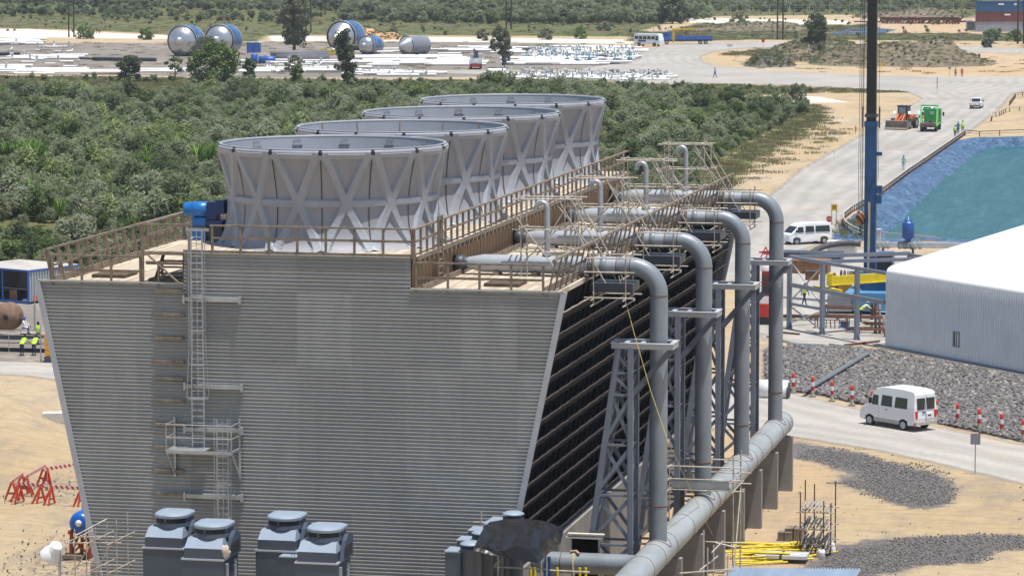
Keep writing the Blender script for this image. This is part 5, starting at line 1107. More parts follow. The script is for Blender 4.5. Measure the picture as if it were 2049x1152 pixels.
mb.tube([(cx+.62, cy_-.2, 10), (cx+.60, cy_-.2, 44)], .018, 5); mb.build('hoist_ropes', dark_steel, cr)
def stripes():
    m, t, b = newmat('hook_stripes'); v = objco(t); wv = t.nodes.new('ShaderNodeTexWave'); wv.inputs['Scale'].default_value = 1.1; wv.bands_direction = 'DIAGONAL'; t.links.new(v, wv.inputs[0]); t.links.new(ramp(t, wv.outputs[0], [(.48, (.02, .015, .01)), (.52, (.35, .13, .02))]), b.inputs['Base Color']); return m
mb = MB(); mb.lathe((cx-.75, cy_-.6, 7.0), [(0, .62), (.12, .6), (.34, .3), (.36, 0), (.30, -.35), (.12, -.62), (.0, -.64)], 16); hk = mb.build('hook_block', stripes(), cr)
mb = MB(); mb.tube([(cx-.75, cy_-.6, 6.4), (cx-.75, cy_-.6, 5.95), (cx-.62, cy_-.6, 5.8), (cx-.75, cy_-.6, 5.65), (cx-.88, cy_-.6, 5.8)], .07, 8); mb.build('hook', dark_steel, hk)
mb = MB(); mb.b2((cx-.3, cy_-3.0, 1.35), (cx+3.3, cy_-.6, 2.7)); mb.b2((cx-1.2, cy_-.5, 1.3), (cx+2.5, cy_+1.6, 2.5)); mb.build('superstructure', mcb, cr)
mb = MB(); mb.b2((cx+.6, cy_-.9, 2.6), (cx+1.9, cy_+.6, 4.3)); cb_ = mb.build('cab', mcb, cr); MB().b2((cx+.7, cy_-.95, 3.0), (cx+1.8, cy_-.91, 4.15)).build('windscreen', glass_dark, cb_)
mb = MB(); mb.b2((cx-1.6, cy_-3.4, .6), (cx+4.2, cy_+1.8, 1.3)); mb.build('carrier', pm('crane_light_blue', (.10, .30, .52), .35, .1, .08, 1), cr)
for k in range(4): MB().lathe((cx-1.0+k*1.45, cy_-3.35, .6), [(0, -.25), (.35, -.25), (.55, -.2), (.58, 0), (.55, .15), (0, .15)], 20, axis='Y').build('wheel', black, cr)
mb = MB(); mb.b2((cx-1.4, cy_-5.5, .5), (cx+.9, cy_-3.6, 1.1)); mb.build('deck_plate', galv, cr)
# light blue engine housing beside it
q = G(1738, 628); t = thing('generator', 'light blue engine housing with slatted grey side behind the frame', 'generator', q); mb = MB(); mb.b2((q.x-1.2, q.y-.6, .3), (q.x+2.6, q.y+1.2, 1.7)); mb.build('housing', MATS['crane_light_blue'], t); mb = MB()
for j in range(9): mb.b2((q.x-3.2, q.y-.5, .3+j*.13), (q.x-1.25, q.y-.45, .38+j*.13))
mb.b2((q.x-3.2, q.y-.44, .2), (q.x-1.25, q.y+1, 1.5)); mb.build('slatted_panel', galv, t)
# silver pipe run and blue motor valve at the pond
q = G(1757, 520); yy = q.y+3; a = YP(1757, 489, yy); b_ = YP(1960, 492, yy-6); pr = thing('pump_pipe', 'silver flanged pipeline running along the near end of the pond', 'pipeline', (a.x, a.y, 0)); ax = (b_-a)
mb = MB(); mb.tube([a, a+ax*1.6], .27, 20); mb.build('pipe', pm('bright_silver', (.62, .62, .60), .3, .7, .08, 1), pr)
dirn = ax.normalized()
mb = MB()
for f in (.0, .06, .10, .22, .27, .33, .37, .42): c = a+ax*f; mb.tube([c-dirn*.05, c+dirn*.05], .40 if f else .42, 20)
mb.build('flanges', galv, pr)
c = a+ax*.30; mb = MB(); mb.tube([c-dirn*.55, c+dirn*.55], .36, 20); mb.build('valve_body', pm('valve_steel', (.24, .26, .28), .4, .3, .1, 1), pr)
v_ = c+Vector((-.0, 0, .35)); mb = MB(); mb.lathe(v_, [(.25, 0), (.25, .12), (.50, .3), (.56, .36), (.56, 1.6), (.50, 1.72), (.35, 1.78), (.30, 1.95), (.12, 2.0), (.1, 2.25), (0, 2.25)], 22)
for k in range(5): aa = k*1.256; mb.b2((v_.x+.33*math.cos(aa)-.04, v_.y+.33*math.sin(aa)-.04, v_.z+1.75), (v_.x+.33*math.cos(aa)+.04, v_.y+.33*math.sin(aa)+.04, v_.z+1.98))
mb.build('blue_motor', pm('pump_blue', (.02, .09, .30), .4, .1, .1, 1), pr)
mb = MB(); mb.tube([a, a-dirn*.8], .2, 14); mb.build('end_spool', dark_steel, pr)
for f in (.05, .35, .7, 1.0, 1.3): c = a+ax*f; MB().b2((c.x-.1, c.y-.1, 0), (c.x+.1, c.y+.1, c.z-.26)).build('support', dark_steel, pr)
hs = [YP(x, y, yy-dy) for x, y, dy in ((1722, 488, 0), (1700, 486, 0), (1680, 487, .5), (1660, 490, 1), (1640, 496, 2), (1622, 506, 3), (1612, 520, 4))]; mb = MB(); mb.tube(hs, .27, 14); tag(mb.build('suction_hose', pm('dark_hose', (.07, .065, .07), .75, 0, .15, 3)), 'thick dark flexible hose arching down from the silver pipeline', 'hose')
for k, (x, y, sz, mt, lb) in enumerate(((1685, 507, (2.6, 1.4, 1.1), pm('pale_cabinet', (.48, .45, .42), .7, 0, .05, 1), 'pale low cabinet beneath the dark hose'), (1752, 500, (.9, .9, 1.9), MATS['pale_cabinet'], 'grey upright cabinet right behind the crane jib'), (1600, 545, (5.2, 2.2, 1.1), pm('rust_skip', (.25, .12, .06), .85, 0, .25, 1.5), 'rusty open skip behind the far frame column'), (1625, 525, (5.4, 2.4, .9), dark_steel, 'flat dark covered load behind the open frame'))):
    q = G(x, y); t = thing(['cabinet', 'cabinet', 'skip', 'covered_load'][k], lb, ['cabinet', 'cabinet', 'skip', 'load'][k], q); mb = MB(); mb.b2((q.x-sz[0]/2, q.y-sz[1]/2, 0), (q.x+sz[0]/2, q.y+sz[1]/2, sz[2])); mb.build('casing', mt, t)
    mb = MB(); mb.b2((q.x-sz[0]/2-.05, q.y-sz[1]/2-.05, sz[2]), (q.x+sz[0]/2+.05, q.y+sz[1]/2+.05, sz[2]+.07)); mb.build('lid' if k != 2 else 'rim', mt if k != 0 else white_paint, t)
    if k == 2:
        mb = MB()
        for j in range(9): mb.b2((q.x-2.6+j*.64, q.y-1.18, 0), (q.x-2.5+j*.64, q.y-1.1, 1.1))
        mb.build('ribs', mt, t)
for k, (x, y) in enumerate(((1690, 600), (1725, 600))):   # yellow machines
    q = G(x, y); t = thing('work_machine', ['left', 'right'][k]+' orange and yellow work machine seen through the frame', 'machine', q, 'yellow machines behind the frame'); mb = MB(); mb.b2((q.x-.5, q.y-.5, .5), (q.x+.5, q.y+.8, 1.3)); mb.beam((q.x-.2, q.y, 1.0), (q.x-.9, q.y-.3, 2.2), .25); mb.beam((q.x-.9, q.y-.3, 2.2), (q.x-1.2, q.y-.4, .9), .22); mb.build('machine_body', pm('machine_orange', (.45, .22, .02), .5, 0, .15, 2), t)
    for dx in (-.6, .6): MB().lathe((q.x+dx, q.y, .55), [(0, -.15), (.5, -.15), (.55, 0), (.5, .15), (0, .15)], 16, axis='X').build('wheel', black, t)
# ================= VEHICLES =================
def heading(pa, pb): d = pa-pb; return math.atan2(d.y, d.x)
def wheel(par, x, y, r, w_=.22, name='wheel'):
    s = 1 if y > 0 else -1
    o = MB().lathe((x, y, r), [(0, -w_/2), (r*.8, -w_/2), (r, -w_/2+.03), (r, w_/2-.03), (r*.8, w_/2), (r*.6, w_/2-.02)][::1], 20, axis='Y').build(name, black, par)
    MB().lathe((x, y+s*w_*.36, r), [(0, s*.05), (r*.3, s*.03), (r*.55, 0), (r*.62, s*.04), (r*.62, -s*.04)], 16, axis='Y').build('rim', galv, o); return o
def shell(par, prof, W, mat, tumble, zsh, name='body', inset=.0):
    """side profile (x,z) extruded across the width; narrows above the shoulder zsh"""
    mb = MB(); n = len(prof); A = []; 
    def hw(z): return W/2-(max(0, z-zsh))*tumble
    for s in (-1, 1):
        A += [(x, s*hw(z), z) for x, z in prof]
    mb.add(A, [tuple(range(n)), tuple(range(n, 2*n))[::-1]]+[(i, (i+1) % n, n+(i+1) % n, n+i) for i in range(n)])
    o = mb.build(name, mat, par); bv_ = o.modifiers.new('b', 'BEVEL'); bv_.width = .05; bv_.segments = 2; bv_.limit_method = 'ANGLE'; bv_.angle_limit = R(25); return o
def sidewin(par, x0, x1, z0, z1, W, tumble, zsh, mat=None, name='side_window'):
    out = []
    for s in (-1, 1):
        q = lambda x, z, o: (x, s*(W/2-max(0, z-zsh)*tumble+o), z)
        mb = MB(); mb.add([q(x0, z0, .012), q(x1, z0, .012), q(x1-.04, z1, .012), q(x0+.04, z1, .012), q(x0, z0, -.03), q(x1, z0, -.03), q(x1-.04, z1, -.03), q(x0+.04, z1, -.03)], [(0, 1, 2, 3), (0, 1, 5, 4), (1, 2, 6, 5), (2, 3, 7, 6), (3, 0, 4, 7)]); out.append(mb.build(name, mat or glass_dark, par))
    return out
van_white = pm('van_white', (.74, .75, .77), .25, 0, .03, 1); dirty_sill = pm('dusty_sill', (.42, .38, .34), .7, 0, .1, 3)
def place(t, loc, rz): t.location = loc; t.rotation_euler = (0, 0, rz)
# white high-roof van on the paved track
a, b_, c = G(1743, 851), G(1803, 861), G(1850, 858); rz = heading(a, b_); v1 = thing('van', 'white high-roof van driving along the paved track past the bollards', 'van', (0, 0, 0)); W = 1.95; L = 4.75
prof = [(-2.3, .45), (-2.35, .8), (-2.32, 1.5), (-2.25, 2.3), (-2.1, 2.46), (-1.2, 2.52), (.4, 2.5), (1.0, 2.38), (1.35, 2.0), (1.75, 1.35), (2.2, 1.15), (2.38, .9), (2.42, .5), (2.3, .36), (1.95, .34), (1.9, .62), (1.55, .74), (1.2, .62), (1.15, .34), (-.95, .34), (-1.0, .62), (-1.35, .74), (-1.7, .62), (-1.75, .36)]
bo_ = shell(v1, prof, W, van_white, .12, 1.25)
for x0, x1 in ((-1.35+.95, .55), (-1.7, -.62)): sidewin(v1, x0, x1, 1.35, 2.0, W, .12, 1.25)
sidewin(v1, .78, 1.32, 1.35, 1.95, W, .12, 1.25, name='door_window')
for y0, y1 in ((-.72, -.1), (.1, .72)): MB().b2((-2.36, y0, 1.35), (-2.26, y1, 2.05)).build('rear_window', glass_dark, v1)
MB().prism([(1.38, -.8, 1.98), (1.78, -.8, 1.38), (1.76, -.8, 1.35), (1.33, -.8, 1.95)], (0, 1.6, 0)).build('windscreen', glass_dark, v1)
for s in (-1, 1):
    MB().b2((-2.38, s*.80-.09, .82), (-2.28, s*.80+.09, 1.28)).build('tail_light', pm('tail_light_red', (.6, .02, .01), .3, 0, .05, 4), v1)
    MB().b2((-2.40, s*.80-.16, .45), (-2.3, s*.80+.16, .56)).build('reflector', MATS['tail_light_red'], v1)
    MB().b2((1.35, s*1.02-.08, 1.42), (1.5, s*1.02+.08, 1.75)).build('mirror', black, v1)
MB().b2((-2.42, -.92, .42), (-2.3, .92, .62)).build('bumper', dirty_sill, v1)
MB().b2((-2.385, -.55, .82), (-2.33, -.02, 1.12)).build('plate_recess', van_white, v1); pt_ = MB().b2((-2.39, -.42, .92), (-2.38, -.14, 1.02)).build('number_plate', dark_steel, v1)
MB().b2((-2.36, -.01, .65), (-2.34, .012, 2.2)).build('door_gap', dark_steel, v1)
mb = MB()
for s in (-1, 1): mb.b2((-.95, s*.975-.01, .36), (1.15, s*.975+.01, .58)); mb.b2((.72, s*.982-.004, .6), (.735, s*.982+.004, 1.3))
mb.build('sill', dirty_sill, v1)
MB().b2((.0, .98, 1.12), (.18, 1.0, 1.17)).build('door_handle', dark_steel, v1); MB().b2((-2.38, .08, 1.15), (-2.35, .3, 1.22)).build('rear_handle', dark_steel, v1)
for x in (-1.35, 1.55):
    for y in (-.86, .86): wheel(v1, x, y, .35)
mid = (a+b_)/2; nrm_ = Vector((-math.sin(rz), math.cos(rz), 0)); 
if nrm_.dot(c-b_) < 0: nrm_ = -nrm_
place(v1, mid+nrm_*.95-Vector((math.cos(rz), math.sin(rz), 0))*.1, rz)
# white minibus behind the far riser
def minibus():
    t = thing('minibus', 'white minibus parked on the gravel road behind the farthest riser pipe', 'minibus', (0, 0, 0)); W = 1.75
    prof = [(-2.35, .5), (-2.38, 1.1), (-2.3, 1.9), (-2.1, 2.02), (0, 2.06), (1.0, 1.98), (1.35, 1.75), (2.0, 1.15), (2.3, 1.02), (2.38, .7), (2.36, .35), (1.95, .3), (1.85, .66), (1.5, .74), (1.15, .66), (1.05, .3), (-1.05, .3), (-1.15, .66), (-1.5, .74), (-1.85, .66), (-1.95, .35)]
    shell(t, prof, W, van_white, .16, 1.1)
    for x0, x1 in ((-2.15, -.55), (-.42, .55)): sidewin(t, x0, x1, 1.2, 1.76, W, .16, 1.1)
    sidewin(t, .75, 1.42, 1.2, 1.7, W, .16, 1.1, name='door_window'); MB().prism([(1.40, -.7, 1.74), (2.02, -.7, 1.18), (1.98, -.7, 1.15), (1.35, -.7, 1.72)], (0, 1.4, 0)).build('windscreen', glass_dark, t)
    for s in (-1, 1): MB().b2((1.5, s*.92-.06, 1.2), (1.62, s*.92+.06, 1.45)).build('mirror', black, t); MB().b2((2.33, s*.6-.15, .72), (2.4, s*.6+.15, .9)).build('headlight', pm('lamp_glass', (.6, .6, .58), .1, 0, .05, 4), t)
    for x in (-1.5, 1.5):
        for y in (-.78, .78): wheel(t, x, y, .33)
    return t
mbus = minibus(); a, b_ = G(1584, 491), G(1645, 488); place(mbus, (a+b_)/2+Vector((-.2, .85, 0)), heading(a, b_))
# pickups
def pickup(lab):
    t = thing('pickup', lab, 'pickup', (0, 0, 0)); W = 1.8
    prof = [(-2.5, .5), (-2.5, 1.08), (-.75, 1.08), (-.7, 1.1), (-.55, 1.72), (.5, 1.75), (1.15, 1.12), (2.3, 1.0), (2.45, .6), (2.35, .4), (2.0, .38), (1.9, .7), (1.55, .8), (1.2, .7), (1.1, .38), (-1.05, .38), (-1.15, .7), (-1.5, .8), (-1.85, .7), (-1.95, .45)]
    shell(t, prof, W, van_white, .18, 1.08)
    sidewin(t, -.5, .7, 1.15, 1.6, W, .18, 1.08)
    MB().b2((-.72, -.66, 1.18), (-.60, .66, 1.62)).build('rear_window', glass_dark, t); MB().prism([(.56, -.65, 1.7), (1.16, -.65, 1.15), (1.1, -.65, 1.12), (.5, -.65, 1.66)], (0, 1.3, 0)).build('windscreen', glass_dark, t)
    MB().b2((-2.4, -.75, 1.05), (-.85, .75, 1.092)).build('load_bed', dark_steel, t); MB().b2((-2.56, -.85, .42), (-2.48, .85, .62)).build('bumper', dark_steel, t); MB().b2((-2.52, -.25, .68), (-2.505, .25, .82)).build('number_plate', yellow, t)
    for s in (-1, 1): MB().b2((-2.53, s*.8-.07, .75), (-2.48, s*.8+.07, 1.0)).build('tail_light', MATS['tail_light_red'], t); MB().b2((.75, s*1.02-.1, 1.15), (.85, s*1.02+.1, 1.35)).build('mirror', black, t)
    for x in (-1.5, 1.55):
        for y in (-.78, .78): wheel(t, x, y, .38)
    return t
rd = heading(G(1990, 195), G(1900, 268))
pk = pickup('white pickup driving away alone on the gravel road at the right'); place(pk, G(1954, 217), rd-.04)
pk2 = copy_tree(pk, G(1859, 236), rd+math.pi-.35, 'white pickup half hidden behind the green skip truck', None)
# green skip truck, seen from behind
gg = pm('truck_green', (.02, .30, .06), .4, .05, .1, 1); gl = pm('frame_green', (.12, .52, .10), .4, .05, .08, 1); mud = pm('muddy_tan', (.26, .17, .12), .85, 0, .2, 2)
t = thing('skip_truck', 'green skip loader truck with raised arms driving away behind the wheel loader', 'truck', (0, 0, 0))
MB().b2((-3.4, -1.0, .7), (3.2, 1.0, 1.0)).build('chassis', dark_steel, t); mb = MB(); mb.b2((1.9, -1.2, 1.0), (3.5, 1.2, 3.1)); cb_ = mb.build('cab', gg, t); MB().b2((3.48, -1.0, 1.9), (3.53, 1.0, 2.8)).build('windscreen', glass_dark, cb_)
MB().b2((1.3, -1.05, 1.0), (1.55, 1.05, 3.0)).build('headboard', gg, t); MB().b2((1.27, -.35, 2.3), (1.29, .25, 2.75)).build('mesh_window', galv, t)
MB().b2((-3.3, -1.1, 1.02), (1.25, 1.1, 1.12)).build('deck', mud, t); mb = MB(); mb.prism([(-3.3, -1.15, .8), (-3.3, 1.15, .8), (-3.5, 1.15, 1.35), (-3.5, -1.15, 1.35)], (.08, 0, .02)); mb.build('tail_panel', mud, t)
for y in (-.75, 0, .75): MB().b2((-3.56, y-.06, .8), (-3.5, y+.06, 1.7)).build('tail_hook', mud, t)
for s in (-1, 1):
    MB().beam((-2.9, s*1.18, 1.0), (-1.6, s*1.18, 3.75), .20, .24).build('lifting_arm', gl, t); MB().beam((-.2, s*1.18, 1.2), (-1.6, s*1.18, 3.3), .12).build('ram', galv, t)
    MB().beam((-3.3, s*1.2, .9), (1.0, s*1.2, 1.15), .12, .2).build('side_rail', gl, t); MB().b2((3.1, s*1.5-.12, 2.0), (3.25, s*1.5+.12, 2.6)).build('mirror', black, t)
MB().beam((-1.6, -1.3, 3.75), (-1.6, 1.3, 3.75), .20, .22).build('cross_beam', gl, t)
mb = MB(); mb.tube([(-1.2, -.5, 1.3), (-.6, 0, 1.55), (-1.0, .5, 1.25)], .12, 6); mb.tube([(-1.6, -.6, 1.2), (-1.1, .3, 1.35)], .1, 6); mb.build('chains', dark_steel, t)
for x in (-2.3, -1.2, 2.5):
    for y in (-1.02, 1.02): wheel(t, x, y, .52, .35)
place(t, G(1862, 262)+Vector((0, 0, 0)), rd-.03)
# wheel loader, facing the camera
org = pm('loader_orange', (.62, .16, .05), .5, .05, .15, 1.5); t = thing('wheel_loader', 'dusty orange wheel loader with a wide bucket and lit headlamps facing the camera', 'wheel loader', (0, 0, 0))
MB().b2((-3.2, -.9, .9), (-.2, .9, 2.0)).build('engine_hood', org, t); MB().b2((-.4, -.55, .8), (1.6, .55, 1.5)).build('front_frame', org, t)
mb = MB(); mb.b2((-.9, -.75, 2.0), (.6, .75, 3.35)); c_ = mb.build('cab', dark_steel, t); MB().b2((-1.0, -.85, 3.35), (.7, .85, 3.45)).build('cab_roof', dark_steel, c_); MB().b2((.6, -.5, 2.2), (.62, .5, 3.2)).build('windscreen', pm('pale_glass', (.30, .38, .38), .1, 0, .2, 2), c_)
for s in (-1, 1):
    MB().beam((.9, s*.5, 2.1), (2.9, s*.5, .7), .22, .35).build('lift_arm', org, t); lm_ = MB().b2((.75, s*1.15-.14, 2.3), (.9, s*1.15+.14, 2.6)); 
    m_, tt_, bb = newmat('headlamp_lit') if 'headlamp_lit' not in MATS else (MATS['headlamp_lit'], None, None)
    if tt_: bb.inputs['Emission Color'].default_value = (1, .93, .75, 1); bb.inputs['Emission Strength'].default_value = 2.0; MATS['headlamp_lit'] = m_
    lm_.build('headlamp', m_, t); MB().beam((.7, s*.6, 2.0), (.8, s*1.15, 2.3), .07).build('lamp_arm', dark_steel, t)
MB().beam((.5, 0, 2.1), (2.7, 0, 1.2), .16).build('tilt_link', org, t)
mb = MB(); bp2 = [(2.7, .15), (3.7, .12), (3.75, .2), (3.0, .35), (2.85, .75), (3.1, 1.35), (3.0, 1.4), (2.65, .9)]; mb.prism([(x, -1.65, z) for x, z in bp2], (0, 3.3, 0))
for s in (-1, 1): mb.prism([(2.7, s*1.65, .15), (3.7, s*1.65, .12), (3.1, s*1.65, 1.4), (2.7, s*1.65, 1.0)], (0, .05*s, 0))
mb.build('bucket', pm('bucket_grey_brown', (.26, .21, .18), .7, .2, .2, 1.5), t)
for x in (-2.0, 1.2):
    for y in (-1.15, 1.15): wheel(t, x, y, .82, .6)
place(t, G(1808, 258), -math.pi/2-.22)
# bus and crane truck far away
t = thing('bus', 'small white bus beyond the laydown yard beside the blue truck', 'bus', (0, 0, 0)); prof = [(-3.5, .5), (-3.55, 1.6), (-3.45, 2.9), (-3.2, 3.05), (2.9, 3.05), (3.3, 2.85), (3.6, 1.5), (3.6, .5), (2.7, .45), (2.5, .9), (2.1, .95), (1.7, .9), (1.5, .45), (-1.5, .45), (-1.7, .9), (-2.1, .95), (-2.5, .9), (-2.7, .45)]
shell(t, prof, 2.2, pm('bus_white', (.7, .74, .78), .3, 0, .04, .5), .06, 1.5)
for k in range(5): sidewin(t, -3.3+k*1.15, -2.3+k*1.15, 1.7, 2.5, 2.2, .06, 1.5)
sidewin(t, 2.45, 3.2, 1.5, 2.5, 2.2, .06, 1.5, name='door_window'); MB().b2((-2.3, -1.13, 1.1), (-.2, -1.11, 1.55)).build('dark_logo_band', pm('logo_band', (.05, .06, .25), .5, 0, .5, 3), t)
for x in (-2.1, 2.1):
    for y in (-.95, .95): wheel(t, x, y, .42)
place(t, G(1298, 93), heading(G(1360, 93), G(1270, 91)))
def crane_truck(lab, body, cabm, bm, L=9.6, craneM=yellow):
    t = thing('crane_truck', lab, 'truck', (0, 0, 0)); MB().b2((-L/2, -.6, .8), (L/2-.6, .6, 1.15)).build('chassis', dark_steel, t)
    mb = MB(); mb.prism([(L/2-2.1, -1.2, 1.0), (L/2, -1.2, 1.0), (L/2, -1.2, 1.9), (L/2-.25, -1.2, 2.9), (L/2-.5, -1.2, 3.0), (L/2-2.1, -1.2, 3.0)], (0, 2.4, 0)); c_ = mb.build('cab', cabm, t); MB().b2((L/2-1.3, -1.215, 2.0), (L/2-.4, 1.215, 2.65)).build('door_window', glass_dark, c_); MB().b2((L/2-.1, -1, 2.0), (L/2+.02, 1, 2.6)).build('windscreen', glass_dark, c_)
    mb = MB(); mb.b2((-L/2, -1.22, 1.2), (L/2-3.4, 1.22, 1.3))
    for s in (-1, 1): mb.b2((-L/2, s*1.22-.03, 1.2), (L/2-3.4, s*1.22+.03, 1.95))
    mb.b2((-L/2-.03, -1.2, 1.2), (-L/2+.03, 1.2, 1.95)); mb.b2((L/2-3.45, -1.2, 1.2), (L/2-3.4, 1.2, 2.2)); mb.build('flatbed', body, t)
    mb = MB(); x = L/2-2.7; mb.b2((x-.3, -.5, 1.1), (x+.3, .5, 2.6)); mb.b2((x-.2, -.25, 2.6), (x+.2, .25, 3.6)); mb.build('crane_post', craneM, t)
    if craneM is yellow or craneM.name.startswith('crane_y'):
        mb = MB(); mb.beam((x+.3, 0, 3.6), (x-5.2, 0, 3.75), .35, .42); mb.beam((x-5.0, 0, 3.8), (x-6.0, 0, 3.3), .25, .3); mb.beam((x-5.6, 0, 3.5), (x-5.5, 0, 2.6), .12); mb.beam((x-.1, 0, 2.7), (x-1.6, 0, 3.6), .15); mb.build('crane_boom', craneM, t)
    else:
        mb = MB(); mb.beam((x, 0, 3.4), (x-1.7, .3, 4.0), .3, .35); mb.beam((x-1.7, .3, 4.0), (x-2.2, .1, 2.4), .25, .3); mb.beam((x-1.0, -.4, 2.2), (x-1.6, -.4, 3.8), .2); mb.build('crane_boom', craneM, t)
    for s in (-1, 1): MB().b2((x-.15, s*1.15-.08, .3), (x+.1, s*1.15+.08, 1.6)).build('outrigger', craneM, t)
    for xx in (-L/2+1.6, -L/2+2.9, L/2-1.1):
        for y in (-1.0, 1.0): wheel(t, xx, y, .5, .35)
    return t
cyel = pm('crane_yellow', (.70, .40, .01), .45, 0, .12, 1.5)
t = crane_truck('blue flatbed truck with a yellow folded crane arm beside the small bus', blue, blue, None, 12.2, cyel); place(t, G(1375, 89), heading(G(1325, 88.4), G(1425, 88.4)))
t2 = crane_truck('red and white lorry with a dark folded crane in the laydown yard', pm('lorry_white', (.62, .63, .66), .4, 0, .06, 1), MATS['lorry_white'], None, 7.0, dark_steel); MB().b2((-3.56, -1.1, .5), (-3.5, 1.1, 1.2)).build('red_tail', pm('lorry_red', (.28, .03, .03), .5, 0, .1, 1), t2); MB().b2((-3.58, -.5, 1.45), (-3.54, .5, 1.95)).build('white_board', white_paint, t2); MB().b2((-3.3, -1.21, .55), (3.0, 1.21, .78)).build('red_skirt', MATS['lorry_red'], t2); place(t2, G(952, 138), heading(G(972, 118), G(948, 146)))
# orange machine edge at the left behind the tower
q = G(112, 724); t = thing('yellow_machine', 'orange-yellow machine end showing behind the left edge of the cooling tower', 'machine', q); mb = MB()
for k in range(4): mb.b2((q.x-.65, q.y-.5, .5+k*.4), (q.x+1.6, q.y+.6, .84+k*.4))
mb.b2((q.x-.5, q.y-.4, .4), (q.x+1.5, q.y+.5, 2.2)); mb.build('body', pm('machine_yellow', (.75, .32, .01), .45, 0, .1, 2), t); MB().b2((q.x-.67, q.y-.55, 0), (q.x+1.6, q.y+.6, .42)).build('base', dark_steel, t)
# red machine behind riser pipes
q = G(1528, 650); t = thing('red_machine', 'tall red and white machine half hidden behind the farthest riser pipe', 'machine', q); MB().b2((q.x-.6, q.y, .6), (q.x+1.0, q.y+2, 1.6)).build('base', red, t)
MB().b2((q.x-.4, q.y+.1, 1.62), (q.x+.7, q.y+1.6, 2.2)).build('panel', white_paint, t); MB().b2((q.x-.2, q.y+.2, 2.22), (q.x+.8, q.y+1.6, 4.1)).build('engine_cover', pm('dull_red', (.30, .03, .03), .6, 0, .25, 1.5), t)
mb = MB()
for k in range(6): mb.b2((q.x-.22, q.y+.14, 2.4+k*.27), (q.x+.6, q.y+.19, 2.5+k*.27))
mb.build('grille', dark_steel, t)
MB().lathe((q.x+.1, q.y+.8, 4.5), [(.45, -.4), (.45, 0), (.3, .2), (0, .25)], 18).build('dome', white_paint, t); MB().b2((q.x-.62, q.y-.02, 0), (q.x+1.0, q.y+2.0, .58)).build('tracks', black, t)
# red barriers behind
for k, (x, y) in enumerate(((1532, 518), (1541, 521), (1549, 519))):
    q = G(x, y); mb = MB(); mb.beam(q+Vector((-.5, 0, 0)), q+Vector((0, 0, 1.1)), .1); mb.beam(q+Vector((.5, 0, 0)), q+Vector((0, 0, 1.1)), .1); mb.beam(q+Vector((-.6, 0, .6)), q+Vector((.6, 0, .7)), .12, .16); tag(mb.build('barrier', red), 'small red trestle by the road just left of the farthest riser pipe', 'barrier', 'red trestles behind the farthest riser')

# clutter in the frame yard
g = random.Random(21)
for k, (x, y, kind) in enumerate(((1668, 575, 0), (1690, 572, 1), (1712, 560, 0), (1700, 610, 2), (1680, 620, 2), (1752, 640, 1), (1765, 655, 2), (1655, 640, 2), (1690, 655, 0), (1730, 665, 2), (1760, 668, 1), (1742, 608, 0), (1625, 560, 0), (1560, 640, 2), (1600, 640, 2))):
    q = G(x, y)
    if kind == 0:
        t = thing('tool_crate', ['rusty crate in the frame yard behind the yellow girder, left', 'dark crate in the frame yard near the blue crane', 'blue crate among the rusty tables in the frame yard'][k % 3], 'crate', q, 'crates in the frame yard'); a_ = g.uniform(.4, .8); MB().box((q.x, q.y, a_/2), (a_*1.5, a_, a_)).build('box', [rustm, dark_steel, blue][k % 3], t); MB().box((q.x, q.y, a_+.03), (a_*1.6, a_*1.1, .05)).build('lid', dark_steel, t)
    elif kind == 1:
        t = thing('gas_rack', 'rusty frame holding upright bottles in the steel frame yard', 'bottle rack', q, 'bottle racks in the frame yard')
        for j in range(3): MB().lathe((q.x-.3+.3*j, q.y, 0), [(.11, 0), (.11, 1.2), (.04, 1.35), (0, 1.4)], 10).build('bottle', [dark_steel, rustm, galv][j], t)
        mb = MB(); mb.beam((q.x-.5, q.y-.15, .8), (q.x+.5, q.y-.15, .8), .05); mb.build('bar', rustm, t)
    else:
        t = thing('section_bundle', 'bundle of rusty steel sections on timber bearers in the frame yard', 'steel bundle', q, 'steel bundles in the frame yard')
        for j in range(5): MB().beam((q.x-1.3+g.uniform(-.2, .2), q.y-.3+.15*j, .25+.1*(j % 2)), (q.x+1.3, q.y-.35+.17*j, .25+.1*(j % 2)), .11).build('section', rustm if j % 2 else dark_steel, t)
        for dx in (-.8, .8): MB().box((q.x+dx, q.y, .08), (.12, 1.1, .16)).build('bearer', timber2, t)
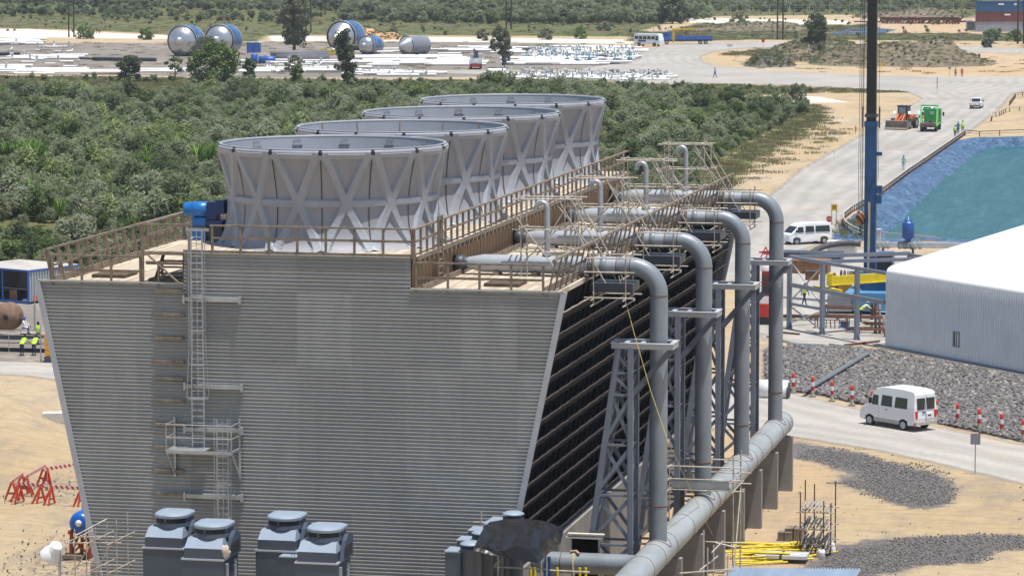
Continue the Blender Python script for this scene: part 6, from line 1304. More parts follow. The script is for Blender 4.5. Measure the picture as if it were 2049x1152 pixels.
# ================= PEOPLE =================
def person(lab, loc, rz=0.0, h=1.74, shirt=hivis, trousers=navy, hat=None, pose='stand', vest=None, group=None):
    t = thing('person', lab, 'person', (0, 0, 0), group); s = h/1.74
    bend = pose == 'bend'; walk = pose == 'walk'; sit = pose == 'sit'
    st = .30 if walk else .0
    V = []; E_ = []; Rr = []
    def v(p, r, par=None):
        V.append(p); Rr.append(r)
        if par is not None: E_.append((par, len(V)-1))
        return len(V)-1
    hz = .52 if sit else .93
    lean = .55 if bend else (.12 if sit else .03)
    pel = v((0, 0, hz), .135); ch = v((lean*.45, 0, hz+.28*(1-lean*.3)), .14, pel); sh = v((lean*.85, 0, hz+.48*(1-lean*.4)), .13, ch); nk = v((lean*.95, 0, hz+.58*(1-lean*.4)), .055, sh)
    hd = v((lean*1.02+.01, 0, hz+.66*(1-lean*.4)), .085, nk); tp_ = v((lean*1.05+.01, 0, hz+.78*(1-lean*.4)), .075, hd)
    for sd in (-1, 1):
        hp = v((0, sd*.09, hz-.06), .10, pel); f = sd*st
        if sit: kn = v((.42, sd*.12, hz), .07, hp); an = v((.42, sd*.12, .08), .045, kn); v((.56, sd*.12, .04), .035, an)
        else: kn = v((f*.55+.03, sd*.10, .50), .07, hp); an = v((f*1.0-(.04 if f < 0 else 0), sd*.10, .09), .045, kn); v((f+.14, sd*.11, .04), .035, an)
        s0 = v((lean*.84, sd*.18, hz+.46*(1-lean*.4)), .06, sh)
        reach = .35 if (bend or sit) else (-f*.6)
        el = v((lean*.84+reach*.5, sd*.24, hz+.20), .045, s0); wr = v((lean*.84+reach+.05, sd*.22, hz-.03+(.12 if reach > .3 else 0)), .032, el); hn = v((lean*.84+reach+.07, sd*.22, hz-.10+(.12 if reach > .3 else 0)), .030, wr)
        hp_ = V[hn]
        for k in range(4): v((hp_[0]+(k-1.5)*.02, hp_[1]-sd*.005, hp_[2]-.09+.008*abs(k-1.5)), .0095, hn)
        v((hp_[0]+.045, hp_[1]-sd*.02, hp_[2]-.03), .010, hn)
    me = bpy.data.meshes.new('body'); me.from_pydata([tuple(c*s for c in p) for p in V], E_, []); ob = bpy.data.objects.new('body', me); col.objects.link(ob)
    sk = ob.modifiers.new('skin', 'SKIN')
    for k, r in enumerate(Rr): me.skin_vertices[0].data[k].radius = (r*s, r*s)
    me.skin_vertices[0].data[0].use_root = True
    ob.modifiers.new('sub', 'SUBSURF').levels = 1
    dg = bpy.context.evaluated_depsgraph_get(); nm = bpy.data.meshes.new_from_object(ob.evaluated_get(dg)); bpy.data.objects.remove(ob)
    nm.materials.clear()
    for mt in (trousers, shirt, skin, black): nm.materials.append(mt)
    top = (hz+.56*(1-lean*.4))*s
    for p in nm.polygons:
        c_ = p.center; z = c_.z; p.use_smooth = True; lat = abs(c_.y)
        p.material_index = 2 if (z > top or (lat > .18*s and z < (hz+.02+(.12 if (bend or sit) else 0))*s and z > .7*s*(0 if sit else 1) and lat > .19*s)) else (1 if z > (hz-.02)*s else (3 if z < .10*s else 0))
    bd_ = bpy.data.objects.new('body', nm); col.objects.link(bd_); bd_.parent = t
    hc = Vector(V[5])*s
    if hat:
        mb = MB(); mb.lathe((hc.x, 0, hc.z-.01), [(.15, .0), (.13, .02), (.125, .07), (.09, .12), (0, .145)], 14); mb.b2((hc.x+.05, -.09, hc.z-.02), (hc.x+.20, .09, hc.z+.005)); mb.build('hard_hat', hat, t)
    else:
        MB().lathe((hc.x-.01, 0, hc.z-.02), [(.095, -.06), (.10, .02), (.07, .08), (0, .1)], 12).build('hair', black, t)
    mb = MB(); mb.b2((hc.x+.07, -.012, hc.z-.10), (hc.x+.105, .012, hc.z-.05)); mb.build('nose', skin, t)
    mb = MB()
    for sd in (-1, 1): mb.b2((hc.x+.075, sd*.032-.008, hc.z-.045), (hc.x+.09, sd*.032+.008, hc.z-.033))
    mb.build('eyes', black, t)
    if vest:
        c0, c1, c2 = V[0], V[1], V[2]; mb = MB(); rows = []
        for c_, rx, ry in ((c0, .15, .18), (c1, .155, .20), (c2, .145, .21), ((c2[0], 0, c2[2]+.07), .09, .13)):
            rows.append([((c_[0]+rx*math.cos(a))*s, (ry*math.sin(a))*s, (c_[2]+(.04 if c_ is c0 else 0))*s) for a in np.linspace(0, 2*math.pi, 15)])
        mb.grid(rows); ve = mb.build('vest', vest, t)
        mb = MB(); c_ = c1; mb.grid([[((c_[0]+.162*math.cos(a))*s, .207*math.sin(a)*s, (c_[2]+dz)*s) for a in np.linspace(0, 2*math.pi, 15)] for dz in (-.03, .03)]); mb.build('reflective_band', pm('reflective_silver', (.7, .72, .7), .3, .2, .05, 3), ve)
    place(t, loc, rz); return t
khaki = pm('khaki_cloth', (.22, .17, .11), .9, 0, .15, 5); bluec = pm('blue_overall', (.03, .10, .30), .85, 0, .15, 5); mint = pm('pale_green_overall', (.28, .42, .40), .85, 0, .12, 5); redc = pm('red_overall', (.50, .07, .03), .85, 0, .12, 5); blk = pm('black_cloth', (.02, .02, .025), .9, 0, .2, 5); pinkc = pm('faded_shirt', (.35, .25, .22), .9, 0, .1, 5)
hatw = pm('white_helmet', (.75, .75, .73), .3, 0, .02, 3); hatb = pm('blue_helmet', (.03, .14, .50), .3, 0, .02, 3); hatg = pm('green_helmet', (.02, .25, .12), .3, 0, .02, 3)
person('person in white helmet and yellow vest walking past the open steel frame', G(1609, 612), .9, 1.9, blk, navy, hatw, 'walk', hivis)
person('person in yellow vest leaning over the rusty work table in the frame', G(1722, 644), math.pi*.1, 1.75, white_paint, navy, hatw, 'bend', hivis)
person('person in pale green overalls and blue helmet walking along the pond fence', G(1808, 340), math.pi/2, 1.75, mint, mint, hatb, 'walk')
person('person in yellow vest, nearest of three standing at the pond fence corner', G(1911, 275), math.pi/2, 1.7, navy, navy, None, 'stand', hivis, 'three people at the pond fence corner')
person('person in blue overalls, middle of three standing at the pond fence corner', G(1917, 270), math.pi/2, 1.85, bluec, bluec, hatg, 'stand', None, 'three people at the pond fence corner')
person('person in yellow vest and khaki trousers, farthest of three at the pond fence corner', G(1926, 267), math.pi/2, 1.8, hivis, khaki, hatg, 'stand', hivis, 'three people at the pond fence corner')
person('person in blue overalls walking alone on the road past the white pipes', G(1431, 157), math.pi*.98, 2.0, bluec, bluec, hatb, 'walk')
person('person in faded shirt standing left of the person in red on the verge', G(1912, 154), -1.2, 1.75, pinkc, navy, None, 'stand')
person('person in red overalls and white helmet on the verge under the sand bank', G(1925, 154), -2, 1.85, redc, redc, hatw, 'stand', hivis_o)
person('person in black standing alone high on the sand bank at the right', G(1959, 124), -1.5, 1.95, blk, blk, hatw, 'stand')
person('person in orange top standing at the far fence left of the containers', G(1924, 27), -1.5, 1.9, redc, navy, hatw, 'stand', hivis_o)
for k, (x, y) in enumerate(((1612, 33), (1630, 29), (1678, 30), (1588, 33))): person('distant person in blue standing on white sand, '+['second from left', 'third from left', 'rightmost', 'leftmost'][k]+' of four', G(x, y), k, 1.9, bluec, navy, None, 'stand', None, 'distant people on the white sand')
person('person in white top and blue helmet sitting behind the left yard fence', G(46, 668), 0, 1.75, white_paint, bluec, hatb, 'sit')
person('person in yellow vest bending forward, left of the yard group', G(44, 712), 1.5, 1.6, hivis, navy, None, 'bend', hivis); person('person in yellow vest bending forward near the left yard fence post', G(68, 712), 1.6, 1.6, hivis, navy, None, 'bend', hivis)
person('person in yellow vest standing behind the bending ones in the left yard', G(76, 690), 0, 1.7, hivis, bluec, None, 'stand', hivis)
cbp = person('person in yellow vest sitting in the blue crane cab', (cx+1.2, cy_-.4, 2.65), -math.pi/2, 1.6, navy, navy, hatw, 'sit', hivis)

# ================= LEFT SIDE =================
sc_blue = pm('container_blue_trim', (.02, .12, .45), .45, .05, .1, 1); sc_side = pm('container_side', (.36, .38, .42), .5, .15, .1, 1, sv=(4, 4, .3)); sc_roof = pm('dusty_roof', (.45, .42, .38), .8, .05, .15, .6)
q0, q1 = G(-6, 603), G(58, 609); dv = (q1-q0).normalized(); nv = Vector((-dv.y, dv.x, 0)); Hc = 2.55; Lc = 6.0; q0 = q1-dv*7
t = thing('site_container', 'blue framed open-fronted site container in the left yard', 'container', q1); P_ = lambda a, b_, z: q1-dv*a+nv*b_+Vector((0, 0, z+.15))
mb = MB(); mb.add([P_(0, 0, 0), P_(0, Lc, 0), P_(0, Lc, Hc), P_(0, 0, Hc)], [(0, 1, 2, 3)]); mb.add([P_(7, Lc, 0), P_(0, Lc, 0), P_(0, Lc, Hc), P_(7, Lc, Hc)], [(0, 1, 2, 3)]); mb.add([P_(7, 0, 0), P_(7, Lc, 0), P_(7, Lc, Hc), P_(7, 0, Hc)], [(0, 1, 2, 3)])
for j in range(18): mb.prism([P_(-.03, .3+j*.31, .1), P_(-.03, .45+j*.31, .1), P_(-.03, .45+j*.31, Hc-.1), P_(-.03, .3+j*.31, Hc-.1)], dv*-.0+dv*.03)
mb.build('side_wall', sc_side, t); MB().prism([P_(-.05, -.05, Hc), P_(7, -.05, Hc), P_(7, Lc, Hc), P_(-.05, Lc, Hc)], (0, 0, .06)).build('roof', sc_roof, t); MB().prism([P_(0, 0, 0), P_(7, 0, 0), P_(7, Lc, 0), P_(0, Lc, 0)], (0, 0, .05)).build('floor', dark_steel, t)
mb = MB(); mb.beam(P_(-.02, -.03, 0), P_(7, -.03, 0), .1, .2); mb.beam(P_(-.02, -.03, Hc), P_(7, -.03, Hc), .1, .14); mb.beam(P_(0, -.03, 0), P_(0, -.03, Hc), .14); mb.beam(P_(-.03, 0, Hc), P_(-.03, Lc, Hc), .1, .14); mb.beam(P_(2.9, -.03, 0), P_(2.9, -.03, Hc), .10); mb.beam(P_(-.03, Lc, 0), P_(-.03, Lc, Hc), .12); mb.build('blue_frame', sc_blue, t)
mb = MB(); mb.beam(P_(0, 0, 1.05), P_(2.9, 0, 1.05), .05); mb.beam(P_(1.4, 0, 0), P_(1.4, 0, 1.05), .05); mb.build('counter_rail', steel_blue, t)
MB().box(P_(2.3, .6, .45), (.6, .4, .8)).build('carton', pm('brown_carton', (.30, .15, .08), .9, 0, .1, 2), t); MB().box(P_(.5, .2, .12), (.5, .3, .22)).build('white_box', white_paint, t); MB().prism([P_(-.05, .3, .15), P_(-.05, 1.3, .15), P_(-.05, 1.3, .5), P_(-.05, .3, .5)], dv*-.04).build('red_plate', red, t)
cd_ = G(12, 662); mb = MB(); mb.lathe((cd_.x, cd_.y, 1.05), [(0, -.04), (1.05, -.04), (1.05, .04), (0, .04)], 30, axis='Y'); t = thing('cable_reel', 'big round wooden cable reel standing on edge in the left yard', 'cable reel', (cd_.x, cd_.y, 0)); mb.build('flange', pm('reel_wood', (.22, .14, .09), .9, 0, .25, 2), t)
mb = MB(); mb.lathe((cd_.x, cd_.y+.5, 1.05), [(0, -.45), (.5, -.45), (.5, .45), (0, .45)], 20, axis='Y'); mb.build('drum', MATS['reel_wood'], t); MB().lathe((cd_.x, cd_.y+1.0, 1.05), [(0, -.04), (1.05, -.04), (1.05, .04), (0, .04)], 30, axis='Y').build('flange', MATS['reel_wood'], t); MB().lathe((cd_.x, cd_.y-.05, 1.05), [(0, -.03), (.2, -.03), (.22, .0)], 14, axis='Y').build('hub', black, t)
# dark drape over a trestle row
A = [YP(-20, 673, 100), YP(85, 667, 100)]; q = G(30, 700); mb = MB(); rows = []
for i in range(6):
    rows.append([Vector((q.x-4+8*j/16, q.y-1.2+.5*i, 1.35-.08*i+(.45*math.sin(math.pi*j/16) if i == 0 else .05*math.sin(j))*-1)) for j in range(17)])
mb.grid(rows); t = thing('covered_trestle', 'dark sheet stretched over scaffold trestles in the left yard', 'trestle', q); mb.build('sheet', mtarp, t)
for dx in (-4, -2, 0, 2, 4):
    for dy in (-1.2, 1.2): MB().tube([(q.x+dx, q.y+dy, 0), (q.x+dx, q.y+dy, 1.3)], .03, 5).build('leg', scaf, t)
for z in (.35, .8, 1.25): MB().tube([(q.x-4.2, q.y-1.2, z), (q.x+4.2, q.y-1.2, z)], .03, 5).build('rail', scaf, t); MB().tube([(q.x-4.2, q.y+1.2, z), (q.x+4.2, q.y+1.2, z)], .03, 5).build('rail', scaf, t)
fence([(-30, 660), (70, 661), (95, 661)], 'thin wire fence with steel posts across the left yard', 1.9, 6.5, galv, 'wire_fence', 'fence', galv, .02, (1.0, .5), None)
for k, (x, y, h) in enumerate(((82, 724, 2.6), (70, 662, 2.2))): tag(MB().tube([G(x, y), G(x, y)+up_*h], .05, 6).build('steel_post', galv), ['tall', 'shorter'][k]+' steel post standing in the left yard near the tower edge', 'post')
# concrete block
q = G(112, 848); mb = MB(); mb.box(q+Vector((0, 0, .42)), (1.7, 1.0, .62), rz=.3, taper=.94); tag(mb.build('concrete_block', pm('white_concrete', (.52, .50, .47), .9, 0, .12, 1.5, bmp=.2)), 'pale concrete block lying on the sand at the tower edge', 'block')
# striped barriers
def barm():
    m, t, b = newmat('red_white_stripes'); v = objco(t); sx = t.nodes.new('ShaderNodeSeparateXYZ'); t.links.new(v, sx.inputs[0]); f = mth(t, 'FRACT', mth(t, 'MULTIPLY', mth(t, 'ADD', sx.outputs[0], mth(t, 'MULTIPLY', sx.outputs[2], .6)), 3.2)); t.links.new(mix(t, mth(t, 'GREATER_THAN', f, .5), (.55, .03, .03), (.72, .68, .66)), b.inputs['Base Color']); return m
mbar = barm(); mtr = pm('barrier_red', (.48, .05, .02), .55, 0, .15, 3)
for k, (x0, y0, x1, y1, lb) in enumerate(((24, 1000, 45, 985, 'leftmost'), (36, 1003, 85, 1008, 'front left'), (52, 990, 90, 968, 'back left'), (92, 974, 168, 962, 'farthest, beside the tower edge'), (100, 1010, 166, 1014, 'front right'))):
    a, b_ = G(x0, y0), G(x1, y1); d = b_-a; L = max(1.5, d.length); t = thing('barrier', f'{lb} red trestle barrier with a striped plank on the left sand', 'barrier', a, 'red trestle barriers'); t.rotation_euler = (0, 0, math.atan2(d.y, d.x)); OFF[t.name] = Vector((0, 0, 0))
    MB().box((L/2, 0, 1.0), (L+.3, .04, .18)).build('striped_plank', mbar, t)
    for x in (.1, L-.1):
        mb = MB(); mb.beam((x, -.4, 0), (x, 0, 1.05), .07, .11); mb.beam((x, .4, 0), (x, 0, 1.05), .07, .11); mb.beam((x, -.27, .35), (x, .27, .35), .05, .1); mb.beam((x-.3, -.4, 0), (x, 0, 1.0), .05, .1); mb.build('trestle', mtr, t)
# blue tank on red stand
q = G(172, 1112); t = thing('blue_tank', 'blue lying plastic tank on a rusty red stand at the lower left', 'tank', q); zt_ = 1.75
MB().lathe((q.x, q.y, zt_), [(0, -1.0), (.35, -.98), (.52, -.85), (.58, -.6), (.58, .6), (.52, .85), (.35, .98), (0, 1.0)], 26, axis='Y').build('vessel', pm('tank_blue', (.01, .10, .42), .3, 0, .06, 1.5), t); MB().lathe((q.x+.05, q.y+.5, zt_+.5), [(.36, 0), (.40, .05), (.40, .28), (.28, .34), (0, .36)], 20).build('lid', MATS['tank_blue'], t)
MB().lathe((q.x-.0, q.y-1.0, zt_+.05), [(0, -.01), (.16, -.01), (.16, .02)], 18, axis='Y').build('round_mark', white_paint, t)
for dx in (-.5, .5):
    for dy in (-.8, .8): MB().beam((q.x+dx, q.y+dy, 0), (q.x+dx*.85, q.y+dy, zt_-.35), .14).build('leg', pm('stand_red', (.30, .06, .02), .7, 0, .2, 2), t)
mb = MB()
for dx in (-.5, .5): mb.beam((q.x+dx, q.y-.8, .1), (q.x+dx*.9, q.y+.8, zt_-.4), .08); mb.b2((q.x+dx-.06, q.y-1, zt_-.5), (q.x+dx+.06, q.y+1, zt_-.36))
mb.beam((q.x-.5, q.y-.82, .15), (q.x+.5, q.y-.82, 1.2), .09); mb.beam((q.x+.5, q.y-.82, .15), (q.x-.5, q.y-.82, 1.2), .09); mb.build('stand_bracing', MATS['stand_red'], t)
tag(MB().box(G(147, 1112, .12), (1.0, .6, .2)).build('timber_block', timber2), 'short timber block on the sand left of the tank stand', 'block')
# scaffold at lower left
p_ = YP(196, 1152, -3); T = []; xs_ = (YP(150, 1120, -4).x, YP(192, 1120, -4).x, YP(234, 1120, -4).x)
for k, x in enumerate(xs_):
    for yy in (-4.0, -2.6): T.append(('upright', (x, yy, 0), (x, yy, [5.9, 6.0, 6.4][k])))
for z in (4.2, 5.4):
    for yy in (-4.0, -2.6): T.append(('ledger', (xs_[0]-.3, yy, z-.1), (xs_[2]+.2, yy, z)))
    for x in xs_: T.append(('ledger', (x-.2, -4.6, z), (x+.1, -2.0, z+.1)))
T += [('diagonal', (xs_[0], -4.0, 4.2), (xs_[1], -4, 5.6)), ('diagonal', (xs_[1], -4.0, 4.1), (xs_[2], -4, 5.8)), ('diagonal', (xs_[0], -3.9, 5.6), (xs_[1], -2.6, 6.1))]
scaffold((xs_[1], -3.3, 0), 'small tubular scaffold at the left foot of the cooling tower', T, rad_=.026)
# floodlight
a = YP(119, 1108, -8); t = thing('floodlight', 'white floodlight head on a grey pole at the lower left corner', 'floodlight', (a.x, a.y, 0)); MB().tube([(a.x, a.y, 0), (a.x, a.y, a.z)], .06, 10).build('pole', galv, t)
mb = MB(); mb.lathe((0, 0, 0), [(0, .42), (.2, .4), (.27, .33), (.27, .12), (.33, .06), (.44, -.18), (.46, -.28)], 22); hd_ = mb.build('lamp_head', white_paint, None); hd_.parent = t; hd_.rotation_euler = (R(20), R(35), 0); hd_.location = (-.25, 0, a.z+.1); MB().beam((a.x, a.y, a.z-.1), (a.x-.35, a.y, a.z+.15), .08).build('bracket', galv, t)
mb = MB(); mb.lathe((0, 0, -.2), [(.0, 0), (.33, 0)], 20); gl_ = mb.build('lens', pm('lamp_lens', (.6, .62, .66), .1, 0, .02, 2), None); gl_.parent = t; gl_.rotation_euler = (R(20), R(35), 0); gl_.location = (-.25, 0, a.z+.1)
# ================= LAYDOWN YARD AND BEYOND =================
silver = pm('clad_silver', (.55, .55, .56), .3, .75, .06, .5); blt = pm('blue_wrap', (.06, .15, .34), .35, 0, .5, 1.2, dirt=(.4, .5, .6), dirt_amt=.4, dsc=.8)
def vessel(px, py, r, L, ang, lab, cone=True, wrap=True, z=None):
    q = G(px, py); t = thing('steel_vessel', lab, 'steel vessel', q, 'silver steel vessels lying in the yard'); t.rotation_euler = (0, 0, ang); OFF[t.name] = Vector((0, 0, 0)); z = r*1.04
    nose = [(0, L/2+r*1.25), (.12*r, L/2+r*1.15), (r*.55, L/2+r*.62), (r*.96, L/2+.12)] if cone else [(0, L/2+r*.62), (.3*r, L/2+r*.60), (.6*r, L/2+r*.48), (.85*r, L/2+r*.3), (r*.98, L/2+.08)]
    mb = MB(); mb.lathe((0, 0, z), nose, 36, axis='X'); mb.build('nose', silver, t)
    MB().lathe((0, 0, z), [(r*1.06, L/2+.1), (r*1.08, L/2), (r*1.08, L/2-.35), (r, L/2-.4), (r, -L/2), (r*.8, -L/2-r*.25), (0, -L/2-r*.35)], 36, axis='X').build('shell', pm('dull_steel', (.33, .35, .40), .45, .4, .1, .4), t)
    if wrap: MB().lathe((0, 0, z), [(r*1.03, L*.30), (r*1.07, L*.1), (r*1.05, -L*.25)], 30, -.3, 1.9, axis='X').build('blue_wrap', blt, t)
    for x in (-L*.3, L*.3): MB().b2((x-.2, -r*.7, 0), (x+.2, r*.7, r*.45)).build('cradle', dark_steel, t)
    MB().tube([(L/2-.1, 0, z+r), (L/2-.1, 0, z+r*1.18)], .12, 6).build('lifting_lug', silver, t)
    if not cone: MB().lathe((0, 0, z), [(0, L/2+r*.95), (r*.26, L/2+r*.93), (r*.28, L/2+r*.5)], 20, axis='X').build('nozzle', silver, t)
    return t
va = heading(G(600, 140), G(690, 60))
vessel(374, 112, 3.3, 6, -1.6, 'leftmost domed silver vessel with blue wrapping lying behind the green tree', False)
vessel(449, 110, 3.3, 6.5, -1.62, 'second domed silver vessel with blue wrapping lying behind the green tree', False)
vessel(694, 103, 3.4, 7, -1.68, 'largest cone-nosed silver vessel with blue wrapping behind the tall dark tree', True)
vessel(743, 108, 1.95, 5.5, -1.75, 'small blunt silver vessel right of the largest cone-nosed one', False)
vessel(831, 111, 2.15, 6, -2.05, 'cone-nosed silver vessel standing alone, rightmost of the vessels', True, False)
vessel(703, 99.5, 1.9, 4.0, -2.1, 'small cone-nosed vessel with blue wrap in front of the largest one', True)
# blue toilets, drums
for k, x in enumerate((501.5, 514.5)):
    q = G(x, 106); t = thing('portable_toilet', ['left', 'right'][k]+' blue portable toilet of the pair behind the yard', 'portable toilet', q, 'pair of blue portable toilets'); mb = MB(); mb.b2((q.x-.72, q.y-.7, 0), (q.x+.72, q.y+.7, 2.3)); mb.build('cabin', blue, t); MB().prism([(q.x-.75, q.y-.73, 2.3), (q.x+.75, q.y-.73, 2.3), (q.x+.6, q.y-.73, 2.55), (q.x-.6, q.y-.73, 2.55)], (0, 1.46, 0)).build('roof', pm('toilet_roof', (.5, .55, .6), .5, 0, .05, 1), t); MB().b2((q.x-.5, q.y-.73, .1), (q.x+.5, q.y-.705, 2.15)).build('door', pm('door_blue', (.03, .13, .46), .4, 0, .05, 1), t)
for k, (x, y, r, L, ax_) in enumerate(((509, 128, .75, 2.0, 'Z'), (534, 127, .75, 3.4, 'X'))):
    q = G(x, y); mb = MB(); mb.lathe((q.x, q.y, 0 if ax_ == 'Z' else r), [(0, 0 if ax_ == 'Z' else -L/2), (r, 0 if ax_ == 'Z' else -L/2), (r, L if ax_ == 'Z' else L/2), (r*.6, (L if ax_ == 'Z' else L/2)+.15), (0, (L if ax_ == 'Z' else L/2)+.2)], 20, axis=ax_); tag(mb.build('blue_drum', blue), ['upright blue plastic drum', 'lying blue plastic drum'][k]+' in the laydown yard below the toilets', 'drum')
q = G(600, 118); t = thing('water_basin', 'low grey open tank in the yard under the tall tree', 'tank', q); mb = MB(); mb.lathe((q.x, q.y, 0), [(6.5, 0), (6.6, 1.6), (6.4, 1.62), (6.3, .2)], 40); mb.build('wall', pm('tank_grey', (.16, .16, .18), .7, 0, .1, 1), t); MB().lathe((q.x, q.y, 0), [(6.64, 1.5), (6.66, 1.66)], 40).build('rim', galv, t)
for k, (x, y) in enumerate(((645, 108), (655, 113), (664, 107), (650, 104), (668, 112))): q = G(x, y); mb = MB(); mb.beam(q+Vector((-1.6, 0, .2)), q+Vector((1.5, 0, .6+.2*k)), .25); mb.beam(q+Vector((-1.2, .3, .8)), q+Vector((1.5, 0, .3)), .2); tag(mb.build('yellow_steelwork', yellow), 'yellow steelwork heaped beside the tall dark tree', 'steelwork', 'heaped yellow steelwork')
# shed under the gum tree
q = G(1013, 130); t = thing('guard_hut', 'small grey hut standing under the windblown tree in the yard', 'hut', q); mb = MB(); mb.b2((q.x-.75, q.y-.7, 0), (q.x+.75, q.y+.7, 2.0)); mb.build('walls', pm('hut_grey', (.13, .14, .16), .8, 0, .1, 1), t); MB().prism([(q.x-.9, q.y-.9, 2.0), (q.x+.9, q.y-.9, 2.0), (q.x+.9, q.y+.9, 2.2), (q.x-.9, q.y+.9, 2.2)], (0, 0, .08)).build('roof', galv, t); MB().b2((q.x+.1, q.y-.73, 1.0), (q.x+.4, q.y-.70, 1.5)).build('window', white_paint, t)
# black pipes
for k, (x0, y0, x1, y1) in enumerate(((-10, 108, 40, 108), (186, 118, 312, 120), (160, 117, 190, 118))): tag(MB().tube([G(x0, y0, .4), G(x1, y1, .4)], .42 if k < 2 else .2, 12).build('black_pipe', pm('black_pipe_skin', (.02, .025, .035), .4, 0, .2, .4)), ['short black pipe at the left photo edge', 'long black pipe lying in the laydown yard left of the silver vessels', 'thin pipe continuing left from the long black pipe'][k]+'', 'pipe')
# rows of white pipes and fittings
wpm = pm('white_coating', (.72, .72, .71), .5, 0, .06, .4); g = random.Random(11)
pipes = []
def straight(L, r): return MB().tube([(-L/2, 0, r), (L/2, 0, r)], r, 8)
protos = {}
def wp_proto(key):
    if key not in protos:
        mb = MB()
        if key == 0: mb.tube([(-4, 0, .25), (4, 0, .25)], .25, 8)
        if key == 1: mb.tube([(-2.5, 0, .2), (2.5, 0, .2)], .2, 8); mb.lathe((2.5, 0, .2), [(0, -.05), (.34, -.05), (.34, .05), (0, .05)], 10, axis='X')
        if key == 2: mb.tube([(-1.6, 0, .18), (.6, 0, .18), (1.0, 0, .3), (1.15, .1, .7), (1.15, .1, 1.3)], .18, 8); mb.lathe((1.15, .1, 1.3), [(0, -.04), (.3, -.04), (.3, .04), (0, .04)], 10)
        if key == 3: mb.tube([(-1.4, -.6, .2), (0, 0, .2), (1.4, .2, .2)], .2, 8); mb.tube([(0, 0, .2), (.1, .1, .9)], .16, 7); mb.lathe((.1, .1, .9), [(0, -.04), (.27, -.04), (.27, .04), (0, .04)], 10)
        protos[key] = mb
    return protos[key]
names_ = {0: ('white_pipe', 'long white coated pipe lying in a row of the laydown yard', 'pipe', 'long white pipes in rows'), 1: ('flanged_pipe', 'white flanged pipe length lying in the laydown yard', 'pipe', 'white flanged pipe lengths'), 2: ('pipe_bend', 'white pipe bend with an upturned flanged end in the laydown yard', 'pipe fitting', 'white pipe bends'), 3: ('pipe_tee', 'white branched pipe fitting in the laydown yard', 'pipe fitting', 'white branched fittings')}
first = {}
def putp(key, x, y, rz, z=0, s=1.0):
    q = G(x, y); q.z = z
    if key not in first:
        o = wp_proto(key).build(names_[key][0], wpm); tag(o, names_[key][1], names_[key][2], names_[key][3]); first[key] = o
    else: o = first[key].copy(); col.objects.link(o)
    o.location = q; o.rotation_euler = (0, 0, rz); o.scale = (s, s, s)
rows = []; XA = CY+.05
def rowfill(x0, x1, y0, y1, n, key, ang=.22, jit=.05, z=0):
    for k in range(n):
        f = (k+g.random())/n; putp(key, x0+(x1-x0)*f, y0+(y1-y0)*g.random(), ang+g.uniform(-jit, jit), z+g.choice((0, 0, .3)), g.uniform(.85, 1.2))
an = .22
rowfill(870, 940, 125, 131, 14, 0); rowfill(745, 930, 124, 132, 44, 0, an, .02); rowfill(730, 930, 117, 121, 24, 0, an, .03); rowfill(1030, 1230, 127, 131, 34, 0, an, .02); rowfill(1030, 1160, 119, 122, 16, 0, an, .04)
rowfill(30, 150, 143, 148, 18, 0, an, .06); rowfill(60, 240, 146, 150, 22, 0, an, .04); rowfill(300, 345, 142, 146, 8, 0, an, .1); rowfill(0, 30, 133, 146, 10, 0, an, .1); rowfill(40, 140, 114, 119, 16, 0, an, .08); rowfill(0, 60, 80, 92, 18, 0, an, .2)
rowfill(505, 700, 140, 146, 22, 0, an, .08); rowfill(480, 700, 124, 128, 12, 0, an, .06); rowfill(720, 860, 146, 154, 18, 0, an, .08)
rowfill(900, 1080, 98, 108, 26, 0, an, .1); rowfill(1130, 1270, 95, 108, 24, 0, an, .1)
n0 = 280
rowfill(1060, 1260, 101, 122, 60, 1, an, .8); rowfill(1000, 1330, 152, 161, 60, 1, an, .7); rowfill(720, 900, 99, 110, 12, 1, an, .5); rowfill(60, 190, 142, 148, 12, 1, an, .7)
rowfill(1060, 1270, 101, 122, 75, 2, 0, 3.1); rowfill(1000, 1330, 151, 162, 80, 2, 0, 3.1); rowfill(500, 700, 122, 146, 25, 2, 0, 3.1); rowfill(0, 150, 84, 148, 20, 2, 0, 3.1)
rowfill(1060, 1270, 100, 122, 60, 3, 0, 3.1); rowfill(1000, 1330, 151, 162, 70, 3, 0, 3.1); rowfill(720, 860, 146, 153, 16, 3, 0, 3.1)
# teal and dark bits among them
tl = pm('teal_valve', (.05, .22, .30), .5, 0, .15, 1); dk_ = pm('brown_valve', (.10, .07, .07), .7, 0, .2, 1)
def valve(mt): mb = MB(); mb.lathe((0, 0, .3), [(0, -.3), (.28, -.3), (.28, .3), (0, .3)], 10, axis='X'); mb.tube([(0, 0, .3), (0, 0, 1.0)], .06, 5); mb.lathe((0, 0, 1.0), [(.26, -.02), (.26, .03), (.2, .03)], 10); return mb.build('valve', mt)
v1_ = valve(tl); tag(v1_, 'teal valve standing among the white pipe fittings', 'valve', 'teal valves'); v2_ = valve(dk_); tag(v2_, 'dark brown valve standing among the white pipe fittings', 'valve', 'brown valves'); v1_.location = G(1100, 113); v2_.location = G(1100, 154)
for k in range(48):
    for src, a, b_, c_, d_ in ((v1_, 1045, 1265, 103, 124), (v2_, 1040, 1330, 151, 158)):
        o = src.copy(); col.objects.link(o); q = G(g.uniform(a, b_), g.uniform(c_, d_)); o.location = q; o.rotation_euler = (0, 0, g.uniform(0, 6)); o.scale = (1.3,)*3
